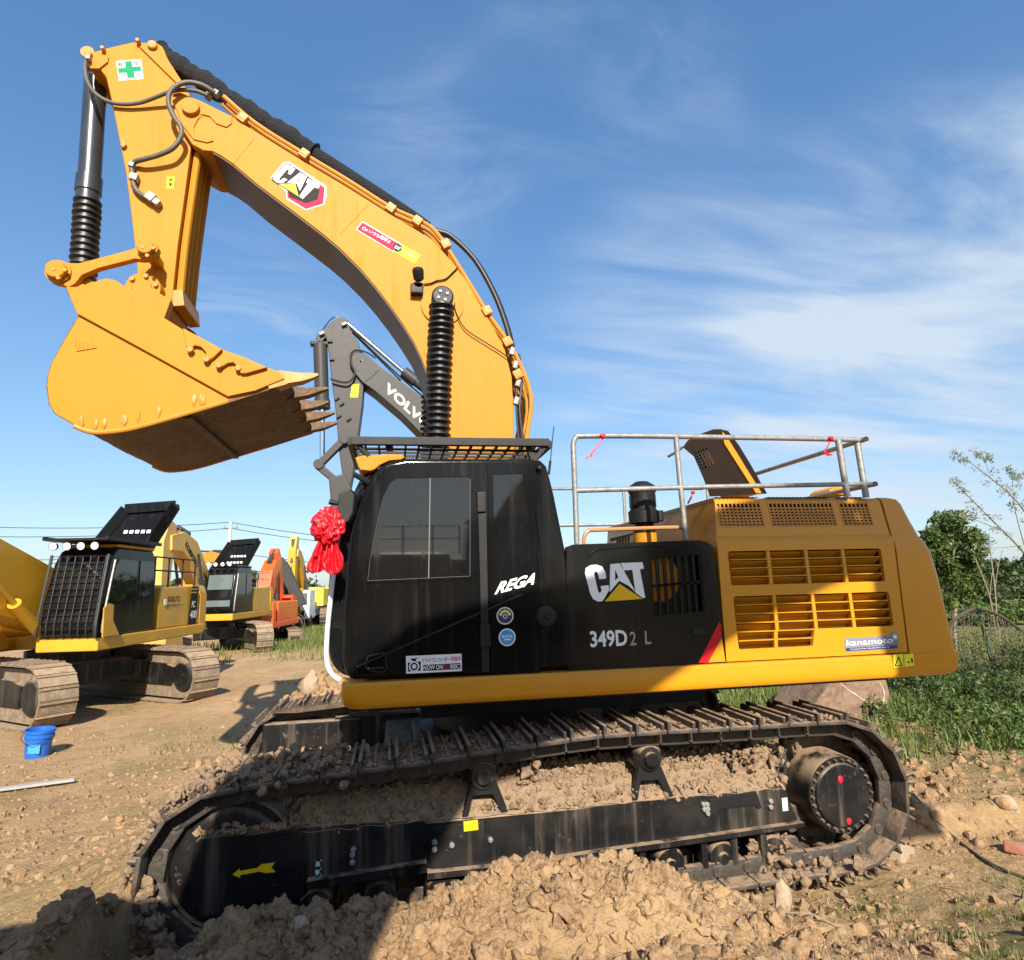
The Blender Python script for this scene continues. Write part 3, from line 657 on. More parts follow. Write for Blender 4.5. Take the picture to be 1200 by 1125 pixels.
# ---- boom cylinders in ribbed rubber boots
for s in (-1, 1):
    a, b = pix(518, 352, -0.62), pix(511, 560, -0.62); a.y = b.y = 0.62 * s
    q = MB().bellows(a + (b - a) * 0.02, b, 0.118, 27, 24, 0.34).build('boom_cylinder', RUB, EX)
    MB().lathe(a + V((0, -0.10 if s < 0 else -0.02, 0)), (0, 1, 0), [(0, 0.085), (0.012, 0.10), (0.12, 0.10)], 26).build('pin_cap', BLK_M, q)
    if s < 0:
        mm = MB()
        for i in range(4):
            t = i * math.pi / 2 + 0.5; mm.lathe((a.x + 0.045 * math.cos(t), a.y - 0.112, a.z + 0.045 * math.sin(t)), (0, 1, 0), [(0, 0.013), (0.02, 0.016)], 8)
        mm.each('cap_bolt', GALV, q)
    MB().cyl((a.x, min(0.33, a.y) if s > 0 else -0.62, a.z), (a.x, 0.62 if s > 0 else -0.33, a.z), 0.06).build('cylinder_pin', BLK_M, q)
# ---- bucket links
link_px = [(72, 307), (66, 306), (59, 311), (56, 320), (58, 329), (65, 332), (72, 333), (80, 337), (88, 332), (96, 322), (115, 314), (158, 303), (166, 304), (176, 303), (184, 299), (186, 291), (182, 284), (174, 282), (164, 284), (157, 291), (120, 301), (92, 308), (85, 308)]
for s in (-1, 1):
    y0, y1 = (-0.50, -0.43) if s < 0 else (0.43, 0.50)
    q = MB().py(PL(link_px, -0.5), y0, y1, bev=0.010).build('bucket_link', YEL, EX)
    mm = MB()
    for (x, y, r) in [(69, 319, 0.100), (173, 293, 0.085)]:
        c = pix(x, y, -0.5); mm.lathe((c.x, -0.57 if s < 0 else 0.48, c.z), (0, 1, 0), [(0, r * 0.72), (0.01, r * 0.8), (0.05, r * 0.8), (0.05, r), (0.09, r)], 30)
    mm.each('link_boss', YEL, q)
    if s < 0:
        mm = MB()
        for (x, y) in [(69, 319), (173, 293)]:
            c = pix(x, y, -0.57)
            for i in range(3):
                t = i * 2.094 + 0.5; mm.lathe((c.x + 0.05 * math.cos(t), -0.575, c.z + 0.05 * math.sin(t)), (0, 1, 0), [(0, 0.016), (0.02, 0.02)], 8)
        mm.each('link_bolt', YEL_W, q)
c = pix(69, 319, -0.5); c2 = pix(173, 293, -0.5)
MB().cyl((c.x, -0.45, c.z), (c.x, 0.45, c.z), 0.06).cyl((c2.x, -0.45, c2.z), (c2.x, 0.45, c2.z), 0.055).each('link_pin', YEL_W, EX)

# ---- bucket: 1.7 m wide, side plates, curled shell, lip, five teeth
QY = -0.85
bside_px = [(79, 338), (92, 338), (99, 334), (105, 338), (110, 333), (118, 330), (126, 328), (133, 329), (140, 332), (147, 337), (160, 350), (170, 358), (182, 367), (200, 378), (216, 388), (238, 399), (262, 411), (290, 421), (314, 432), (328, 437), (335, 446), (325, 453), (268, 470), (217, 484), (160, 500), (128, 505), (106, 505), (87, 498), (64, 485), (57, 473), (54, 451), (56, 437), (60, 425), (72, 403), (92, 369)]
bucket = MB().py(PL(bside_px, QY), QY, QY + 0.05, bev=0.012).build('bucket', YEL, EX)
MB().py(PL(bside_px, QY), 0.80, 0.85, bev=0.012).build('side_plate', YEL, bucket)
# heavier upper side bar, proud of the lower plate
ubar_px = [(79, 338), (92, 338), (99, 334), (105, 338), (110, 333), (118, 330), (126, 328), (133, 329), (140, 332), (147, 337), (160, 350), (170, 358), (182, 367), (200, 378), (216, 388), (238, 399), (262, 411), (290, 421), (314, 432), (328, 437), (334, 445), (300, 459), (268, 466), (180, 417), (92, 369)]
MB().py(PL(ubar_px, QY), QY - 0.030, QY + 0.004, bev=0.008).build('side_bar', YEL, bucket)
MB().py(PL(ubar_px, QY), 0.846, 0.88, bev=0.008).build('side_bar', YEL, bucket)
shell = PL([(92, 369), (72, 403), (60, 425), (56, 437), (54, 451), (57, 473), (64, 485), (87, 499), (106, 506), (128, 506), (160, 501), (217, 485), (268, 471), (325, 454), (336, 447)], QY)
inner = []
cen = pix(170, 430, QY)
for p in shell: d = (V((cen.x, 0, cen.z)) - V((p.x, 0, p.z))).normalized(); inner.append(V((p.x + d.x * 0.05, QY, p.z + d.z * 0.05)))
def strip(o, i, y0, y1):
    q = MB(); tb = bmesh.new(); n = len(o); ny = 14
    vo = [[tb.verts.new((p.x, y0 + (y1 - y0) * j / ny, p.z + 0.012 * mnoise.noise(V((p.x * 3, j * 0.9, 1))))) for j in range(ny + 1)] for p in o]
    vi = [[tb.verts.new((p.x, y0 + (y1 - y0) * j / ny, p.z)) for j in range(ny + 1)] for p in i]
    for a in range(n - 1):
        for j in range(ny):
            tb.faces.new((vo[a][j], vo[a + 1][j], vo[a + 1][j + 1], vo[a][j + 1])); tb.faces.new((vi[a][j], vi[a][j + 1], vi[a + 1][j + 1], vi[a + 1][j]))
    for j in range(ny):
        tb.faces.new((vo[0][j], vo[0][j + 1], vi[0][j + 1], vi[0][j])); tb.faces.new((vo[-1][j], vi[-1][j], vi[-1][j + 1], vo[-1][j + 1]))
    for a in range(n - 1):
        tb.faces.new((vo[a][0], vi[a][0], vi[a + 1][0], vo[a + 1][0])); tb.faces.new((vo[a][ny], vo[a + 1][ny], vi[a + 1][ny], vi[a][ny]))
    bmesh.ops.recalc_face_normals(tb, faces=tb.faces[:]); q._merge(tb); return q
WORN = mat('worn_muddy_bucket_steel', (0.12, 0.070, 0.040), 0.7, var=[(3, 0.8, (0.20, 0.125, 0.07)), (12, 0.7, (0.07, 0.045, 0.03)), (25, 0.5, (0.34, 0.17, 0.05))], bump=(14, 0.8, 0.03), rvar=0.2)
strip(shell, inner, QY + 0.002, 0.848).build('bucket_shell', WORN, bucket)
# wear strips and the joint of the floor plate
mm = MB()
a = pix(217, 486, QY); mm.bar((a.x, -0.8, a.z - 0.012), (a.x, 0.8, a.z - 0.012), 0.07, 0.022, bev=0.004)
mm.build('wear_strip', WORN, bucket)
for yy in (-0.845, 0.80):
    mm = MB(); mm.tube([V((p.x, yy, p.z)) for p in PL([(87, 499), (106, 506), (128, 506), (160, 501), (217, 485), (268, 470)], QY)], 0.02, 8, 3); mm.build('heel_bar', YEL_W, bucket)
mm = MB()
for i, (x, y) in enumerate([(96, 494), (112, 497), (122, 496), (146, 492), (162, 488), (186, 482), (235, 466), (238, 470), (228, 470)]):
    p = pix(x, y, QY); mm.lump((p.x, QY - 0.004, p.z), (0.022, 0.012, 0.05), i, 1, 0.4)
mm.each('paint_scrape', YEL_W, bucket)
# side cutters
for l in ([(555, 335), (700, 413), (672, 440), (652, 455), (640, 448), (640, 425), (622, 405), (600, 400), (580, 412), (566, 402)],
          [(704, 418), (866, 480), (790, 502), (768, 503), (758, 480), (740, 462), (720, 465), (700, 478), (686, 470), (690, 445)]):
    q = MB().py(PL(l, QY - 0.03, k2), QY - 0.066, QY - 0.026, bev=0.008).build('side_cutter', YEL, bucket)
    mm = MB()
    for i in ((5, 8) if False else (4, 8)):
        c = pix(*k2(*l[i]), QY - 0.05); mm.lathe((c.x, QY - 0.08, c.z), (0, 1, 0), [(0, 0.022), (0.02, 0.028)], 12)
    mm.each('cutter_bolt', YEL_W, q)
# lip and teeth
LB, LTp = pix(328, 444, QY), pix(376, 434, QY)
du = V((LTp.x - LB.x, 0, LTp.z - LB.z)); LN = du.length; du.normalize(); dn = V((-du.z, 0, du.x))
MB().bar((LB.x - 0.02, QY, LB.z), (LB.x - 0.02, 0.85, LB.z), 0.16, 0.055, bev=0.012, up=dn).build('lip', WORN, bucket)
for i in range(5):
    yy = -0.80 + i * 0.40; o = V((LB.x, yy, LB.z)); h = 0.075; jit = random.uniform(-0.04, 0.02)
    mm = MB()
    sec = [(-0.10, 0.068, 0.070), (0.03, 0.066, 0.062), (0.06, 0.060, 0.052), (0.16, 0.055, 0.036), (LN * 0.76, 0.044 + jit * 0.3, 0.022), (LN * 1.02 + jit, 0.028, 0.007)]
    mm.loft([[o + du * t + V((0, s1 * w, 0)) + dn * (s2 * hh - (0.02 if t > 0.1 else 0)) for s1, s2 in ((-1, -1), (1, -1), (1, 1), (-1, 1))] for t, w, hh in sec])
    mm.build('bucket_tooth', YEL_W if i == 0 else WORN, bucket, ang=25)
# bucket ears (the hinge plates inside)
for yy in (-0.42, 0.30):
    MB().py(PL([(70, 320), (84, 312), (110, 330), (150, 340), (175, 335), (200, 352), (190, 380), (150, 372), (92, 372), (80, 345)], -0.42), yy, yy + 0.10, bev=0.01).build('hinge_plate', YEL, bucket)
mm = MB()
for l in ([(152, 372), (158, 415), (232, 402)],):
    ps = PL(l, QY - 0.004, k2); mm.tube(ps, 0.004, 6, 1)
for x in (165, 180, 195, 212): mm.bar(pix(*k2(x, 380), QY - 0.003), pix(*k2(x + 3, 405), QY - 0.003), 0.006, 0.006)
mm.build('casting_mark', YEL, bucket)

# ================================================================== upper body
# side beam (yellow skirt) with rounded nose and lower edge
m = MB(); xs = [pix(400, 800, -1.57).x, pix(1069, 768, -1.57).x]; zt, zb = 1.592, 1.408
prof = [(-1.555, zt), (-1.57, zt - 0.02), (-1.575, zt - 0.08), (-1.57, zb + 0.05), (-1.545, zb + 0.012), (-1.50, zb), (-1.25, zb), (-1.25, zt)]
rings = []
for x, dz in [(xs[0] - 0.0, 0.055), (xs[0] + 0.02, 0.028), (xs[0] + 0.06, 0.008), (xs[0] + 0.12, 0), (0.5, 0), (xs[1], 0)]:
    rings.append([(x, y + (0.02 if x < xs[0] + 0.01 else 0), z + (dz if z < 1.5 else 0)) for y, z in prof])
beam = m.loft(rings).build('side_beam', YEL_B, EX, ang=30)
MB().py(PL([(877, 803), (921, 798), (924, 857), (880, 862)], -1.576, k6), -1.579, -1.576).py(PL([(926, 800), (968, 797), (972, 850), (928, 857)], -1.576, k6), -1.5785, -1.576).build('warning_sticker', LEMON, beam)
t_ = [pix(*k6(*q), -1.58) for q in ((902, 812), (886, 853), (918, 851))]
mm = MB()
for a, b in ((0, 1), (1, 2), (2, 0)): mm.bar(t_[a], t_[b], 0.004, 0.006)
mm.box(pix(*k6(963, 828), -1.5795), (0.012, 0.003, 0.035)).box(pix(*k6(948, 836), -1.5795), (0.022, 0.003, 0.008)).build('warning_mark', DBLK, beam)
far_beam = MB().box((0.8, 1.45, 1.5), (4.3, 0.2, 0.18), bev=0.02).build('side_beam', YEL_B, EX)
deck = MB().box((0.85, 0.0, 1.45), (4.3, 2.5, 0.2), bev=0.01).box((0.3, 0, 1.28), (2.4, 1.7, 0.16)).box((-1.1, 0.0, 1.75), (0.5, 0.75, 0.9), bev=0.02).build('deck_frame', BLK_M, EX)
MB().lathe((0, 0, 0.86), (0, 0, 1), [(0, 0.86), (0.12, 0.88), (0.14, 0.76), (0.36, 0.76)], 48).build('slew_ring', BLK_M, EX)
MB().box((-0.35, 1.05, 2.0), (1.9, 0.75, 0.85), bev=0.03).build('tool_box', YEL_B, EX)

# ---- cab
cab_px = [(412, 797), (405, 790), (400, 772), (401, 740), (402, 711), (405, 672), (409, 636), (414, 612), (422, 588), (429, 570), (437, 556), (446, 546), (455, 541), (476, 537), (540, 537), (600, 537), (622, 537), (634, 539), (641, 546), (645, 560), (650, 580), (654, 600), (659, 625), (663, 645), (666, 670), (668, 693), (669, 740), (669, 783)]
cab = MB().py(PL(cab_px, -1.5), -1.50, -0.48, bev=0.035, seg=4, ang=40).build('cab', BLK, EX)
# bulging front with windscreen
nose_px = [(404, 794), (388, 780), (381, 752), (382, 715), (387, 660), (396, 620), (408, 588), (424, 556), (440, 545), (455, 545), (455, 794)]
MB().py(PL(nose_px, -1.42), -1.42, -0.56, bev=0.05, seg=3).build('windscreen', GLS, cab)
MB().tube([pix(x, y, -1.44) for x, y in [(391, 672), (387, 705), (383.5, 740), (382.5, 768), (385, 783), (391, 792), (399, 797)]], 0.017, 8, 4).tube([pix(x, y, -1.44) + V((0.0, 0.85, 0)) for x, y in [(391, 672), (387, 705), (383.5, 740), (382.5, 768), (385, 783), (391, 792)]], 0.017, 8, 4).each('front_handrail', WPNT, cab)
# door: raised panel with window frame, hinges, crease
CY = -1.5
door_px = [(268, 948), (248, 925), (238, 880), (240, 800), (248, 700), (268, 470), (292, 360), (318, 280), (345, 212), (372, 170), (400, 152), (440, 146), (752, 148), (760, 160), (768, 600), (774, 955)]
d_ = PL(door_px, CY, k4)
win_o = PL([(285, 608), (295, 520), (312, 430), (330, 338), (352, 255), (378, 205), (405, 186), (705, 178), (716, 184), (712, 592)], CY, k4)
win_i = PL([(300, 598), (309, 520), (325, 432), (343, 343), (364, 265), (388, 217), (410, 200), (690, 194), (698, 200), (697, 580)], CY, k4)
door = MB().plate(d_, [win_o], (0, -0.016, 0)).build('door', BLK, cab)
MB().plate(win_o, [win_i], (0, -0.021, 0)).build('window_frame', BLK, door)
MB().plate(win_i, [], (0, -0.009, 0)).build('window', GLS, door)
mm = MB(); a, b = pix(*k4(543, 200), CY - 0.012), pix(*k4(537, 594), CY - 0.012); mm.bar(a, b, 0.007, 0.007)
for p, q in zip(win_i, win_i[1:] + win_i[:1]): mm.bar(p + V((0, -0.0105, 0)), q + V((0, -0.0105, 0)), 0.004, 0.004)
mm.build('window_seal', mat('worn_seal', (0.13, 0.13, 0.125), 0.5), door)
# lower door panel, groove and grab recess
MB().plate(PL([(278, 628), (722, 618), (726, 700), (712, 704), (300, 900), (262, 912), (262, 760)], CY - 0.016, k4), [], (0, -0.006, 0)).build('lower_panel', BLK, door)
mm = MB(); mm.bar(pix(*k4(256, 932), CY - 0.02), pix(*k4(900, 650), CY - 0.02), 0.012, 0.012); mm.build('crease_strip', BLK_M, door)
mm = MB(); rec = PL([(300, 890), (368, 875), (375, 940), (360, 952), (318, 948), (292, 935)], CY - 0.017, k4)
for p, q in zip(rec, rec[1:] + rec[:1]): mm.bar(p, q, 0.012, 0.012)
mm.bar(pix(*k4(300, 938), CY - 0.03), pix(*k4(362, 935), CY - 0.03), 0.02, 0.014, bev=0.004); mm.build('door_handle', BLK_M, door)
mm = MB().box(pix(*k4(303, 938), CY - 0.04), (0.012, 0.012, 0.012), bev=0.003); mm.build('door_lock', GALV, door)
for l in ([(724, 255), (758, 253), (760, 330), (726, 332)], [(736, 768), (775, 764), (778, 855), (738, 858)]):
    MB().py(PL(l, CY - 0.03, k4), CY - 0.042, CY, bev=0.006).each('door_hinge', BLK_M, door)
MB().py(PL([(728, 335), (760, 333), (766, 690), (770, 950), (742, 950), (736, 640)], CY, k4), CY - 0.022, CY, bev=0.004).build('door_post', BLK_M, door)
# rear quarter panel with its own window
q_o = PL([(766, 150), (905, 150), (922, 190), (940, 330), (955, 480), (962, 640), (965, 955), (780, 955)], CY, k4)
rw_o = PL([(776, 178), (905, 174), (918, 215), (935, 360), (958, 575), (955, 640), (800, 660), (786, 648), (780, 420)], CY, k4)
rw_i = PL([(786, 186), (900, 183), (910, 220), (927, 362), (948, 575), (946, 628), (804, 646), (795, 636), (790, 420)], CY, k4)
qp = MB().plate(q_o, [rw_o], (0, -0.014, 0)).build('quarter_panel', BLK, cab)
MB().plate(rw_o, [rw_i], (0, -0.017, 0)).build('window_frame', BLK, qp)
MB().plate(rw_i, [], (0, -0.008, 0)).build('quarter_window', GLS, qp)
text_on('REGA', k4, (790, 652), (942, 612), (800, 605), CY, 0.0200, WHT, qp)
for (x, y, ms) in [(832, 733, 'a'), (840, 816, 'b')]:
    c = pix(*k4(x, y), CY); yy = CY - 0.0145
    dd = MB().lathe((c.x, yy - 0.0015, c.z), (0, 1, 0), [(0, 0.062), (0.002, 0.062)], 40).build('round_sticker', WHT if ms == 'b' else mat('cream_decal', (0.72, 0.68, 0.50), 0.4), qp)
    mm = MB().lathe((c.x, yy - 0.003, c.z), (0, 1, 0), [(0, 0.053), (0.0014, 0.053)], 40).build('sticker_disc', NAVY if ms == 'a' else SKYB, dd)
    mm = MB()
    if ms == 'a':
        for i in range(5):
            t = math.radians(20 + 35 * i); mm.lathe((c.x + 0.034 * math.cos(t), yy - 0.0042, c.z + 0.034 * math.sin(t)), (0, 1, 0), [(0, 0.011), (0.001, 0.011)], 10)
        mm.lathe((c.x, yy - 0.0042, c.z - 0.004), (0, 1, 0), [(0, 0.017), (0.001, 0.017)], 16)
        mm.build('sticker_emblem', mat('pale_gold_decal', (0.74, 0.64, 0.30), 0.4), dd)
        mm = MB().lathe((c.x, yy - 0.0056, c.z - 0.004), (0, 1, 0), [(0, 0.010), (0.001, 0.010)], 14); mm.build('sticker_emblem', NAVY, dd)
    else:
        mm.box((c.x, yy - 0.0042, c.z + 0.006), (0.075, 0.001, 0.014)).box((c.x + 0.002, yy - 0.0042, c.z - 0.016), (0.05, 0.001, 0.009)); mm.build('sticker_emblem', WHT, dd)
        MB().box((c.x, yy - 0.0055, c.z + 0.006), (0.055, 0.001, 0.006)).build('sticker_emblem', SKYB, dd)
c = pix(*k4(992, 735), CY); MB().lathe((c.x, CY - 0.028, c.z), (0, 1, 0), [(0, 0.05), (0.01, 0.075), (0.03, 0.085)], 26).lathe((c.x + 0.01, CY - 0.04, c.z), (0, 1, 0), [(0, 0.02), (0.02, 0.03)], 14).build('fuel_cap', BLK_M, cab)
# drive-recorder sticker
kr = crop(465, 755, 14.118)
MB().plate(K([(150, 190), (1065, 150), (1070, 435), (155, 480)], 0.0225, kr, CY), [], (0, -0.002, 0)).build('recorder_sticker', WHT, door)
mm = MB().plate(K([(178, 300), (250, 290), (262, 270), (215, 235), (370, 215), (310, 240), (325, 280), (395, 280), (392, 430), (185, 445)], 0.0247, kr, CY), [], (0, -0.001, 0))
mm.plate(K([(430, 335), (760, 318), (762, 418), (432, 432)], 0.0247, kr, CY), [], (0, -0.001, 0)).plate(K([(872, 312), (1045, 303), (1047, 402), (874, 412)], 0.0247, kr, CY), [], (0, -0.001, 0)); mm.build('sticker_print', DBLK, door)
MB().plate(K([(762, 318), (870, 312), (872, 412), (764, 418)], 0.0247, kr, CY), [], (0, -0.001, 0)).build('sticker_print', mat('dark_red_decal', (0.16, 0.012, 0.02), 0.4), door)
c = pix(*kr(285, 360), CY); MB().lathe((c.x, CY - 0.0275, c.z), (0, 1, 0), [(0, 0.036), (0.001, 0.036)], 24).build('sticker_print', WHT, door)
MB().lathe((c.x, CY - 0.029, c.z), (0, 1, 0), [(0, 0.026), (0.001, 0.026)], 24).build('sticker_print', DBLK, door)
MB().lathe((c.x, CY - 0.0305, c.z), (0, 1, 0), [(0, 0.015), (0.001, 0.015)], 20).build('sticker_print', WHT, door)
text_on('NOWON', kr, (440, 420), (752, 402), (440, 345), CY, 0.0268, WHT, door); text_on('REC', kr, (885, 398), (1030, 390), (885, 325), CY, 0.0268, WHT, door)
text_on('jp1', kr, (425, 300), (875, 275), (425, 225), CY, 0.0258, DBLK, door); text_on('jp2', kr, (890, 280), (1055, 270), (890, 195), CY, 0.0258, RED, door)
# rear pillar ribs, top lamp, roof visor, roof guard, mirror, aerial
mm = MB()
for x0, x1 in ((985, 1035), (1000, 1060)): mm.tube([pix(*k4(x, y), CY + 0.005) for x, y in [(x0 - 50, 330), (x0 - 30, 480), (x0 - 15, 600)]], 0.010, 6, 3)
mm.each('pillar_rib', BLK, cab)
mm = MB(); p = pix(*k4(965, 160), CY - 0.02); mm.lathe(p, (0, -1, 0), [(0, 0.02), (0.02, 0.02), (0.03, 0.01)], 12).build('marker_lamp', BLK_M, cab)
visor = MB().py(PL([(250, 118), (285, 110), (400, 105), (440, 108), (446, 120), (430, 128), (385, 132), (350, 148), (328, 166), (310, 172), (270, 168), (262, 150)], -1.485, k4), -1.485, -0.62, bev=0.02).build('roof_visor', YEL, cab)
mm = MB(); zt = 3.285
for y in (-1.50, -0.50): mm.bar((-1.43, y, zt), (0.05, y, zt + 0.01), 0.05, 0.06, bev=0.004)
for x in (-1.43, 0.05): mm.bar((x, -1.5, zt), (x, -0.5, zt), 0.05, 0.06, bev=0.004)
for i in range(14): x = -1.33 + i * 0.098; mm.bar((x, -1.49, zt - 0.02), (x, -0.51, zt - 0.02), 0.014, 0.022)
for i in range(7): y = -1.38 + i * 0.13; mm.bar((-1.42, y, zt - 0.03), (0.04, y, zt - 0.03), 0.014, 0.02)
for x in (-1.12, -0.05):
    for y in (-1.44, -0.54): mm.bar((x, y, 3.12), (x - 0.05, y, zt), 0.05, 0.04)
mm.bar((-1.40, -1.48, zt), (-1.22, -1.44, 3.08), 0.05, 0.03); mm.bar((0.04, -1.48, zt), (-0.06, -1.46, 3.16), 0.05, 0.03)
mm.build('roof_guard', BLK_M, cab)
mir = MB().prism([pix(x, y, -1.62) for x, y in [(397, 577), (409, 572), (416, 580), (414, 600), (408, 612), (398, 613), (394, 600)]], (0.02, 0.07, 0), bev=0.012).build('mirror', BLK_M, cab)
MB().plate([pix(x, y, -1.545) + V((0.022, 0.0, 0)) for x, y in [(399, 580), (409, 576), (414, 583), (412, 600), (407, 609), (400, 609)]], [], (0.002, 0.003, 0)).build('mirror_glass', CHR, mir)
MB().tube([pix(415, 583, -1.56), pix(420, 575, -1.54), pix(425, 571, -1.5)], 0.014, 8, 3).tube([pix(415, 556, -1.5), pix(424, 561, -1.48), pix(432, 566, -1.46)], 0.02, 8, 3).lathe(pix(396, 590, -1.62), (-1, 0, 0.2), [(0, 0.015), (0.06, 0.02)], 10).each('mirror_arm', BLK_M, mir)
mm = MB().tube([pix(644, 553, -1.3), pix(646, 530, -1.3), pix(649, 500, -1.3)], 0.004, 6, 2).cyl(pix(643, 556, -1.3), pix(645, 540, -1.3), 0.010); mm.build('aerial', BLK_M, cab)

# ---- black side panel with lettering and slotted grille
PYY = -1.5
p_o = PL([(665, 790), (664, 641), (672, 638), (820, 633), (829, 635), (836, 641), (843, 700), (850, 777)], PYY)
gh = PL([(762, 655), (820, 650), (826, 716), (766, 722)], PYY)
sl = []
sp = MB().plate(p_o, [gh], (0, 0.05, 0)).build('side_panel', BLK, EX)
mm = MB().box((0.78, -1.0, 2.0), (1.15, 0.78, 0.85), bev=0.02); mm.build('pump_housing', BLK_M, sp)
mm = MB()
for i in range(8):
    t = (i) / 7; a = gh[0].lerp(gh[1], t); b = gh[3].lerp(gh[2], t); mm.bar(a + V((0, 0.015, 0)), b + V((0, 0.015, 0)), 0.026, 0.02, bev=0.004, up=(0, 1, 0))
mm.bar(gh[0].lerp(gh[3], 0.48) + V((0, 0.02, 0)), gh[1].lerp(gh[2], 0.48) + V((0, 0.02, 0)), 0.02, 0.03, up=(0, 1, 0)); mm.build('grille', BLK, sp)
p = gh[0].lerp(gh[2], 0.42); MB().lathe((p.x - 0.08, -1.43, p.z + 0.02), (0, 1, 0), [(0, 0.15), (0.02, 0.18), (0.035, 0.18)], 24).build('fan_cover', YEL, sp)
mm = MB(); mm.tube([pix(x, y, PYY - 0.006) for x, y in [(690, 652), (697, 646), (710, 643), (760, 640), (815, 638)]], 0.006, 6, 3); mm.build('panel_crease', BLK, sp)
o = pix(*k7(497, 82), PYY - 0.002); u = pix(*k7(774, 76), PYY - 0.002) - o; v = pix(*k7(515, 262), PYY - 0.002) - o; v.x = 0.018
w, kk, t = cat_word(o, u, v, (0, -1, 0)); w.build('lettering', SILV, sp); kk.build('lettering_outline', DBLK, sp); t.build('lettering_triangle', YDEC, sp)
text_on('349D', k7, (528, 476), (702, 468), (523, 398), PYY, 0.003, SILV, sp); text_on('2L', k7, (713, 466), (812, 458), (710, 402), PYY, 0.003, GRYD, sp)
MB().plate(PL([(1132, 352), (1140, 372), (1142, 425), (1078, 546), (1034, 546)], PYY - 0.002, k7), [], (0, -0.002, 0)).build('red_stripe', RED, sp)
MB().plate(PL([(1143, 428), (1160, 541), (1080, 545)], PYY - 0.002, k7), [], (0, -0.002, 0)).build('yellow_corner', YEL_B, sp)
mm = MB(); mm.box(pix(*k7(1035, 400), PYY - 0.004), (0.085, 0.01, 0.05), bev=0.004).bar(pix(*k7(1000, 405), PYY - 0.012), pix(*k7(1072, 402), PYY - 0.012), 0.012, 0.012); mm.build('panel_latch', BLK_M, sp)
mm = MB().tube([pix(x, y, -1.35) for x, y in [(684, 640), (685, 628), (690, 622), (700, 621), (795, 618), (801, 621), (803, 634)]], 0.016, 8, 4); mm.build('grab_rail', COP, EX)
MB().box((0.78, 0.0, 2.46), (1.2, 2.6, 0.06), bev=0.01).build('catwalk', BLK_M, EX)

# ---- engine hood
hx0, hx1 = 1.392, 2.99
zS, zT, yS, yT = 2.515, 2.885, -1.5, -1.40
louv = []
def rr(l, Y, k): return PL(l, Y, k)
h1 = rr([(127, 340), (135, 333), (812, 320), (822, 328), (842, 462), (836, 471), (150, 490), (143, 482)], yS, k6)
h2 = rr([(152, 546), (160, 538), (848, 516), (858, 524), (881, 664), (874, 674), (520, 686), (514, 757), (508, 765), (186, 781), (177, 773)], yS, k6)
side_o = [V((hx0, yS, 1.60)), V((hx0, yS, zS)), V((hx1, yS, zS)), V((hx1, yS, 1.60))]
hood = MB().plate(side_o, [h1, h2], (0, 0.035, 0)).build('engine_hood', YEL_B, EX)
# shoulder, sloped upper part with three mesh windows, top, front
def slope(x, t): return V((x, yS + 0.035 + (yT - yS - 0.035) * t, zS + 0.045 + (zT - 0.03 - zS - 0.045) * t))
mx = [(1.455, 1.85), (1.925, 2.515), (2.585, 2.86)]
up_o = [slope(hx0 + 0.02, 0), slope(hx0 + 0.06, 1), slope(hx1, 1), slope(hx1, 0)]
up_h = [[slope(a, 0.28), slope(a, 0.92), slope(b, 0.92), slope(b, 0.28)] for a, b in mx]
nrm = (slope(1, 1) - slope(1, 0)).cross(V((1, 0, 0))).normalized()
MB().plate(up_o, up_h, -nrm * 0.02 if nrm.y < 0 else nrm * 0.02).build('upper_cover', YEL_B, hood)
mm = MB().loft([[(x, yS, zS), (x, yS + 0.012, zS + 0.028), (x, yS + 0.035, zS + 0.045), (x, yS + 0.08, zS + 0.03), (x, yS + 0.04, zS)] for x in (hx0, hx1)])
mm.loft([[(x, slope(0, 1).y, slope(0, 1).z), (x, yT + 0.02, zT - 0.008), (x, yT + 0.06, zT), (x, 1.3, zT), (x, 1.3, zT - 0.03), (x, yT + 0.06, zT - 0.03)] for x in (hx0 + 0.06, hx1)])
mm.build('hood_top', YEL_B, hood)
# front wall with rounded near corner
fr = []
for t in (0, 1): pass
MB().loft([[(hx0 + 0.02 + 0.03, yS + 0.04, 1.6), (hx0 + 0.05, 1.3, 1.6), (hx0 + 0.09, 1.3, 1.6), (hx0 + 0.09, yS + 0.06, 1.6)], [(hx0 + 0.03, yS + 0.04, zS), (hx0 + 0.04, 1.3, zS), (hx0 + 0.09, 1.3, zS), (hx0 + 0.09, yS + 0.06, zS)], [(hx0 + 0.062, yT + 0.0, zT - 0.03), (hx0 + 0.075, 1.28, zT - 0.012), (hx0 + 0.12, 1.28, zT - 0.02), (hx0 + 0.12, yT + 0.04, zT - 0.03)]]).build('hood_front', YEL_B, hood)
mm = MB()
for j, (y0, y1) in enumerate([(0.55, 0.95)]):
    for i in range(5): mm.box((hx0 + 0.055, y0 + i * 0.09, 2.66), (0.01, 0.05, 0.14))
mm.build('hood_vent', DBLK, hood)
MB().box((2.2, 0.0, 2.15), (1.5, 2.35, 1.2)).build('inner_light_block', mat('dark_inner_block', (0.035, 0.032, 0.028), 0.7, bump=(60, 0.5, 0.01)), hood)  # dark inner box added to block light behind the louvers
mm = MB()   # wire grilles of the mesh windows and slots over the top edge
for a, b in mx:
    n = int(round((b - a) / 0.037))
    for i in range(n + 1):
        x = a + (b - a) * i / n; mm.bar(slope(x, 0.28), slope(x, 0.98), 0.013, 0.008, up=nrm)
    for j in range(7):
        t = 0.28 + j * 0.085; mm.bar(slope(a, t), slope(b, t), 0.012, 0.008, up=nrm)
mm.build('mesh_grille', YEL_W, hood)
mm = MB()
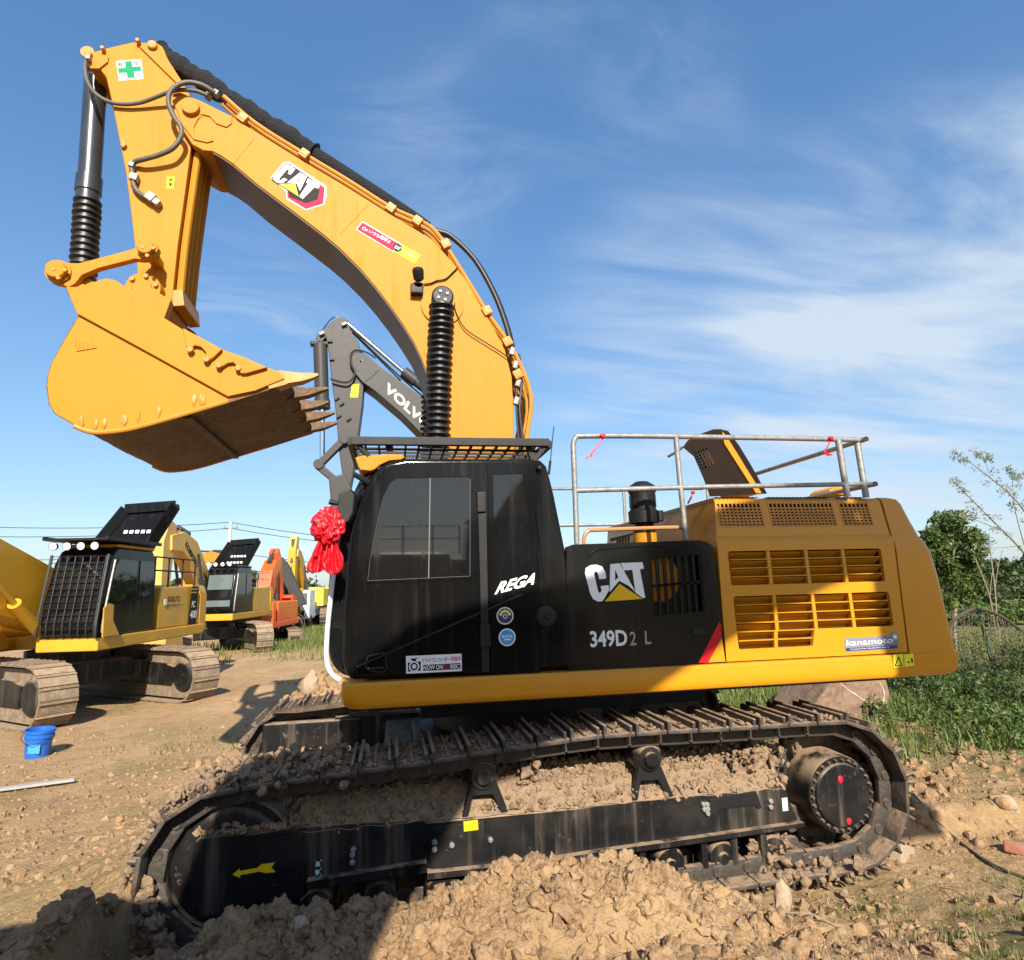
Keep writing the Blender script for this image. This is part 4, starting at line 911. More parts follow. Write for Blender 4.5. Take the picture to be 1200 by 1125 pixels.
for a, b in mx:
    n = int(round((b - a) / 0.037))
    for i in range(n):
        x = a + (b - a) * (i + 0.5) / n; mm.box((x, yT + 0.06, zT + 0.001), (0.018, 0.13, 0.004))
mm.build('hood_slot', DBLK, hood)
def louvers(l, rows, cols, hole):
    """slats in an opening given by its four corners tl, tr, br, bl"""
    tl, tr, br, bl = l
    for r in range(rows):
        t = (r + 0.5) / rows; a, b = tl.lerp(bl, t), tr.lerp(br, t); q = MB()
        q.box(((a.x + b.x) / 2, yS + 0.062, (a.z + b.z) / 2 - 0.004), (abs(b.x - a.x) + 0.02, 0.085, 0.006), Matrix.Rotation(math.radians(-38), 3, 'X'))
        q.bar(tl.lerp(bl, (r + 1) / rows) + V((0, 0.017, 0)), tr.lerp(br, (r + 1) / rows) + V((0, 0.017, 0)), 0.028, 0.008, up=(0, 0, 1))
        q.build('louver', YEL_B, hood)
    q = MB()
    for c in range(1, cols):
        t = c / cols; a, b = tl.lerp(tr, t), bl.lerp(br, t); q.bar(a + V((0, 0.02, 0)), b + V((0, 0.02, 0)), 0.03, 0.034, up=(0, 1, 0), bev=0.003)
    q.each('louver_post', YEL_B, hood)
louvers([h1[1], h1[2], h1[5], h1[6]], 4, 4, None)
louvers(PL([(160, 538), (848, 516), (874, 674), (172, 700)], yS, k6), 4, 4, None)
louvers(PL([(172, 700), (518, 686), (508, 765), (186, 781)], yS, k6), 2, 2, None)
# rental sticker
kk_ = crop(975, 725, 11.43)
MB().plate(PL([(160, 265), (780, 225), (800, 180), (840, 170), (885, 215), (890, 250), (880, 400), (185, 450)], yS - 0.001, kk_), [], (0, -0.0015, 0)).build('rental_sticker', mat('pale_lilac_decal', (0.20, 0.20, 0.27), 0.6, spec=0.2), hood)
MB().plate(PL([(185, 398), (870, 355), (875, 392), (188, 432)], yS - 0.003, kk_), [], (0, -0.0012, 0)).build('sticker_band', NAVY, hood)
for i_, (du_, dv_) in enumerate(((-4, 0), (4, 1), (0, -5), (1, 5), (4, 4), (-3, -4))):
    text_on('kan', kk_, (190 + du_, 366 + dv_), (810 + du_, 324 + dv_), (190 + du_, 284 + dv_), yS, 0.0034 + 0.00015 * i_, NAVY, hood)
text_on('kan', kk_, (190, 366), (810, 324), (190, 284), yS, 0.0046, WHT, hood)
text_on('kan2', kk_, (240, 420), (760, 388), (240, 402), yS, 0.0048, WHT, hood)
c = pix(*kk_(838, 240), yS); MB().lathe((c.x, yS - 0.0045, c.z), (0, 1, 0), [(0, 0.030), (0.0015, 0.030)], 24).build('sticker_disc', GRYD, hood)
MB().lathe((c.x, yS - 0.006, c.z), (0, 1, 0), [(0, 0.015), (0.001, 0.015)], 18).build('sticker_disc', WHT, hood)

# ---- counterweight: lofted plan rings
def cw_ring(z, xr, hw, x0=3.005, rad=0.10):
    r = [(x0, -hw, z)]
    for i in range(7):
        t = i / 6 * math.pi / 2; r.append((xr - rad + rad * math.sin(t), -hw + rad - rad * math.cos(t), z))
    for i in range(1, 6):
        s = -1 + i / 3; r.append((xr + 0.26 * (1 - s * s), s * (hw - rad), z))
    for i in range(7):
        t = i / 6 * math.pi / 2; r.append((xr - rad + rad * math.cos(t), hw - rad + rad * math.sin(t), z))
    r.append((x0, hw, z)); return r
cw = MB().loft([cw_ring(*a) for a in [(1.395, 3.42, 1.42), (1.41, 3.47, 1.47), (1.45, 3.49, 1.512), (1.55, 3.505, 1.515), (1.585, 3.505, 1.515), (1.592, 3.495, 1.503), (1.8, 3.47, 1.502), (2.2, 3.43, 1.50), (2.42, 3.385, 1.50), (2.50, 3.345, 1.49), (2.535, 3.32, 1.475), (2.70, 3.27, 1.44), (2.83, 3.235, 1.415), (2.87, 3.215, 1.395), (2.888, 3.17, 1.36)]]).build('counterweight', YEL_B, EX, ang=20)

# ---- hand rails
mm = MB(); R_ = 0.0215
A = lambda x, y: pix(x, y, -1.42)
mm.tube([A(676, 637), A(674, 580), A(672, 530), A(672, 519), A(675, 513), A(683, 511), A(760, 511), A(850, 512.5), A(940, 514), A(1004, 515.5)], R_, 10, 3)
mm.tube([A(674, 575), A(740, 573), A(830, 570.5), A(940, 568.5), A(1018, 567)], R_ * 0.95, 10, 1)
mm.tube([A(792, 512), A(797, 565), A(804, 632)], R_, 10, 2)
P1 = A(1006, 516); P2 = A(1020, 567.5)
mm.tube([A(997, 515), P1, P1 + V((0.03, 0.03, 0)), P1 + V((0.03, 0.15, 0)), P1 + V((0.03, 2.6, 0))], R_, 10, 2)
mm.tube([A(1008, 567.3), P2, P2 + V((0.03, 0.04, 0)), P2 + V((0.03, 0.2, 0)), P2 + V((0.03, 2.6, 0))], R_, 10, 2)
mm.tube([A(982, 515), A(990, 564), A(993, 582)], R_ * 1.25, 10, 1)
mm.tube([P1 + V((0, 0.02, 0)), A(1012, 565), A(1015, 583)], R_ * 1.25, 10, 1)
rail = mm.build('handrail', GALV, EX)
mm = MB(); Bf = lambda x, z: V((x, 1.42, z)); x0 = 0.27
mm.tube([Bf(0.27, 2.45), Bf(0.27, 3.34), Bf(0.32, 3.39), Bf(P1.x, 3.40)], R_, 8, 2).tube([Bf(0.27, 2.93), Bf(P1.x, 2.95)], R_, 8, 1)
for x in (1.1, 1.75, 2.9): mm.tube([Bf(x, 2.5), Bf(x, 3.4)], R_, 8, 1)
mm.build('handrail', GALV, EX)
# ---- air pre-cleaner on its yellow pipe
pc = pix(752, 600, -0.62)
q = MB().cyl((pc.x + 0.02, -0.62, 2.45), (pc.x + 0.02, -0.62, 2.66), 0.105, n=28).build('intake_pipe', YEL, EX)
z0 = 2.66
MB().lathe((pc.x + 0.015, -0.62, z0), (0, 0, 1), [(0, 0.09), (0.01, 0.10), (0.05, 0.10), (0.055, 0.085), (0.09, 0.085), (0.095, 0.135), (0.20, 0.14), (0.22, 0.118), (0.24, 0.118), (0.36, 0.115), (0.40, 0.135), (0.44, 0.12), (0.48, 0.06), (0.49, 0.0)], 30).build('pre_cleaner', BLK_M, q)
mm = MB().box((pc.x + 0.135, -0.72, z0 + 0.15), (0.05, 0.06, 0.10), bev=0.01)
for i in range(14):
    t = i / 14 * 2 * math.pi; mm.bar((pc.x + 0.015 + 0.118 * math.cos(t), -0.62 + 0.118 * math.sin(t), z0 + 0.24), (pc.x + 0.015 + 0.116 * math.cos(t), -0.62 + 0.116 * math.sin(t), z0 + 0.36), 0.014, 0.010)
mm.build('cleaner_rib', BLK_M, q)
# ---- open lid standing up on the hood
LY = 0.05
lid_o = [pix(x, y, LY) for x, y in [(800, 524), (806, 516), (822, 508), (836, 503), (845, 505), (849, 510), (858, 522), (872, 545), (891, 579), (832, 582), (824, 560), (813, 535)]]
lid_h = [pix(x, y, LY) for x, y in [(813, 531), (828, 524.5), (838, 543), (822, 551)]]
lid = MB().plate(lid_o, [lid_h], (0.10, 0.03, 0.01)).build('hood_lid', mat('shaded_lid_brown', (0.013, 0.007, 0.004), 0.7, spec=0.15, var=(6, 0.5, (0.009, 0.005, 0.003))), EX)  # the lid's shade is put into this near-black brown
mm = MB()
for i in range(1, 6): t = i / 6; mm.bar(lid_h[0].lerp(lid_h[3], t), lid_h[1].lerp(lid_h[2], t), 0.010, 0.02, up=(0, 1, 0))
for i in range(1, 5): t = i / 5; mm.bar(lid_h[0].lerp(lid_h[1], t), lid_h[3].lerp(lid_h[2], t), 0.010, 0.02, up=(0, 1, 0))
mm.build('lid_grille', BLK_M, lid)
fl_ = [pix(x, y, LY - 0.02) for x, y in [(846, 505), (851, 510), (893, 578), (886, 578), (849, 520)]]
MB().prism(fl_, (0.12, 0.9, 0.02), bev=0.006).build('lid_flange', YEL, lid)
MB().tube([pix(800, 524, LY), pix(792, 530, LY), pix(783, 535, LY)], 0.014, 8, 3).build('lid_latch', BLK_M, lid)
MB().prism([pix(x, y, 0.9) for x, y in [(972, 580), (972, 574), (978, 570), (990, 571), (996, 580)]], (0, 0.4, 0), bev=0.02).build('exhaust_hood', YEL, EX)

# ================================================================== undercarriage
def outer_path():
    """outer face of the shoes, clockwise seen from the near side"""
    pts = [(2.20, 1.155), (1.8, 1.16), (1.38, 1.163), (0.79, 1.175), (0.28, 1.178), (-0.09, 1.155), (-0.56, 1.12), (-0.9, 1.09), (-1.34, 1.065), (-1.75, 1.04), (-2.12, 1.015)]
    c = (-2.14, 0.50)
    for d in range(95, 266, 10): t = math.radians(d); pts.append((c[0] + 0.515 * math.cos(t), c[1] + 0.515 * math.sin(t)))
    pts += [(-1.6, 0.0), (-0.5, 0.03), (0.6, 0.06), (1.6, 0.085)]
    c = (2.18, 0.62)
    for d in range(272, 445, 10): t = math.radians(d); pts.append((c[0] + 0.535 * math.cos(t), c[1] + 0.535 * math.sin(t)))
    return pts
PATH = np.array(outer_path() + [outer_path()[0]])
SEG = np.hypot(*np.diff(PATH, axis=0).T); CUM = np.concatenate([[0], np.cumsum(SEG)]); PLEN = CUM[-1]
def at(s):
    s = s % PLEN; return np.array([np.interp(s, CUM, PATH[:, 0]), np.interp(s, CUM, PATH[:, 1])])
NS = 50; PITCH = PLEN / NS
def shoe_mesh(mud):
    q = MB(); w = 0.30
    q.box((0, 0, -0.016), (PITCH * 0.96, 0.60, 0.028), bev=0.005)
    q.box((PITCH * 0.43, 0, 0.026), (0.024, 0.60, 0.066), bev=0.006, seg=1).box((PITCH * 0.04, 0, 0.006), (0.022, 0.59, 0.026), bev=0.006, seg=1).box((-PITCH * 0.36, 0, 0.020), (0.024, 0.60, 0.052), bev=0.006, seg=1)
    for y in (-0.13, 0.13): q.box((0, y, -0.085), (PITCH * 0.98, 0.055, 0.11), bev=0.012)
    q.cyl((PITCH * 0.5, -0.17, -0.085), (PITCH * 0.5, 0.17, -0.085), 0.035, n=10)
    for x in (-0.05, 0.05):
        for y in (-0.13, 0.13): q.cyl((x, y, -0.02), (x, y, 0.012), 0.014, n=6)
    return q
src = shoe_mesh(0).build('track_shoe', SHOE, None, ang=100)
src.data.set_sharp_from_angle(angle=math.radians(30))
shoe_me = src.data; bpy.data.objects.remove(src)
def make_track(yc, mirror):
    q = MB().py([(-2.2, 0.40), (2.3, 0.40), (2.3, 0.50), (-2.2, 0.50)], yc - 0.05, yc + 0.05)
    tr = q.build('track', SHOE, EX)
    for i in range(NS):
        s = (i + 0.35) * PITCH; a, b = at(s - PITCH * 0.45), at(s + PITCH * 0.45); p = (a + b) / 2; d = b - a; d /= np.linalg.norm(d)
        # path runs anticlockwise in x,z seen from -y: outward normal
        n = np.array([d[1], -d[0]]);  cx_ = np.array([0.0, 0.55])
        if np.dot(n, p - cx_) < 0: n = -n
        xax = V((d[0], 0, d[1])); zax = V((n[0], 0, n[1])); yax = zax.cross(xax)
        M = Matrix((xax, yax, zax)).transposed().to_4x4(); M.translation = V((p[0], yc + random.uniform(-0.004, 0.004), p[1]))
        o = bpy.data.objects.new('track_shoe', shoe_me); COL.objects.link(o); o.parent = tr; o.matrix_local = M
    return tr
def side_frame(s, yo):
    """s = -1 near side; yo = outer face plane"""
    F = lambda l, k, d0, d1, bev=0.015: MB().py(PL(l, -1.5, k), yo - s * 0 + s * d0, yo + s * d1, bev=bev) if False else MB().py(PL(l, -1.5, k), (yo if s < 0 else yo - 0), yo - s * d1, bev=bev)
    fr = MB().loft([[(x, yo, 0.655), (x, yo - s * 0.27, 0.885), (x, yo - s * 0.42, 0.885), (x, yo - s * 0.42, 0.36), (x, yo - s * 0.02, 0.36)] for x in (-1.72, 1.78)]).build('track_frame', BLK_U, EX, ang=20)
    MB().py(PL([(498, 969), (600, 956), (700, 943), (800, 932), (890, 924), (913, 918), (921, 930), (934, 962), (815, 979), (700, 995), (620, 1008), (505, 1020)], -1.5), yo, yo - s * 0.06, bev=0.01).build('side_plate', BLK_U, fr)
    MB().py(PL([(352, 968), (420, 963), (500, 960), (500, 985), (495, 992), (500, 1012), (430, 1028), (360, 1040)], -1.5), yo, yo - s * 0.10, bev=0.012).build('side_plate', BLK_U, fr)
    MB().py(PL([(500, 1008), (360, 1030), (360, 1040), (500, 1020)], -1.54), yo - s * (-0.06), yo - s * 0.05, bev=0.004).build('side_ledge', BLK_U, fr)
    MB().py(PL([(228, 986), (236, 978), (350, 966), (356, 975), (362, 1050), (300, 1064), (226, 1078), (222, 1030)], -1.5), yo, yo - s * 0.34, bev=0.03, seg=3).build('idler_yoke', BLK_U, fr)
    MB().py(PL([(288, 978), (352, 968), (354, 974), (290, 984)], -1.52), yo - s * (-0.015), yo - s * 0.2, bev=0.006).build('yoke_lid', BLK_U, fr)
    MB().py(PL([(500, 1018), (620, 1006), (700, 993), (815, 977), (936, 960), (937, 965), (815, 984), (700, 1000), (620, 1013), (500, 1026)], -1.5), yo + s * 0.05, yo - s * 0.05, bev=0.004).build('bottom_flange', BLK_U, fr)
    # shaped cover plate high on the frame at the rear
    MB().py(PL([(408, 365), (580, 332), (600, 395), (588, 400), (575, 385), (440, 402), (425, 415), (402, 420)], -1.5, ks), yo + s * 0.012, yo + s * 0.0, bev=0.004).build('cover_plate', BLK_M, fr)
    q = MB()
    for (k, l) in ((ks, [(385, 382), (398, 382), (388, 400), (400, 398), (400, 415), (632, 370), (632, 392)]), (kt, [(125, 598), (125, 630), (483, 543), (483, 574), (559, 556), (727, 533), (129, 575)])):
        for p in l:
            c = pix(*k(*p), -1.5); q.lathe((c.x, yo + s * 0.028, c.z), (0, -s, 0), [(0, 0.012), (0.006, 0.018), (0.03, 0.018)], 10)
    q.each('frame_bolt', GALV, fr)
    MB().plate(PL([(548, 512), (738, 490), (742, 582), (552, 600)], -1.5, kt), [], (0, s * 0.006, 0)).build('inspection_cover', BLK_M, fr)
    # carrier rollers on their forked brackets
    for (x, y) in [(565, 906), (757, 886)]:
        c = pix(x, y, -1.45); X, Z = c.x, c.z
        b = MB().py([(X - 0.16, 0.66), (X - 0.11, 0.66), (X - 0.075, 0.80), (X + 0.06, 0.80), (X + 0.12, 0.67), (X + 0.17, 0.68), (X + 0.10, 0.86), (X + 0.085, 0.90), (X - 0.085, 0.90), (X - 0.10, 0.84)], yo - s * 0.0, yo - s * 0.06, bev=0.008).build('carrier_bracket', BLK_M, fr)
        MB().lathe((X, yo + s * 0.05, Z), (0, -s, 0), [(0, 0.04), (0.005, 0.05), (0.03, 0.052), (0.035, 0.085), (0.07, 0.10), (0.10, 0.118), (0.30, 0.118), (0.31, 0.10), (0.42, 0.10)], 28).build('carrier_roller', BLK_U, b)
    # lower rollers and guards
    for i in range(9):
        X = -1.6 + i * 0.405; Z = 0.215 + 0.02 * (X + 1.6) / 3
        MB().lathe((X, yo + s * 0.02, Z), (0, -s, 0), [(0, 0.035), (0.02, 0.045), (0.02, 0.10), (0.05, 0.115), (0.34, 0.115)], 24).build('track_roller', BLK_U, fr)
    q = MB()
    for i in range(5):
        X = 0.62 + i * 0.235; q.box((X, yo - s * 0.02, 0.29), (0.05, 0.06, 0.22), bev=0.006)
    q.each('roller_guard', BLK_U, fr)
    # idler wheel
    c = V((-2.14, yo - s * 0.16, 0.50))
    MB().lathe((c.x, c.y - 0.13, c.z), (0, 1, 0), [(0, 0.10), (0.0, 0.30), (0.03, 0.35), (0.0, 0.36), (0.0, 0.40), (0.05, 0.405), (0.06, 0.43), (0.20, 0.43), (0.21, 0.405), (0.26, 0.40), (0.26, 0.1)], 48).build('idler_wheel', BLK_U, fr)
    # final drive: toothed sprocket, drum, bolted cover
    c = V((2.19, yo, 0.61))
    dr = MB().lathe((c.x, yo + s * 0.10, c.z), (0, -s, 0), [(0, 0.205), (0.012, 0.222), (0.03, 0.224), (0.03, 0.268), (0.055, 0.275), (0.30, 0.285), (0.30, 0.33), (0.36, 0.33)], 48).build('final_drive', BLK_U, fr)
    q = MB()
    for i in range(26):
        t = i / 26 * 2 * math.pi; q.lathe((c.x + 0.246 * math.cos(t), yo + s * 0.092, c.z + 0.246 * math.sin(t)), (0, -s, 0), [(0, 0.011), (0.025, 0.014)], 6)
    q.each('drive_bolt', SHOE, dr)
    if s < 0:
        q = MB(); 
        for p in ((765, 225), (785, 322)):
            cc = pix(600 + p[0] / 2, 800 + p[1] / 2, -1.6); q.lump((cc.x, yo + s * 0.103, cc.z), (0.019, 0.004, 0.026), p[0], 2, 0.3)
        q.each('red_paint_mark', mat('red_marker_paint', (0.62, 0.01, 0.03), 0.5), dr)
    q = MB(); nT = 21; o_ = []
    for i in range(nT * 4):
        t = i / (nT * 4) * 2 * math.pi; r = (0.39, 0.43, 0.43, 0.39)[i % 4]; o_.append((c.x + r * math.cos(t), c.z + r * math.sin(t)))
    q.py(o_, yo - s * 0.20, yo - s * 0.27); q.build('sprocket', SHOE, dr)
    return fr
trn = make_track(-1.37, 1); trf = make_track(1.40, -1)
nf = side_frame(-1, -1.52); ff = side_frame(1, 1.55)
# extra on the inside of the far frame, seen under the nose
MB().box((-1.95, 1.16, 0.66), (1.0, 0.1, 0.42), bev=0.03).build('idler_yoke', BLK_U, ff)
# frame decals on the near side
MB().plate(PL([(568, 535), (603, 505), (605, 516), (690, 502), (715, 482), (782, 474), (762, 500), (785, 522), (735, 527), (700, 520), (606, 538), (607, 552)], -1.522, ki), [], (0, -0.002, 0)).build('arrow_sticker', YDEC, nf)
MB().plate(PL([(980, 464), (1016, 460), (1012, 538), (976, 543)], -1.522, ki), [], (0, -0.002, 0)).build('chain_sticker', mat('mint_decal', (0.45, 0.72, 0.60), 0.4), nf)
q = MB()
for (x, y) in ((996, 484), (993, 520)):
    c = pix(*ki(x, y), -1.525); ring = [(c.x + a * math.cos(t), -1.5255, c.z + b * math.sin(t)) for a, b in ((0.02, 0.026),) for t in np.linspace(0, 2 * math.pi, 17)]
    q.tube(ring, 0.005, 5, 1)
q.build('chain_mark', DBLK, nf)
MB().plate(PL([(612, 460), (674, 452), (677, 496), (614, 504)], -1.522, kt), [], (0, -0.002, 0)).build('yellow_sticker', YDEC, nf)
MB().plate(PL([(682, 364), (702, 362), (706, 410), (686, 412)], -1.522, ks), [], (0, -0.002, 0)).build('pale_sticker', mat('mint_decal', (0, 0, 0)), nf)
# car body between the tracks
MB().box((0, 0, 0.70), (1.9, 1.6, 0.40), bev=0.05).box((-0.9, 0, 0.66), (0.6, 2.4, 0.36), bev=0.04).box((0.9, 0, 0.66), (0.6, 2.4, 0.36), bev=0.04).build('car_body', BLK_U, EX)
MB().py([(-2.35, 0.98), (-2.1, 1.02), (-1.5, 1.05), (-0.9, 1.08), (-0.9, 1.045), (-1.5, 1.01), (-2.1, 0.97)], 1.05, 1.7).build('track_mud', MUDK, trf)
# ================================================================== other machines on the yard
def ribbon(pts, th):
    """outline of a limb from its centre line [(x,z)] and thickness list"""
    up, lo = [], []
    n = len(pts)
    for i in range(n):
        a = V(pts[max(i - 1, 0)]); b = V(pts[min(i + 1, n - 1)]); d = (b - a).normalized(); nn = V((-d.y, d.x)); p = V(pts[i])
        up.append(p + nn * th[i] / 2); lo.append(p - nn * th[i] / 2)
    return [(p.x, p.y) for p in up + lo[::-1]]
def excavator(name, label, loc, rz, under_rz, paint, arm_paint=None, boom=None, bth=None, stick=None, sth=None, bucket=None, group='excavators parked on the yard',
              under_paint=None, shoe=None, cab_paint=None, guard=False, lamps=False, lid=False, rails=True, roof_paint=None, scale=1.0, boom_w=0.30, front_glass=None, cyl_paint=None, skip_boom=False, undercarriage=True, cab_side=1):
    T = thing(name, label, 'excavator', loc, rz, group); T.scale = (scale,) * 3
    P = lambda mb, nm, m, par=T, **k: mb.build(nm, m, par, world=False, **k)
    arm_paint = arm_paint or paint; under_paint = under_paint or BLK_U; shoe = shoe or SHOE; cab_paint = cab_paint or BLK; cyl_paint = cyl_paint or CYL
    y = cab_side
    # undercarriage, turned against the upper body
    if undercarriage:
        Ru = Matrix.Rotation(under_rz, 4, 'Z')
        for s in (-1, 1):
            q = MB(); path = []
            for d in range(90, 271, 15): t = math.radians(d); path.append((-2.1 + 0.52 * math.cos(t), 0.54 + 0.52 * math.sin(t)))
            for d in range(-90, 91, 15): t = math.radians(d); path.append((2.1 + 0.52 * math.cos(t), 0.54 + 0.52 * math.sin(t)))
            pa = np.array(path + [path[0]]); sg = np.hypot(*np.diff(pa, axis=0).T); cu = np.concatenate([[0], np.cumsum(sg)]); L = cu[-1]; n = 52; yc = s * 1.37
            for i in range(n):
                f = lambda t: np.array([np.interp(t % L, cu, pa[:, 0]), np.interp(t % L, cu, pa[:, 1])])
                a, b = f((i - 0.44) * L / n), f((i + 0.44) * L / n); p = (a + b) / 2; d = (b - a) / np.linalg.norm(b - a); nn = np.array([d[1], -d[0]])
                R = Matrix((V((d[0], 0, d[1])), V((0, 1, 0)), V((d[0], 0, d[1])).cross(V((0, 1, 0))))).transposed()
                q.box((p[0], yc, p[1]), (L / n * 0.95, 0.60, 0.035), R); e = p + nn * 0.02 + d * 0.07; q.box((e[0], yc, e[1]), (0.02, 0.60, 0.045), R)
            q.py([(p[0] * 0.96, 0.54 + (p[1] - 0.54) * 0.86) for p in path], yc - 0.16, yc + 0.16)
            bmesh.ops.transform(q.bm, matrix=Ru, verts=q.bm.verts); tr = P(q, 'track', shoe)
            q = MB().py([(-2.15, 0.36), (-1.7, 0.34), (1.75, 0.34), (1.8, 0.72), (1.4, 0.80), (-1.5, 0.80), (-2.15, 0.70)], yc - s * 0.0 - 0.22, yc + 0.22, bev=0.03)
            for e in (-2.1, 2.1): q.lathe((e, yc - 0.24, 0.54), (0, 1, 0), [(0, 0.20), (0.02, 0.28), (0.1, 0.36), (0.38, 0.36), (0.46, 0.28), (0.48, 0.20)], 24)
            q.box((-2.35, yc, 0.55), (0.55, 0.40, 0.5), bev=0.03)
            for e in (-0.6, 0.7): q.cyl((e, yc - 0.25, 0.9), (e, yc + 0.25, 0.9), 0.1)
            bmesh.ops.transform(q.bm, matrix=Ru, verts=q.bm.verts); P(q, 'track_frame', under_paint, tr)
        q = MB().box((0, 0, 0.72), (1.9, 1.7, 0.42), bev=0.05)
        for a in (-1, 1): q.bar((0.4 * a, -1.3, 0.66), (0.7 * a, 1.3, 0.66), 0.5, 0.36, bev=0.04)
        q.lathe((0, 0, 0.9), (0, 0, 1), [(0, 0.75), (0.25, 0.75)], 32); bmesh.ops.transform(q.bm, matrix=Ru, verts=q.bm.verts); P(q, 'car_body', under_paint)
    # platform with skirt
    pl = [(1.75, 1.55 * y), (1.75, 0.45 * y), (0.9, 0.45 * y), (0.9, -0.45 * y), (1.3, -0.5 * y), (1.3, -1.5 * y), (-2.9, -1.5 * y), (-2.9, 1.55 * y)]
    P(MB().prism([(a, b, 1.22) for a, b in pl], (0, 0, 0.24), bev=0.03), 'platform', paint)
    # hood, tank side, counterweight
    h = MB().prism([(-0.55, 1.50 * y, 1.46), (-0.55, 1.50 * y, 1.95), (-0.72, 1.46 * y, 2.38), (-2.7, 1.46 * y, 2.42), (-2.7, 1.5 * y, 1.46)], (0, -0.75 * y, 0), bev=0.04)
    hd = P(h, 'engine_hood', paint)
    P(MB().box((-1.75, -0.1 * y, 1.95), (1.9, 1.6, 1.0), bev=0.05), 'engine_cover', paint, hd)
    P(MB().box((-0.55, -1.05 * y, 1.9), (3.4, 0.85, 0.9), bev=0.05), 'fuel_tank', paint)
    P(MB().loft([[(-2.72, -hw, z), (-2.72, hw, z), (-3.1, hw, z), (-3.45, hw * 0.72, z), (-3.6, 0, z), (-3.45, -hw * 0.72, z), (-3.1, -hw, z)] for z, hw in ((1.22, 1.42), (1.30, 1.5), (2.2, 1.5), (2.40, 1.42), (2.45, 1.3))]), 'counterweight', paint, ang=25)
    # cab: side outline pushed through its width
    co = [(1.72, 1.46), (1.78, 1.7), (1.74, 2.1), (1.52, 2.85), (1.36, 3.08), (1.18, 3.15), (-0.12, 3.15), (-0.24, 3.05), (-0.34, 2.1), (-0.36, 1.46)]
    cb = P(MB().py(co, 0.50 * y, 1.52 * y, bev=0.05, seg=3, ang=40), 'cab', cab_paint)
    g = front_glass or GLS
    P(MB().plate([(1.795, 0.58 * y, 1.72), (1.795, 1.44 * y, 1.72), (1.55, 1.44 * y, 2.86), (1.55, 0.58 * y, 2.86)], [], (0.008, 0, 0.002)), 'windscreen', g, cb)
    P(MB().plate([(1.50, 1.528 * y, 2.05), (1.30, 1.528 * y, 2.80), (1.20, 1.528 * y, 2.92), (0.52, 1.528 * y, 2.92), (0.52, 1.528 * y, 2.05)], [], (0, 0.006 * y, 0)).plate([(0.40, 1.528 * y, 2.1), (0.40, 1.528 * y, 2.92), (-0.14, 1.528 * y, 2.92), (-0.22, 1.528 * y, 2.3)], [], (0, 0.006 * y, 0)), 'side_window', GLS, cb)
    P(MB().box((0.50, 1.02 * y, 3.19), (1.45, 0.98, 0.07), bev=0.03), 'cab_roof', roof_paint or cab_paint, cb)
    P(MB().tube([(1.66, 1.55 * y, 1.55), (1.66, 1.57 * y, 1.9), (1.42, 1.57 * y, 2.9)], 0.02, 6, 2), 'cab_handrail', GALV, cb)
    if guard:
        q = MB()
        for i in range(8): yy = 0.52 + i * 0.14; q.tube([(1.83, yy * y, 1.5), (1.83, yy * y, 1.75), (1.60, yy * y, 2.98)], 0.012, 6, 1)
        for i in range(13):
            t = i / 12; x = 1.84 - 0.235 * max(0, (t - 0.15) / 0.85); z = 1.52 + 1.45 * t; q.bar((x, 0.50 * y, z), (x, 1.54 * y, z), 0.016, 0.012)
        for yy in (0.5, 1.54): q.tube([(1.84, yy * y, 1.48), (1.84, yy * y, 1.75), (1.60, yy * y, 3.0)], 0.026, 6, 1)
        P(q, 'front_guard', BLK_M, cb)
        q = MB().box((1.3, 1.02 * y, 3.28), (1.0, 1.12, 0.05), bev=0.01).box((0.35, 1.02 * y, 3.26), (0.9, 1.05, 0.03))
        for yy in (0.45, 1.58): q.bar((1.8, yy * y, 3.3), (-0.3, yy * y, 3.3), 0.05, 0.07)
        P(q, 'roof_guard', BLK_M, cb)
    if lamps:
        for i in range(4): l = P(MB().lathe((1.70, (0.62 + i * 0.25) * y, 3.16 if guard else 3.25), (1, 0, -0.1), [(0, 0.05), (0.05, 0.075), (0.09, 0.08)], 14), 'work_lamp', BLK_M, cb); P(MB().lathe((1.79, (0.62 + i * 0.25) * y, 3.15 if guard else 3.24), (1, 0, -0.1), [(0, 0.07), (0.006, 0.06)], 14), 'lamp_lens', LENS, l)
    if rails:
        q = MB()
        for z in (2.75, 3.05): q.tube([(-0.45, 1.42 * y, z), (-2.5, 1.42 * y, z)], 0.02, 6, 1)
        for x in (-0.45, -1.1, -1.8, -2.5): q.tube([(x, 1.42 * y, 2.35), (x, 1.42 * y, 3.05)], 0.02, 6, 1)
        P(q, 'handrail', GALV if rails is True else rails)
    if lid:
        lx = -0.75
        W_ = lambda a, b: (lx - 0.75 * b, (0.75 - 1.30 * a * (1 - 0.15 * b) + 0.62 * b) * y, 2.60 + 1.80 * b)
        q = MB().loft([[(p.x - dx, p.y, p.z - 0.02) for p in (V(W_(0, 0)), V(W_(0, 0.93)), V(W_(0.07, 1)), V(W_(0.93, 0.97)), V(W_(1, 0.9)), V(W_(1, 0)))] for dx in (0, 0.22)])
        for a, b in (((0, 0), (0, 0.95)), ((0, 0.96), (1, 0.92)), ((1, 0.92), (1, 0))): q.bar(V(W_(*a)) + V((0.08, 0, 0)), V(W_(*b)) + V((0.08, 0, 0)), 0.05, 0.22)
        l = P(q, 'hood_lid', BLK)
        q = MB()
        for r in range(3):
            for c in range(5): a = 0.35 + r * 0.16; q.box(V(W_(0.22 + c * 0.11, a * 0.9)) + V((0.012, 0, 0)), (0.01, 0.085, 0.085), Matrix.Rotation(-0.4, 3, 'Y'))
        P(q, 'lid_mesh', WPNT, l)
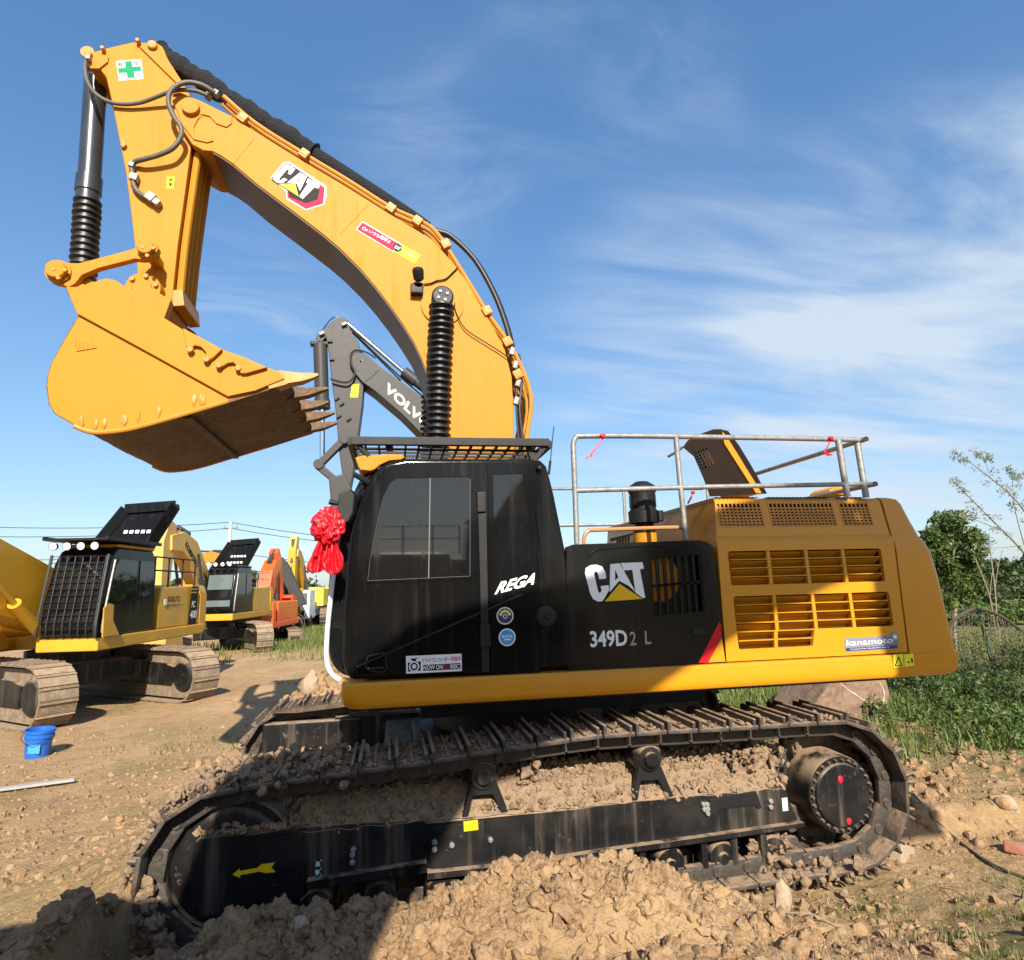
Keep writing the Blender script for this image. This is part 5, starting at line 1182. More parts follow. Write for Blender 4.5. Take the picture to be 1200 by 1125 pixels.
    # boom, stick, bucket
    if not skip_boom:
        boom = boom or [(0.2, 2.0), (1.3, 4.0), (2.4, 5.2), (4.2, 5.9), (6.2, 6.2)]
        bth = bth or [0.75, 0.95, 1.0, 0.72, 0.5]
        bo = P(MB().py(ribbon(boom, bth), -boom_w, boom_w, bev=0.02), 'boom', arm_paint)
        q = MB()
        for yy in (-0.18, -0.06, 0.08): q.tube([(p[0], yy, p[1] + t * 0.53) for p, t in zip(boom, bth)], 0.025, 6, 3)
        P(q, 'hydraulic_pipe', arm_paint, bo)
        mid = boom[len(boom) // 2]
        for s in (-1, 1):
            q = MB(); a, b = V((1.3, 0.42 * s, 1.35)), V((mid[0], 0.42 * s, mid[1] - 0.1)); m_ = a.lerp(b, 0.62)
            q.cyl(a, m_, 0.11, n=16).cyl(m_, b, 0.05, n=12); P(q, 'boom_cylinder', cyl_paint)
        if stick:
            st = P(MB().py(ribbon(stick, sth), -boom_w * 0.75, boom_w * 0.75, bev=0.02), 'stick', arm_paint)
            a = V((boom[-3][0], 0, boom[-3][1] + bth[-3] * 0.7)); b = V((stick[0][0], 0, stick[0][1])); m_ = a.lerp(b, 0.55)
            P(MB().cyl(a, m_, 0.12, n=16).cyl(m_, b, 0.055, n=12), 'stick_cylinder', cyl_paint)
            if bucket is not None:
                e = V((stick[-1][0], stick[-1][1])); ca, sa = math.cos(bucket), math.sin(bucket); tr = lambda u, w: (e.x + u * ca - w * sa, e.y + u * sa + w * ca)
                prof = [(-0.1, 0.1), (0.25, 0.12), (0.6, -0.1), (0.8, -0.5), (0.75, -0.95), (0.45, -1.3), (-0.2, -1.45), (-0.75, -1.3)]
                sh = [tr(*p) for p in prof]; inn = [tr(p[0] * 0.93, p[1] * 0.95 + 0.02) for p in prof]
                bk = P(MB().py(sh + inn[::-1], -0.72, 0.72), 'bucket', arm_paint)
                side = [tr(*p) for p in prof] + [tr(-0.35, -0.5)]
                P(MB().py(side, -0.75, -0.70), 'side_plate', arm_paint, bk); P(MB().py(side, 0.70, 0.75), 'side_plate', arm_paint, bk)
                for i in range(5): P(MB().loft([[(tr(-0.7, -1.36)[0], -0.6 + 0.3 * i + a * 0.06, tr(-0.7, -1.36)[1]), (tr(-0.7, -1.26)[0], -0.6 + 0.3 * i + a * 0.06, tr(-0.7, -1.26)[1]), (tr(-1.02, -1.20)[0], -0.6 + 0.3 * i + a * 0.04, tr(-1.02, -1.20)[1])] for a in (-1, 1)]), 'bucket_tooth', WORN, bk)
                a = V((stick[0][0], 0, stick[0][1])).lerp(V((e.x, 0, e.y)), 0.06); d = (V((e.x, 0, e.y)) - a).normalized(); nn = V((d.z, 0, -d.x)) * -0.32
                P(MB().cyl(a + nn * 0.9, a + nn + d * 1.5, 0.11, n=14).cyl(a + nn + d * 1.5, a + nn + d * 2.3, 0.05, n=10), 'bucket_cylinder', cyl_paint)
    return T
def local_text(T, par, key, o, x, y, m, name='lettering'): MB().text(key, o, x, y).build(name, m, par, world=False)
def child(T, nm): return next(c for c in T.children if c.name.split('.')[0] == nm)

# 1. yellow machine at the left, cab turned across its tracks
PC = excavator('excavator', 'yellow excavator with grille-guarded black cab and raised bonnet lid at the left edge', (-7.78, 8.95, Hs(-6.4, 7.6) + 0.0), math.radians(-97), math.radians(57), YEL_K,
               boom=[(0.2, 1.9), (1.4, 2.25), (3.0, 2.70), (4.8, 3.0), (6.6, 2.9)], bth=[0.95, 1.15, 1.25, 1.0, 0.7], stick=[(6.2, 3.5), (6.6, 2.9), (7.2, 1.2)], sth=[0.4, 0.8, 0.45], bucket=2.2,
               shoe=SHOE_L, guard=True, lamps=True, lid=True, roof_paint=YEL_K, cyl_paint=YEL_K, rails=BLK_M)
hd = child(PC, 'engine_hood')
Yh = 1.508
MB().plate([(-2.05, Yh, 1.48), (-2.18, Yh, 2.40), (-2.55, Yh, 2.40), (-2.50, Yh, 1.48)], [], (0, 0.003, 0)).build('black_band', DBLK, hd, world=False)
# the lettering reads from the machine's left side: x runs backwards along the body
lx, lz = V((-1, 0, 0)), V((0, 0, 1))
local_text(PC, hd, 'PC', (-2.20, Yh + 0.006, 1.88), lx * 0.20, lz * 0.16, WHT); local_text(PC, hd, '400', (-2.14, Yh + 0.006, 1.62), lx * 0.36, lz * 0.19, WHT)
local_text(PC, hd, 'SOKUTO', (-0.95, Yh + 0.004, 2.04), lx * 0.62, lz * 0.13, DBLK); local_text(PC, hd, 'kan2', (-0.95, Yh + 0.004, 1.93), lx * 0.62, lz * 0.07, NAVY)
MB().box((-0.84, Yh, 2.05), (0.13, 0.006, 0.13)).build('sticker', WHT, hd, world=False)
local_text(PC, hd, 'kan2', (-1.0, Yh + 0.004, 1.68), lx * 0.48, lz * 0.045, GRYD); local_text(PC, hd, 'kan2', (-1.0, Yh + 0.004, 1.61), lx * 0.48, lz * 0.045, GRYD)
MB().box((-2.27, Yh + 0.004, 2.25), (0.40, 0.004, 0.03)).box((-2.29, Yh + 0.004, 2.33), (0.40, 0.004, 0.03)).build('band_line', YEL_K, hd, world=False)
q = MB().prism([(1.68, 1.56, 1.46), (1.70, 1.56, 2.0), (1.55, 1.56, 2.08), (1.38, 1.56, 2.05), (1.36, 1.56, 1.75), (1.1, 1.56, 1.46)], (0, 0.03, 0), bev=0.02); q.build('step_guard', YEL_K, PC, world=False)
MB().lathe((-1.0, 0.85, 2.42), (0, 0, 1), [(0, 0.26), (0.06, 0.30), (0.28, 0.30), (0.36, 0.22)], 20).build('silencer', BLK_M, PC, world=False)
# 2. yellow machine behind it, facing the camera
Y2 = excavator('excavator', 'older yellow excavator facing the camera, behind the black-guarded one, four roof lamps', (-8.15, 20.6, Hs(-8, 20)), math.radians(-97), math.radians(35), YEL_K, arm_paint=mat('faded_yellow_paint', (0.66, 0.40, 0.09), 0.5, var=(3, 0.5, (0.56, 0.32, 0.08))),
               boom=[(0.3, 1.9), (1.3, 2.9), (2.2, 3.7), (3.0, 4.0), (3.9, 3.9)], bth=[0.7, 0.85, 0.9, 0.7, 0.5], stick=[(3.7, 4.6), (3.95, 3.9), (4.1, 1.4)], sth=[0.5, 0.8, 0.45], bucket=0.2, shoe=SHOE_L, lamps=True, lid=True, rails=True, front_glass=CGLS, boom_w=0.26)
local_text(Y2, child(Y2, 'boom'), 'KOM', (2.95, 0.268, 3.85), V((-1.0, 0, -0.72)), V((-0.10, 0, 0.20)), DBLK)
# 3. orange machine
O3 = excavator('excavator', 'orange excavator with a folded orange arm, behind the two yellow ones', (-7.4, 26.6, Hs(-7.1, 26.6) - 0.1), math.radians(84), math.radians(20), ORG, boom_w=0.30,
               boom=[(0.3, 1.9), (0.8, 2.9), (1.1, 3.6), (1.6, 4.1), (2.2, 4.3)], bth=[0.7, 0.9, 0.9, 0.7, 0.5], stick=[(1.9, 4.9), (2.3, 4.3), (3.0, 2.4)], sth=[0.45, 0.7, 0.4], bucket=0.4, rails=False, cyl_paint=VGRY)
G6 = excavator('excavator', 'small grey excavator arm slanting down beside the orange machine', (-9.0, 33.5, Hs(-7.6, 32)), math.radians(-8), math.radians(20), VGRY,
               boom=[(0.2, 1.8), (0.5, 2.7), (0.8, 3.3), (1.1, 3.6), (1.4, 3.7)], bth=[0.7, 0.9, 0.9, 0.7, 0.5], stick=[(1.2, 4.2), (1.5, 3.7), (2.7, 1.5)], sth=[0.5, 0.7, 0.45], rails=False)
cwt = child(O3, 'counterweight')
local_text(O3, cwt, 'ZX', (-3.62, 0.10, 1.75), V((0.10, -0.62, 0)), lz * 0.22, WHT); MB().box((-3.28, -1.30, 1.85), (0.02, 0.4, 0.18), Matrix.Rotation(0.7, 3, 'Z')).build('sticker', WHT, cwt, world=False)
# 4-6. farther ones
Y4 = excavator('excavator', 'yellow excavator far off with its arm standing upright, left of the white truck', (-7.0, 39.0, Hs(-7, 39)), math.radians(-95), math.radians(10), YEL_G, arm_paint=YEL_K,
               boom=[(0.3, 1.9), (1.4, 3.2), (2.0, 3.9), (2.6, 4.4), (3.4, 4.6)], bth=[0.7, 0.8, 0.9, 0.7, 0.5], stick=[(3.2, 5.6), (3.4, 4.6), (3.6, 2.2)], sth=[0.5, 0.75, 0.4], bucket=0.2, rails=False, cab_side=-1)
Y5 = excavator('excavator', 'pale lemon excavator far off beside the red ribbon, boom lowered', (-5.2, 44.0, Hs(-5, 44)), math.radians(-50), math.radians(30), YEL_G,
               boom=[(0.3, 1.9), (1.4, 3.4), (2.4, 4.2), (4.0, 4.3), (5.4, 3.7)], bth=[0.7, 0.9, 0.95, 0.7, 0.5], stick=[(5.0, 4.5), (5.4, 3.7), (6.2, 1.8)], sth=[0.45, 0.75, 0.4], bucket=0.6, rails=False)
Y6 = excavator('excavator', 'muddy yellow excavator far off between the orange arm and the upright one', (-10.5, 43.0, Hs(-10, 43)), math.radians(-150), math.radians(60), YEL_W,
               boom=[(0.3, 1.9), (1.4, 3.4), (2.4, 4.4), (3.6, 4.7), (4.8, 4.4)], bth=[0.7, 0.9, 0.95, 0.7, 0.5], stick=[(4.4, 5.1), (4.8, 4.4), (5.2, 2.2)], sth=[0.45, 0.75, 0.4], bucket=0.4, rails=False)
# 7. charcoal machine directly behind the big one: boom and stick from their side outline
GY_ = 7.1
VG = excavator('excavator', 'charcoal grey excavator behind the big yellow one, white lettering on its boom', (5.0, 7.43, Hs(5, 7)), math.radians(180), math.radians(180), VGRY, skip_boom=True, rails=False, cab_paint=VGRY)
G_ = lambda l, y0, y1, bev=0.02: MB().py(PL(l, GY_, kv), y0, y1, bev=bev)
def gpart(q, nm, m, par=None):
    o = q.build(nm, m, None); par = par or VG
    o.parent = par; base = VG
    o.matrix_parent_inverse = (Matrix.Translation(VG.location) @ Matrix.Rotation(math.pi, 4, 'Z')).inverted() if par is VG else Matrix.Identity(4)
    return o
gst = gpart(G_([(52, 185), (60, 160), (95, 130), (150, 85), (185, 62), (215, 60), (240, 72), (245, 100), (262, 140), (310, 215), (328, 300), (340, 440), (333, 560), (300, 805), (275, 990), (255, 1090), (222, 1095), (190, 860), (172, 640), (145, 430), (130, 280), (112, 180), (80, 215), (58, 210)], GY_, GY_ + 0.5), 'stick', VGRY)
gb = gpart(G_([(265, 310), (275, 285), (300, 272), (330, 275), (365, 300), (450, 375), (560, 450), (735, 580), (1100, 900), (1350, 1200), (1500, 1500), (1350, 1550), (1150, 1250), (900, 950), (720, 800), (560, 640), (395, 500), (330, 455), (285, 400), (262, 345)], GY_ - 0.08, GY_ + 0.58), 'boom', VGRY)
text_on_g = MB()
a, b, c = (pix(*kv(*q), GY_ - 0.083) for q in ((458, 498), (722, 742), (485, 450)))
o = text_on_g.text('VOLVO', a, (b - a) * 1.0, c - a).build('lettering', WHT, None); o.parent = gb
q = MB().tube(PL([(345, 445), (378, 425), (432, 375)], GY_ - 0.085, kv), 0.006, 4, 1); q2 = q.build('weld_seam', BLK_M, None); q2.parent = gb
q = MB(); a, b = pix(*kv(232, 90), GY_ + 0.1), pix(*kv(585, 395), GY_ + 0.1); q.cyl(a, b, 0.05, n=12); gr_ = gpart(q, 'stick_cylinder', CHR)
q = MB(); a2, b2 = pix(*kv(575, 385), GY_ + 0.1), pix(*kv(800, 560), GY_ + 0.1); q.lathe(a2, b2 - a2, [(0, 0.08), (0.02, 0.13), (0.35, 0.13), (0.36, 0.11), ((b2 - a2).length, 0.11)], 16); o = q.build('cylinder_barrel', VGRY, None); o.parent = gr_
q = MB(); q.tube(PL([(250, 120), (390, 260), (560, 420), (700, 540)], GY_ + 0.05, kv), 0.018, 6, 3).tube(PL([(270, 150), (420, 300), (560, 440)], GY_ + 0.2, kv), 0.018, 6, 3); o = q.build('hydraulic_pipe', BLK_M, None); o.parent = gb
q = MB(); a, b = pix(*kv(78, 220), GY_ + 0.1), pix(*kv(90, 608), GY_ + 0.1); q.lathe(a, b - a, [(0, 0.09), (0.02, 0.145), ((b - a).length * 0.86, 0.145), ((b - a).length * 0.87, 0.165), ((b - a).length, 0.165)], 18); gcy = gpart(q, 'bucket_cylinder', VGRY)
q = MB(); q.cyl(b, pix(*kv(90, 930), GY_ + 0.1), 0.055, n=12); o = q.build('cylinder_rod', CHR, None); o.parent = gcy
q = MB(); q.tube(PL([(45, 220), (50, 300), (58, 380)], GY_ + 0.05, kv), 0.03, 6, 2).box(pix(*kv(78, 222), GY_ + 0.1), (0.4, 0.2, 0.06)); o = q.build('cylinder_pipe', BLK_M, None); o.parent = gcy
q = MB(); q.bar(pix(*kv(72, 945), GY_), pix(*kv(222, 795), GY_), 0.14, 0.20, bev=0.02, up=(0, 1, 0)).bar(pix(*kv(75, 960), GY_), pix(*kv(215, 1075), GY_), 0.14, 0.17, bev=0.02, up=(0, 1, 0))
for x, y in ((72, 945), (222, 795)): c = pix(*kv(x, y), GY_); q.lathe((c.x, GY_ - 0.12, c.z), (0, 1, 0), [(0, 0.09), (0.01, 0.105), (0.25, 0.105)], 18)
gpart(q, 'bucket_link', VGRY)
MBq = MB(); MBq.tube(PL([(330, 262), (290, 258), (262, 285), (265, 340), (285, 385), (275, 425), (240, 450), (190, 445), (140, 430)], GY_ - 0.1, kv), 0.024, 8, 4).tube(PL([(330, 262), (365, 275), (410, 305)], GY_ - 0.1, kv), 0.018, 6, 3).tube(PL([(90, 140), (130, 85), (165, 58), (185, 72)], GY_ + 0.1, kv), 0.014, 6, 3)
for o in MBq.each('loop_hose', RUB, None): o.parent = gst
MB_ = MB().plate(PL([(268, 462), (312, 460), (304, 540), (258, 540)], GY_ - 0.002, kv), [], (0, -0.003, 0)); o = MB_.build('warning_sticker', LEMON, None); o.parent = gst
q = MB()
for x, y, r in ((222, 102, 0.6), (88, 158, 0.6), (328, 325, .6)): q.box(pix(*kv(x, y), GY_ - 0.04), (0.11, 0.08, 0.06), Matrix.Rotation(-0.5, 3, 'Y'), bev=0.01)
for o in q.each('grease_fitting', GALV, None): o.parent = gst
q = MB()
for x, y, t in ((180, 548, .6), (208, 580, .6), (250, 672, .6), (190, 655, .6), (138, 205, 0), (148, 313, 0)): q.box(pix(*kv(x, y), GY_ - 0.02), (0.10, 0.05, 0.03), Matrix.Rotation(-t, 3, 'Y'))
for o in q.each('hose_bracket', BLK_M, None): o.parent = gst
p = pix(*kv(150, 1060), GY_ + 0.25); q = MB().py([(p.x + 0.0, p.z + 0.0), (p.x + 0.05, p.z - 0.5), (p.x + 0.1, p.z - 1.25), (p.x + 0.7, p.z - 1.5), (p.x + 1.15, p.z - 1.3), (p.x + 0.7, p.z - 0.8), (p.x + 0.3, p.z + 0.1)], GY_ - 0.5, GY_ + 1.0, bev=0.03); gpart(q, 'bucket', VGRY)
# 8. the machine parked behind the photographer: its boom shades the cab side and mirrors in the cab glass
BB = [(-2.62, 2.4), (-2.10, 3.98), (-1.60, 5.20), (-0.76, 5.98), (0.48, 6.36), (1.60, 6.95), (2.67, 7.30)]
cx8, cz8 = -3.55, 0.50
T8 = excavator('excavator', 'dark-cabbed yellow excavator parked facing right behind the photographer', (cx8, -8.42, cz8), 0.0, 0.0, YEL_K,
          boom=[(x - cx8, z - cz8) for x, z in BB], bth=[1.0, 1.2, 1.25, 0.86, 0.66, 0.62, 0.55], stick=[(3.04 - cx8, 7.5 - cz8), (3.17 - cx8, 6.5 - cz8), (3.25 - cx8, 5.7 - cz8), (3.25 - cx8, 5.0 - cz8)], sth=[0.6, 0.85, 0.75, 0.5], rails=BLK_M, guard=True)

T9 = excavator('excavator', 'second yellow excavator parked behind the photographer, farther back', (0.9, -13.6, Hs(0.9, -13.6) + 0.25), 0.0, 0.0, YEL_K,
          boom=[(0.2, 2.0), (1.3, 3.6), (2.2, 4.7), (3.6, 5.2), (5.0, 5.2)], bth=[0.7, 0.9, 0.95, 0.7, 0.5], stick=[(4.7, 5.8), (5.0, 5.2), (5.3, 2.6)], sth=[0.45, 0.75, 0.4], bucket=0.6, rails=BLK_M)
# ================================================================== small things on the yard
def put(px, py, z0=None):
    """where a picture point meets the uneven ground"""
    d = RM @ np.array([px - 600, py - 562.5, FPX]); t = 1.0
    for i in range(4000):
        p = CAM + d / np.linalg.norm(d) * t
        if p[2] < Hs(p[0], p[1]): break
        t += 0.01 + t * 0.002
    return V(p)
# blue bucket
p = put(43, 887); bz = Hs(p.x, p.y)
bp = tag(MB().lathe((0, 0, 0), (0, 0, 1), [(0, 0.115), (0.01, 0.125), (0.24, 0.145), (0.245, 0.156), (0.27, 0.158), (0.275, 0.150), (0.30, 0.150), (0.305, 0.162), (0.34, 0.163), (0.34, 0.150), (0.10, 0.13)], 28).build('plastic_bucket', BLUEP, None), 'blue plastic pail standing on bare soil beside a muddy track', 'bucket')
bp.location = (p.x, p.y, bz - 0.01); bp.rotation_euler = (0.03, 0.06, 0); bp.scale = (1.15, 1.15, 1.12)
o = MB().box((0.02, -0.137, 0.13), (0.13, 0.004, 0.11)).build('paper_label', SKYB, bp, world=False)
o = MB().tube([(-0.16, 0, 0.30), (-0.17, -0.07, 0.24), (0, -0.19, 0.19), (0.17, -0.07, 0.24), (0.16, 0, 0.30)], 0.004, 5, 4).build('wire_handle', BLK_M, bp, world=False)
# red satin rosette on the mirror side of the cab
ry = -1.66
rb = thing('ribbon_rosette', 'red satin rosette bow hanging at the front of the black cab', 'ribbon', pix(385, 617, ry))
c = pix(385, 617, ry); q = MB()
tb = bmesh.new(); bmesh.ops.create_icosphere(tb, subdivisions=5, radius=1)
for v in tb.verts:
    d = v.co.normalized(); f = 1 + 0.16 * math.sin(7 * d.x + 6 * mnoise.noise(d * 2.2)) - 0.30 * abs(mnoise.noise(d * 3.1)) - 0.26 * abs(mnoise.noise(d * 6.3 + V((4, 1, 9)))) + 0.12 * mnoise.noise(d * 1.7) + 0.14
    v.co = c + V((d.x * 0.098 * f, d.y * 0.085 * f, d.z * 0.112 * f))
q._merge(tb); q.build('rosette', CLOTH, rb, ang=180)
def pleat(x0, y0, x1, y1, w, off, ph):
    a, b = pix(x0, y0, ry + off), pix(x1, y1, ry + off); tb = bmesh.new(); NU, NV = 44, 26; lay = []
    for side in (0, 1):
        g = []
        for j in range(NV + 1):
            v = j / NV; c = a.lerp(b, v); ww = w * (0.30 + 0.70 * math.sin(min(v * 1.25, 1) * math.pi / 2)) * (1 if v < 0.8 else math.sqrt(max(0.05, 1 - ((v - 0.8) / 0.21) ** 2)))
            g.append([tb.verts.new(c + V(((u / NU - 0.5) * ww * (1 + 0.05 * math.sin(9 * v + ph)) + 0.006 * mnoise.noise(V((u * 0.3, v * 5, ph))), 0.020 * math.sin(u / NU * 17 + ph + 1.6 * math.sin(3 * v)) * (0.4 + v) + 0.016 * mnoise.noise(V((u * 0.16, v * 4, ph + 3))) + 0.004 * side, 0.018 * mnoise.noise(V((u * 0.12, v * 2, ph + 7))) * v))) for u in range(NU + 1)])
        lay.append(g)
    for g in lay:
        for j in range(NV):
            for u in range(NU): tb.faces.new((g[j][u], g[j][u + 1], g[j + 1][u + 1], g[j + 1][u]))
    f, k = lay
    for j in range(NV): tb.faces.new((f[j][0], f[j + 1][0], k[j + 1][0], k[j][0])); tb.faces.new((f[j][NU], k[j][NU], k[j + 1][NU], f[j + 1][NU]))
    for u in range(NU): tb.faces.new((f[0][u], k[0][u], k[0][u + 1], f[0][u + 1])); tb.faces.new((f[NV][u], f[NV][u + 1], k[NV][u + 1], k[NV][u]))
    bmesh.ops.recalc_face_normals(tb, faces=tb.faces[:]); q = MB(); q._merge(tb); q.build('ribbon_drape', CLOTH, rb, ang=120)
pleat(379, 630, 370, 671, 0.135, 0.0, 0.4); pleat(389, 630, 391, 673, 0.135, -0.03, 2.1)
MB().tube([pix(x, y, ry) for x, y in [(378, 630), (372, 640), (370, 652)]], 0.012, 6, 3).build('ribbon_tail', CLOTH, rb)
# little red ribbons knotted to the hand rail
for (pts, lab) in (([(706, 511), (702, 520), (694, 530), (687, 537)], 'thin red ribbon knotted on the long top rail, left end'), ([(973, 514), (971, 522), (966, 530), (972, 534)], 'thin red ribbon knotted on the rail near the counterweight')):
    q = MB(); ps = [pix(x, y, -1.445) for x, y in pts]; q.tube(ps, 0.007, 5, 4).tube([ps[2], ps[2] + (ps[3] - ps[2]) * 0.8 + V((0.035, 0, 0.0))], 0.006, 5, 2).lump(ps[0], (0.026, 0.030, 0.028), 3, 1, 0.3)
    tag(q.build('ribbon', CLOTH, None), lab, 'ribbon', 'red ribbons tied to the rail')
q = MB(); ps = [pix(x, y, 1.40) for x, y in [(812, 577), (810, 583), (806, 590)]]; q.tube(ps, 0.012, 5, 3).lump(ps[0], (0.03, 0.03, 0.03), 3, 1, 0.3); tag(q.build('ribbon', CLOTH, None), 'thin red ribbon on the far rail behind the air cleaner', 'ribbon', 'red ribbons tied to the rail')
# old bucket lying behind the track
LYb = 2.6
ob = PL([(944, 846), (952, 832), (975, 797), (990, 790), (1028, 788), (1040, 796), (1044, 812), (1042, 832), (1034, 850), (1010, 860), (950, 856)], LYb)
lb = tag(MB().py(ob, LYb, LYb + 1.0, bev=0.05, seg=3).build('steel_bucket', mat('rusty_muddy_plate', (0.21, 0.135, 0.085), 0.8, var=[(4, 0.8, (0.10, 0.05, 0.032)), (15, 0.6, (0.30, 0.21, 0.14))], bump=(16, 0.6, 0.02)), None), 'mud-brown rusty digging bucket lying behind the big track', 'bucket')
q = MB()
for l in ([(984, 800), (996, 810), (1008, 818), (1022, 827)], [(1030, 798), (1036, 812), (1034, 826)]):
    q.tube([pix(x, y, LYb - 0.002) for x, y in l], (lambda u: 0.004 + 0.012 * math.sin(3.1 * u) * (0.6 + 0.4 * math.sin(17 * u))), 5, 6)
q.build('pale_rim', mat('pale_scraped_steel', (0.50, 0.43, 0.35), 0.7), lb)
# wire rope trailing from the track
tag(MB().tube([put(*p_) + V((0, 0, 0.02)) for p_ in [(1058, 916), (1075, 938), (1095, 962), (1120, 985), (1150, 1008), (1180, 1024), (1215, 1036), (1260, 1050)]], 0.011, 6, 5).build('steel_cable', HOSE, None), 'dark steel cable trailing over the soil behind the track', 'cable')
# stones and bricks one can single out
stones = [('stone', 'big tan brick-shaped block against the rear foot of the track', 'stone', (1052, 1004), (0.13, 0.085, 0.09), ROCK, 0.35), ('stone', 'upright tan stone on the grassy foreground right of the mound', 'stone', (918, 1068), (0.055, 0.05, 0.13), ROCK, 0.3),
          ('stone', 'pale round stone on the rubble far right beside the cable', 'stone', (1178, 945), (0.11, 0.08, 0.07), ROCK, 0.3), ('brick', 'broken red brick on the soil at the right edge', 'brick', (1196, 999), (0.13, 0.08, 0.06), BRICK, 0.15),
          ('stone', 'smooth reddish stone topping the mound under the frame', 'stone', (722, 1006), (0.05, 0.045, 0.085), BRICK, 0.25), ('stone', 'pale pebble-faced stone in the shaded mound under the yellow arrow', 'stone', (352, 1088), (0.045, 0.04, 0.045), ROCK, 0.35),
          ('stone', 'small white stone on the sunny slope of the mound', 'stone', (692, 1074), (0.035, 0.03, 0.03), ROCK, 0.3), ('stone', 'tall pale stone leaning on the dirt behind the far track', 'stone', (363, 812), (0.09, 0.08, 0.19), ROCK, 0.3)]
for nm, lab, cat, px_, s, m_, am in stones:
    p = put(*px_); R = Matrix.Rotation(random.uniform(-0.5, 0.5), 3, 'Y') @ Matrix.Rotation(random.uniform(0, 3), 3, 'Z') if s[2] < 0.1 else Matrix.Rotation(0.15, 3, 'Y')
    if 'block' in lab or nm == 'brick':
        o = MB().box((0, 0, 0), (s[0] * 2, s[1] * 2, s[2] * 1.6), Matrix.Rotation(0.5, 3, 'Z') @ Matrix.Rotation(0.35, 3, 'Y'), bev=0.018).build(nm, m_, None)
    else: o = MB().lump((0, 0, 0), s, len(lab), 3, am, R).build(nm, m_, None, ang=30)
    o.location = p + V((0, 0, s[2] * 0.35)); tag(o, lab, cat)
o = MB().lump((0, 0, 0), (0.09, 0.07, 0.05), 9, 3, 0.9).build('plastic_bag', mat('pale_green_film', (0.45, 0.52, 0.40), 0.35), None, ang=25); o.location = put(1010, 1012) + V((0, 0, 0.05)); tag(o, 'crumpled pale green plastic scrap by the rear of the track', 'litter')
# two wooden battens on the left soil and a plank
p = put(30, 925); tag(MB().bar(p + V((-0.5, -0.1, 0.03)), p + V((0.45, 0.15, 0.035)), 0.10, 0.03, bev=0.005).build('wooden_board', mat('weathered_board', (0.36, 0.34, 0.32), 0.8, var=(12, 0.6, (0.27, 0.25, 0.23))), None), 'weathered grey board lying on bare soil at the left edge', 'board')

# utility pole and its wires
px0 = pix(263, 700, 42); px1 = pix(270.5, 611, 42)
up_ = thing('utility_pole', 'slim grey concrete utility pole beyond the yellow excavators', 'pole', (px0.x, 42, Hs(px0.x, 42)))
MB().cyl((px0.x, 42, Hs(px0.x, 42) - 0.3), px1, 0.17, 0.11, n=14).build('pole_shaft', mat('pale_concrete', (0.48, 0.46, 0.43), 0.8), up_)
mm = MB()
for (x, y) in ((270, 619), (266, 647)):
    c = pix(x, y, 42); mm.bar(c + V((-0.55, 0.2, 0)), c + V((0.55, -0.2, 0)), 0.08, 0.08)
    for t in (-0.45, 0, 0.45): mm.cyl(c + V((t, -t * 0.36, 0.04)), c + V((t, -t * 0.36, 0.2)), 0.04, n=8)
mm.build('cross_arm', GALV, up_)
for (l, r, mid, lab) in (((-60, 616), (470, 634), (270, 612), 'topmost of the three sagging power wires behind the pole'), ((-60, 628), (470, 640), (270, 619), 'middle one of the three sagging power wires on the pole'), ((-80, 655), (470, 664), (266, 646), 'lowest of the three power wires, running to the red rosette')):
    a, m_, b = pix(*l, 42), pix(*mid, 42), pix(*r, 48); q = MB()
    for s, e in ((a, m_), (m_, b)): q.tube([s.lerp(e, t) - V((0, 0, 4 * 0.28 * t * (1 - t))) for t in np.linspace(0, 1, 9)], 0.022, 5, 1)
    tag(q.build('power_line', BLK_M, None), lab, 'wire', 'power wires on the pole')

# white truck far off
wt = thing('truck', 'white truck seen from the front between the far yellow machines', 'truck', (-7.0, 36.0, Hs(-7, 36)), math.radians(-95))
WL = lambda q, nm, m, par=wt: q.build(nm, m, par, world=False)
tcab = WL(MB().py([(0.9, 0.55), (0.98, 0.7), (0.95, 1.35), (0.78, 2.15), (0.6, 2.3), (-0.7, 2.3), (-0.75, 0.55)], -0.92, 0.92, bev=0.06), 'cab', WPNT)
WL(MB().plate([(0.96, -0.8, 1.4), (0.96, 0.8, 1.4), (0.80, 0.76, 2.12), (0.80, -0.76, 2.12)], [], (0.012, 0, 0)), 'windscreen', CGLS, tcab)
WL(MB().box((0.99, 0, 0.85), (0.03, 1.25, 0.42), bev=0.01), 'grille', DBLK, tcab)
for s in (-1, 1): WL(MB().lathe((0.98, 0.72 * s, 0.8), (1, 0, 0), [(0, 0.12), (0.03, 0.10)], 14), 'headlight', LENS, tcab)
for s in (-1, 1):
    for x in (0.35, -3.0): WL(MB().lathe((x, s * 0.72, 0.38), (0, s, 0), [(0, 0.36), (0.02, 0.38), (0.2, 0.38), (0.22, 0.2), (0.18, 0.05)], 20), 'wheel', RUB)
WL(MB().box((-2.6, 0, 0.75), (3.8, 1.9, 0.12)).box((-2.6, 0, 1.05), (3.7, 1.85, 0.5), bev=0.02), 'load_bed', mat('grey_blue_paint', (0.25, 0.3, 0.34), 0.5))

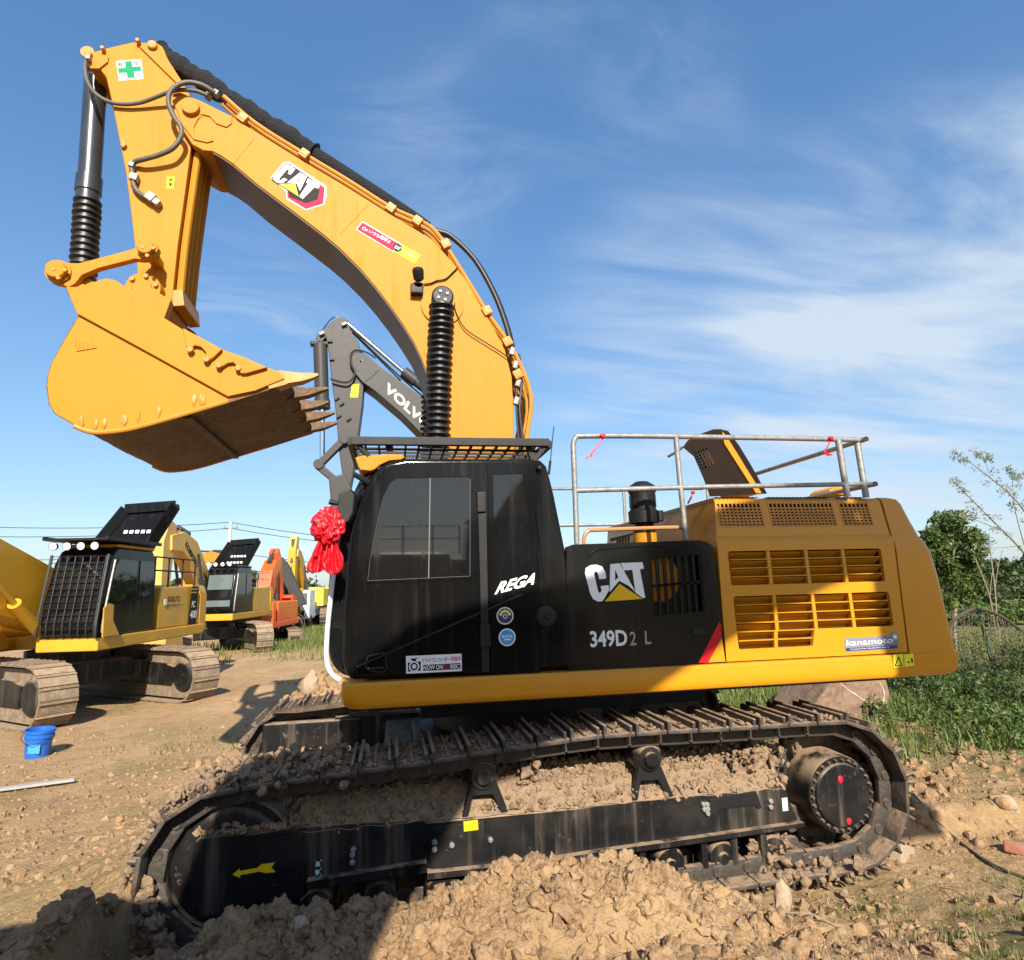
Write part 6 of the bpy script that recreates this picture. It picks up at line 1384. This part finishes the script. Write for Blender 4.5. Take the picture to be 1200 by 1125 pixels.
# ================================================================== loose soil
def ico(sub):
    tb = bmesh.new(); bmesh.ops.create_icosphere(tb, subdivisions=sub, radius=1); v = np.array([q.co[:] for q in tb.verts]); f = np.array([[q.index for q in a.verts] for a in tb.faces]); tb.free(); return v, f
def lump_bank(sub, n, amt):
    v, f = ico(sub); out = []
    for k in range(n):
        o = V((k * 3.7, k * 1.3, k * 2.1)); s = np.array([1 + amt * mnoise.noise(V(p) * 1.4 + o) + amt * 0.6 * mnoise.noise(V(p) * 3.3 + o) + amt * 0.42 * mnoise.noise(V(p) * 7 + o) + (amt * 0.22 * mnoise.noise(V(p) * 15 + o) if sub > 2 else 0) for p in v])
        out.append(v * s[:, None] * np.array([1, 0.85 + 0.1 * (k % 3), 0.72]))
    return out, f
BANK3 = lump_bank(4, 8, 0.55); BANK2 = lump_bank(2, 14, 0.55); BANK1 = lump_bank(1, 12, 0.6)
rng = np.random.RandomState(21)
def rots(n):
    q = rng.normal(size=(n, 4)); q /= np.linalg.norm(q, axis=1)[:, None]; w, x, y, z = q.T
    return np.stack([np.stack([1 - 2 * (y * y + z * z), 2 * (x * y - z * w), 2 * (x * z + y * w)], -1), np.stack([2 * (x * y + z * w), 1 - 2 * (x * x + z * z), 2 * (y * z - x * w)], -1), np.stack([2 * (x * z - y * w), 2 * (y * z + x * w), 1 - 2 * (x * x + y * y)], -1)], 1)
def scatter(name, pos, size, bank, m, label=None):
    vs, f = bank; n = len(pos); R = rots(n); k = rng.randint(0, len(vs), n); VV = np.stack(vs)[k] * size[:, None, None]
    VV = np.einsum('nij,nkj->nki', R, VV) + pos[:, None, :]; nv = VV.shape[1]
    F = f[None] + (np.arange(n) * nv)[:, None, None]
    o = mesh_np(name, VV.reshape(-1, 3), F.reshape(-1, 3), m, smooth=True)
    if len(vs[0]) < 100: o.data.set_sharp_from_angle(angle=math.radians(50))
    return tag(o, label, None, None, 'stuff')
CLOD = mat('soil_clod', (0.34, 0.212, 0.108), 0.93, var=[(1.1, 0.7, (0.43, 0.29, 0.155)), (3.1, 0.75, (0.23, 0.138, 0.074)), (9, 0.6, (0.20, 0.122, 0.068)), (34, 0.5, (0.44, 0.32, 0.20))], bump=(30, 0.9, 0.03), spec=0.2)
def rand_pos(n, x0, x1, y0, y1, dens=None, sink=0.0):
    x = rng.uniform(x0, x1, n); y = rng.uniform(y0, y1, n)
    if dens is not None: k = rng.rand(n) < dens(x, y); x, y = x[k], y[k]
    return np.stack([x, y, H(x, y) - sink], -1)
md = lambda x, y: np.clip(0.10 + 1.0 * np.exp(-((y + 2.35) / 0.5) ** 2) * np.interp(x, [-3, -2.2, 0.3, 1.4], [0.2, 1, 1, 0.1]), 0, 1) * (y < -1.72)
P_ = rand_pos(620, -2.9, 1.3, -3.6, -1.8, md); scatter('soil_clods', P_, 0.028 + 0.070 * rng.rand(len(P_)) ** 2.4, BANK3, CLOD, 'lumpy brown clods heaped along the near track')
P_ = rand_pos(15000, -3.6, 2.2, -3.9, -1.74, md); scatter('soil_crumbs', P_, 0.008 + 0.034 * rng.rand(len(P_)) ** 2.5, BANK1, CLOD, 'fine soil crumbs over the mound')
P_ = rand_pos(9000, -7, -1.1, -1.9, 6.5, lambda x, y: np.where((x > -2.75) & (y < -1.02), 0, np.clip(1.1 - 0.12 * np.hypot(x + 2, y + 2), 0.15, 1))); scatter('soil_crumbs', P_, 0.008 + 0.035 * rng.rand(len(P_)) ** 3, BANK1, CLOD, 'fine soil crumbs on the sunny ground left of the track')
P_ = rand_pos(3600, 0.9, 7.5, -3.8, 3.5, lambda x, y: np.where((np.abs(x) < 2.75) & (np.abs(np.abs(y) - 1.37) < 0.35), 0, np.clip(1.1 - 0.13 * np.hypot(x - 2.5, y + 1), 0.1, 1))); scatter('soil_crumbs', P_, 0.010 + 0.045 * rng.rand(len(P_)) ** 3, BANK1, CLOD, 'rubble and crumbs on the ground right of the track')
P_ = rand_pos(1500, 2.6, 6.4, -1.5, 2.6, lambda x, y: np.exp(-((x - 3.9) / 1.2) ** 2 - ((y + 0.1) / 1.2) ** 2)); scatter('rubble', P_, 0.018 + 0.06 * rng.rand(len(P_)) ** 2.6, BANK2, CLOD, 'pale rubble heap behind the track')
P_ = rand_pos(700, -3.4, -0.5, 1.9, 3.6, lambda x, y: np.exp(-((x + 1.8) / 1.0) ** 2)); scatter('soil_clods', P_, 0.03 + 0.08 * rng.rand(len(P_)) ** 2, BANK2, CLOD, 'dark clods heaped behind the far track')
# mud lying on the track frame and shoes
pos = []; size = []
for i in range(3600):
    x = rng.uniform(-1.72, 1.75); t = rng.rand(); y = -1.515 + 0.30 * t + rng.uniform(-0.01, 0.01); z = 0.655 + 0.23 * min(t / 0.9, 1)
    thick = 0.03 + 0.05 * vn(np.array([x * 2.2]), np.array([t * 3]))[0]; pos.append((x, y, z + rng.uniform(-0.01, thick))); size.append(0.008 + 0.026 * rng.rand() ** 2.5)
for i in range(700):
    x = rng.uniform(-2.36, -1.72); y = rng.uniform(-1.54, -1.2); pos.append((x, y, 0.715 + 0.01 * (x + 2.36) + rng.uniform(-0.015, 0.04) * (1 if y > -1.5 else 0.3))); size.append(0.008 + 0.022 * rng.rand() ** 2)
scatter('packed_mud', np.array(pos), np.array(size), BANK1, MUDM, 'dry mud lying on the track frame')
sheet = MB(); tb = bmesh.new(); nx_, ny_ = 150, 18; g_ = []
for i in range(nx_ + 1):
    row = []
    for j in range(ny_ + 1):
        x = -1.72 + 3.47 * i / nx_; t = j / ny_; h_ = 0.012 + 0.055 * math.sin(math.pi * min(1, t * 1.15 + 0.05)) * (0.5 + vn(np.array([x * 2.2]), np.array([t * 3]))[0]) + 0.02 * mnoise.noise(V((x * 9, t * 5, 0)))
        row.append(tb.verts.new((x, -1.522 + 0.30 * t, 0.652 + 0.245 * t + h_ * 0.8)))
    g_.append(row)
for i in range(nx_):
    for j in range(ny_): tb.faces.new((g_[i][j], g_[i + 1][j], g_[i + 1][j + 1], g_[i][j + 1]))
sheet._merge(tb); tag(sheet.build('packed_mud', MUDM, None, ang=180), 'sloping sheet of dry mud along the near track frame', kind='stuff')
pos = []; size = []
for i in range(4200):
    s_ = rng.uniform(0, 6.4); p = at(s_); k = rng.rand(); y = rng.uniform(-1.66, -1.08)
    fz = 1.5 if p[0] < -1.45 else (0.55 if p[0] < -0.6 else 0.40)
    if p[1] < 0.35 or rng.rand() > fz * (0.35 + vn(np.array([p[0] * 4]), np.array([y * 4]))[0]): continue
    cdir = np.array([p[0] + 2.14, p[1] - 0.5]); nn = cdir / np.linalg.norm(cdir) if p[0] < -2.14 else np.array([0, 1.0])
    e = rng.uniform(-0.01, 0.012 if p[0] > -1.45 else 0.06); pos.append((p[0] + nn[0] * e, y, p[1] + nn[1] * e)); size.append(0.007 + (0.03 if p[0] < -1.2 else 0.018) * rng.rand() ** 2.2)
scatter('packed_mud', np.array(pos), np.array(size), BANK1, MUDM, 'mud crumbs packed between the shoes of the near track')
pos = []; size = []
for (cx_, cy_, cz_, sx, sy, sz, n) in ((-1.62, -1.35, 1.05, 0.30, 0.24, 0.10, 160), (-2.0, -1.35, 1.03, 0.3, 0.26, 0.06, 160), (1.62, -1.35, 0.86, 0.25, 0.12, 0.10, 200), (1.62, -1.47, 0.24, 0.16, 0.06, 0.12, 130), (-1.75, -1.3, 0.84, 0.1, 0.1, 0.1, 60), (-0.16, -1.4, 0.9, 0.06, 0.06, 0.08, 40), (2.0, -1.55, 0.10, 0.5, 0.2, 0.08, 160), (-2.60, -1.60, 0.30, 0.05, 0.08, 0.20, 130), (-2.55, -1.66, 0.22, 0.12, 0.05, 0.16, 120)):
    p = rng.normal(size=(n, 3)) * 0.5; pos += list(p * np.array([sx, sy, sz]) + np.array([cx_, cy_, cz_])); size += list(0.010 + 0.036 * rng.rand(n) ** 2)
scatter('packed_mud', np.array(pos), np.array(size), BANK3[:1] and BANK2, MUDM, 'thick mud lumps stuck to the near track')

# ================================================================== plants
def leaves(name, centres, size, m, aspect=2.2, parent=None, droop=0.0):
    n = len(centres); a = rng.normal(size=(n, 3)); a[:, 2] -= droop; a /= np.linalg.norm(a, axis=1)[:, None]; b = rng.normal(size=(n, 3)); b -= a * (a * b).sum(1)[:, None]; b /= np.linalg.norm(b, axis=1)[:, None]
    L = (size * (0.6 + 0.8 * rng.rand(n)))[:, None]; Wd = L / aspect; c = np.asarray(centres); k = np.cross(a, b) * L * 0.12
    v = np.stack([c - a * L * 0.5, c + b * Wd * 0.5 + k, c + a * L * 0.5, c - b * Wd * 0.5 + k], 1)
    f = np.arange(n * 4).reshape(n, 4); return mesh_np(name, v.reshape(-1, 3), f, m, parent)
def clumps(n, blobs, shell=0.55):
    out = []
    w = np.array([b[3] * b[4] * b[5] for b in blobs]) ** 0.7; w /= w.sum()
    for b, k in zip(blobs, rng.multinomial(n, w)):
        d = rng.normal(size=(k, 3)); d /= np.linalg.norm(d, axis=1)[:, None]; r = shell + (1 - shell) * rng.rand(k)
        nz = 0.75 + 0.5 * np.array([mnoise.noise(V(p) * 2.2 + V(b[:3])) for p in d]); out.append(np.array(b[:3]) + d * (r * nz)[:, None] * np.array(b[3:6]))
    return np.concatenate(out)
def tree(name, label, cat, base, stems, blobs, nleaf, lsize, m, r0=0.05, group=None, aspect=2.2, droop=0.3):
    t = thing(name, label, cat, base, 0, group); q = MB()
    for pts, r in stems: q.tube(pts, (lambda rr: (lambda u: rr * (1 - 0.8 * u)))(r), 6, 3)
    q.build('trunk', BARK, t)
    o = leaves('crown', clumps(nleaf, blobs), np.full(nleaf, lsize), m, aspect, None, droop); o.parent = t; o.matrix_parent_inverse = Matrix.Translation(-V(base)); return t
# dense round tree right of the counterweight
TY = 8.5
b0 = pix(1112, 735, TY); c0 = pix(1116, 652, TY)
bl = []
for i in range(75):
    x, y = rng.uniform(1086, 1146), rng.uniform(606, 712)
    if abs(x - 1114) / 36 + abs(y - 655) / 75 > 1.15: continue
    p = pix(x, y, TY + rng.uniform(-0.6, 0.8)); r = rng.uniform(0.22, 0.45); bl.append((p.x, p.y, p.z, r, r, r * 0.9))
tree('bushy_tree', 'dense dark green bushy tree right behind the counterweight', 'tree', (b0.x, TY, Hs(b0.x, TY)), [([(b0.x, TY, Hs(b0.x, TY) - 0.1), tuple(c0 - V((0, 0, 0.5))), tuple(c0 + V((0.1, 0, 0.6)))], 0.08), ([tuple(c0 - V((0, 0, 0.8))), tuple(c0 + V((0.5, 0.2, 0.2)))], 0.04), ([tuple(c0 - V((0, 0, 0.9))), tuple(c0 + V((-0.4, 0.1, 0.2)))], 0.04)], bl, 15000, 0.12, LEAF, aspect=2.6)
# airy sapling leaning in from the right
SY_ = 7.2
def sp(x, y, d=0): return tuple(pix(x, y, SY_ + d))
base = pix(1262, 800, SY_); base.z = Hs(base.x, SY_)
st_ = [([tuple(base - V((0, 0, 0.1))), sp(1235, 700), sp(1200, 648), sp(1160, 607), (sp(1118, 565))], 0.045), ([sp(1232, 692), sp(1224, 640), sp(1192, 588), sp(1150, 552), sp(1125, 533)], 0.03), ([sp(1205, 655), sp(1190, 600), sp(1187, 570), sp(1185, 552)], 0.016), ([sp(1222, 640), sp(1215, 590), sp(1205, 560)], 0.016), ([sp(1175, 622), sp(1150, 612), sp(1130, 606)], 0.012), ([sp(1160, 560), sp(1156, 545), sp(1148, 535)], 0.010), ([sp(1190, 640), sp(1170, 642), sp(1145, 640)], 0.012)]
bl = []
for pts, r in st_:
    for a, b in zip(pts[1:], pts[2:] + pts[-1:]):
        for k in range(5): p = V(a).lerp(V(b), k / 5) + V(rng.normal(size=3) * 0.10); bl.append((p.x, p.y, p.z, 0.15, 0.15, 0.15))
tree('sapling', 'thin pale leafed sapling leaning in from the right edge against the sky', 'tree', tuple(base), st_, bl, 1500, 0.085, LEAF_P, aspect=3.5)
# bare stalks
for pts, lab in (([(1166, 735), (1160, 700), (1150, 672), (1143, 655)], 'bare pale stalk bending left above the net fence'), ([(1169, 730), (1166, 690), (1161, 650), (1159, 625)], 'bare upright stalk just right of the bent one')):
    ps = [pix(x, y, 6.3) for x, y in pts]; ps = [V((ps[0].x, 6.3, Hs(ps[0].x, 6.3)))] + ps
    tag(MB().tube(ps, 0.014, 5, 4).tube([ps[2], ps[2].lerp(ps[3], 0.5) + V((0.2, 0, 0.2)), ps[3] + V((0.35, 0, 0.1))], 0.008, 5, 3).build('plant_stalk', TWIG, None), lab, 'plant', 'dry stalks over the fence')
# net fence with creeper
FY = 5.6
fe = thing('net_fence', 'sagging wire net fence with green post and dry creeper at the right', 'fence', (11.2, FY, Hs(11.2, FY)))
MB().cyl(pix(1171, 812, FY), pix(1147, 716, FY), 0.035, n=10).build('fence_post', mat('green_post_paint', (0.02, 0.13, 0.07), 0.5), fe)
top = [(1102, 752), (1112, 735), (1124, 722), (1140, 714), (1155, 715), (1172, 722), (1190, 734), (1215, 752), (1260, 770)]
tops = [pix(x, y, FY + 0.15 * math.sin(x)) for x, y in top]
MB().tube(tops, 0.035, 6, 4).build('creeper_stem', mat('dark_creeper', (0.06, 0.05, 0.03), 0.9), fe)
q = MB(); n_ = 34
def topat(u): f = u * (len(tops) - 1); i = min(int(f), len(tops) - 2); return tops[i].lerp(tops[i + 1], f - i)
for i in range(n_): a = topat(i / (n_ - 1)); q.tube([a, V((a.x + 0.1 * math.sin(i), a.y + 0.08 * math.sin(i * 2.1), (a.z + Hs(a.x, a.y)) / 2)), V((a.x + 0.2, a.y, Hs(a.x, a.y)))], 0.006, 4, 2)
for j in range(9): q.tube([V((topat(u).x, topat(u).y + 0.03, Hs(topat(u).x, FY) + (topat(u).z - Hs(topat(u).x, FY)) * (j + 0.5) / 9.2)) for u in np.linspace(0, 1, 12)], 0.005, 4, 1)
q.build('fence_net', mat('rusty_wire', (0.16, 0.13, 0.09), 0.7), fe)
cc_ = []
for i in range(2600):
    a = topat(rng.rand()); z = Hs(a.x, a.y) + (a.z - Hs(a.x, a.y)) * rng.rand() ** 0.8; cc_.append((a.x + rng.normal() * 0.08, a.y + rng.normal() * 0.10, z))
o = leaves('creeper_leaves', np.array(cc_), np.full(len(cc_), 0.045), leafmat('creeper_leaf', (0.10, 0.085, 0.035), (0.10, 0.13, 0.045)), 1.8); o.parent = fe; o.matrix_parent_inverse = Matrix.Translation(-fe.location)
tag(MB().tube([pix(1090, 717, FY + 0.6), pix(1150, 718.5, FY + 0.6), pix(1260, 721, FY + 0.6)], 0.008, 5, 2).build('fence_wire', BLK_M, None), 'taut straight wire running past the top of the net fence', 'wire')
# weeds in front of the fence
def weeds(px, py, n, h, spread, m, lab):
    p = put(px, py); t = thing('weed_plant', lab, 'plant', (p.x, p.y, Hs(p.x, p.y)), 0, 'weeds under the fence'); q = MB(); cs = []
    for i in range(max(5, n // 70)):
        b = V((p.x + rng.normal() * spread, p.y + rng.normal() * spread * 0.6, 0)); b.z = Hs(b.x, b.y); hh = h * rng.uniform(0.5, 1.1); e = b + V((rng.normal() * 0.15, rng.normal() * 0.15, hh)); q.tube([b, b.lerp(e, 0.5) + V((0.03, 0, 0)), e], 0.006, 4, 2)
        for k in range(95): u = rng.rand() ** 0.7; c = b.lerp(e, u); cs.append(c + V(rng.normal(size=3) * (0.11 * (1.15 - u) + 0.02)))
    q.each('stem', mat('green_stem', (0.07, 0.10, 0.03), 0.7), t); o = leaves('leaf_cluster', np.array(cs), np.full(len(cs), 0.075), m, 3.0, None, 0.0); o.parent = t; o.matrix_parent_inverse = Matrix.Translation(-t.location)
for a in ((1062, 820, 2200, 0.55, 0.55, LEAF_D, 'dark weeds low beside the rusty bucket'), (1100, 812, 2400, 0.55, 0.6, LEAF_D, 'tall dark weeds under the left end of the net fence'), (1140, 830, 2200, 0.5, 0.6, LEAF, 'bright green weeds before the green fence post'),
          (1185, 835, 2200, 0.55, 0.7, LEAF_D, 'dark leafy weeds at the right edge below the fence'), (1100, 850, 1400, 0.4, 0.5, LEAF, 'short green weeds at the edge of the rubble'), (1180, 870, 1400, 0.4, 0.55, LEAF, 'short green weeds at the right edge above the cable'), (1210, 800, 2400, 0.75, 0.7, LEAF_D, 'leafy weeds half outside the right edge under the net fence'), (1078, 780, 2000, 0.6, 0.6, LEAF_D, 'weeds right below the rear corner of the counterweight')): weeds(*a)
# far wood and hedge on the horizon
def far_mass(name, lab, x0, x1, y, h, n, ls, m, depth=10):
    bl = []
    for i in range(n):
        x = rng.uniform(x0, x1); r = rng.uniform(0.5, 1.0) * h * 0.55; bl.append((x, y + rng.uniform(0, depth), Hs(x, y) + r * 0.6 + rng.uniform(0, h * 0.3), r * 1.5, r, r))
    c = clumps(n * 260, bl, 0.6); o = leaves(name, c, np.full(len(c), ls), m, 1.7); return tag(o, lab, None, None, 'stuff')
far_mass('wood', 'dark green far wood along the field on the right', 40, 170, 95, 6.0, 90, 1.0, LEAF_D)
far_mass('hedge', 'green hedge bank across the field on the right', 22, 60, 32, 1.9, 60, 0.32, LEAF_D, 5)
far_mass('hedge', 'lighter scrub in the field behind the fence', 16, 34, 17, 1.0, 50, 0.2, LEAF, 6)
far_mass('wood', 'far wood behind the parked machines', -110, 30, 120, 6.5, 80, 1.1, LEAF_D)
tb0 = pix(337, 705, 62)
tree('far_tree', 'round green tree far behind the orange arm', 'tree', (tb0.x, 62, Hs(tb0.x, 62)), [([(tb0.x, 62, Hs(tb0.x, 62)), (tb0.x, 62, 3.5)], 0.25)], [(pix(x, y, 62).x, 62 + dz, pix(x, y, 62).z, 1.5, 1.5, 1.3) for x, y, dz in ((331, 676, 0), (342, 672, .5), (337, 684, -.5), (346, 683, 0), (327, 688, 0))], 2600, 0.5, LEAF)
# grass
def grass(name, pos, h, m, lab, wid=0.006):
    n = len(pos); th = rng.uniform(0, 2 * np.pi, n); hh = h * (0.4 + 0.9 * rng.rand(n)); d = np.stack([np.cos(th), np.sin(th), 0 * th], -1); s = np.stack([-np.sin(th), np.cos(th), 0 * th], -1); w = (wid * (0.7 + 0.6 * rng.rand(n)))[:, None]; ln = (hh * rng.uniform(0.1, 0.7, n))[:, None]; up = np.array([0, 0, 1.0])[None]
    p0 = pos; p1 = pos + up * hh[:, None] * 0.6 + d * ln * 0.35; p2 = pos + up * hh[:, None] + d * ln
    v = np.stack([p0 - s * w, p0 + s * w, p1 + s * w * 0.8, p1 - s * w * 0.8, p2 + s * w * 0.15, p2 - s * w * 0.15], 1); b = (np.arange(n) * 6)[:, None]
    f = np.concatenate([b + np.array([[0, 1, 2, 3]]), b + np.array([[3, 2, 4, 5]])]); return tag(mesh_np(name, v.reshape(-1, 3), f, m), lab, None, None, 'stuff')
def gpos(n, x0, x1, y0, y1, dens):
    x = rng.uniform(x0, x1, n); y = rng.uniform(y0, y1, n); k = rng.rand(n) < dens(x, y); x, y = x[k], y[k]; return np.stack([x, y, H(x, y) - 0.005], -1)
off_track = lambda x, y: ~((np.abs(x) < 2.8) & (np.abs(np.abs(y) - 1.37) < 0.36))
grass('grass', gpos(16000, 0.3, 3.6, -3.9, -1.75, lambda x, y: grassiness(x, y) * sst(0.45, 0.62, fbm(x * 2.1, y * 2.1, 3)) * off_track(x, y)), 0.055, GRASSM, 'short grass tufts on the near ground right of the mound', 0.003)
grass('dry_grass', gpos(9000, 0.5, 5.5, -3.9, 0.5, lambda x, y: 0.7 * sst(0.42, 0.62, fbm(x * 1.7 + 5, y * 1.7, 3)) * off_track(x, y)), 0.06, STRAW, 'dry straw bits on the near ground', 0.0022)
grass('grass', gpos(90000, 3.2, 20, 0.5, 14, lambda x, y: grassiness(x, y) * np.clip(1.2 - 0.05 * np.hypot(x, y), 0.25, 1)), 0.22, GRASSM, 'grass and weeds at the edge of the field on the right', 0.009)
grass('grass', gpos(26000, -14, 2, 15, 34, lambda x, y: grassiness(x, y)), 0.30, GRASSM, 'grass between the parked machines', 0.014)
grass('grass', gpos(7000, -7.5, -2.2, 0.5, 12, lambda x, y: sst(0.66, 0.76, fbm(x * 0.9 + 11, y * 0.9 + 3, 3))), 0.075, GRASSM, 'sparse green tufts on the bare ground left of the track', 0.006)
grass('grass', gpos(22000, 3.0, 12, 3.0, 9, lambda x, y: 0.6 + 0 * x), 0.25, GRASSM, 'grass behind the big machine', 0.010)
q = MB()
for i in range(26):
    x, y = rng.uniform(0.6, 4.5), rng.uniform(-3.0, 0.4)
    if abs(x) < 2.8 and abs(y + 1.37) < 0.4: continue
    a = rng.uniform(0, 6.28); L = rng.uniform(0.1, 0.4); p = V((x, y, Hs(x, y) + 0.012)); e = p + V((math.cos(a) * L, math.sin(a) * L, 0)); e.z = Hs(e.x, e.y) + 0.02; q.tube([p, p.lerp(e, 0.5) + V((0.02, 0.02, 0.02)), e], 0.0035, 5, 2)
tag(q.build('dry_twigs', TWIG, None), 'dry twigs strewn over the near ground', None, None, 'stuff')
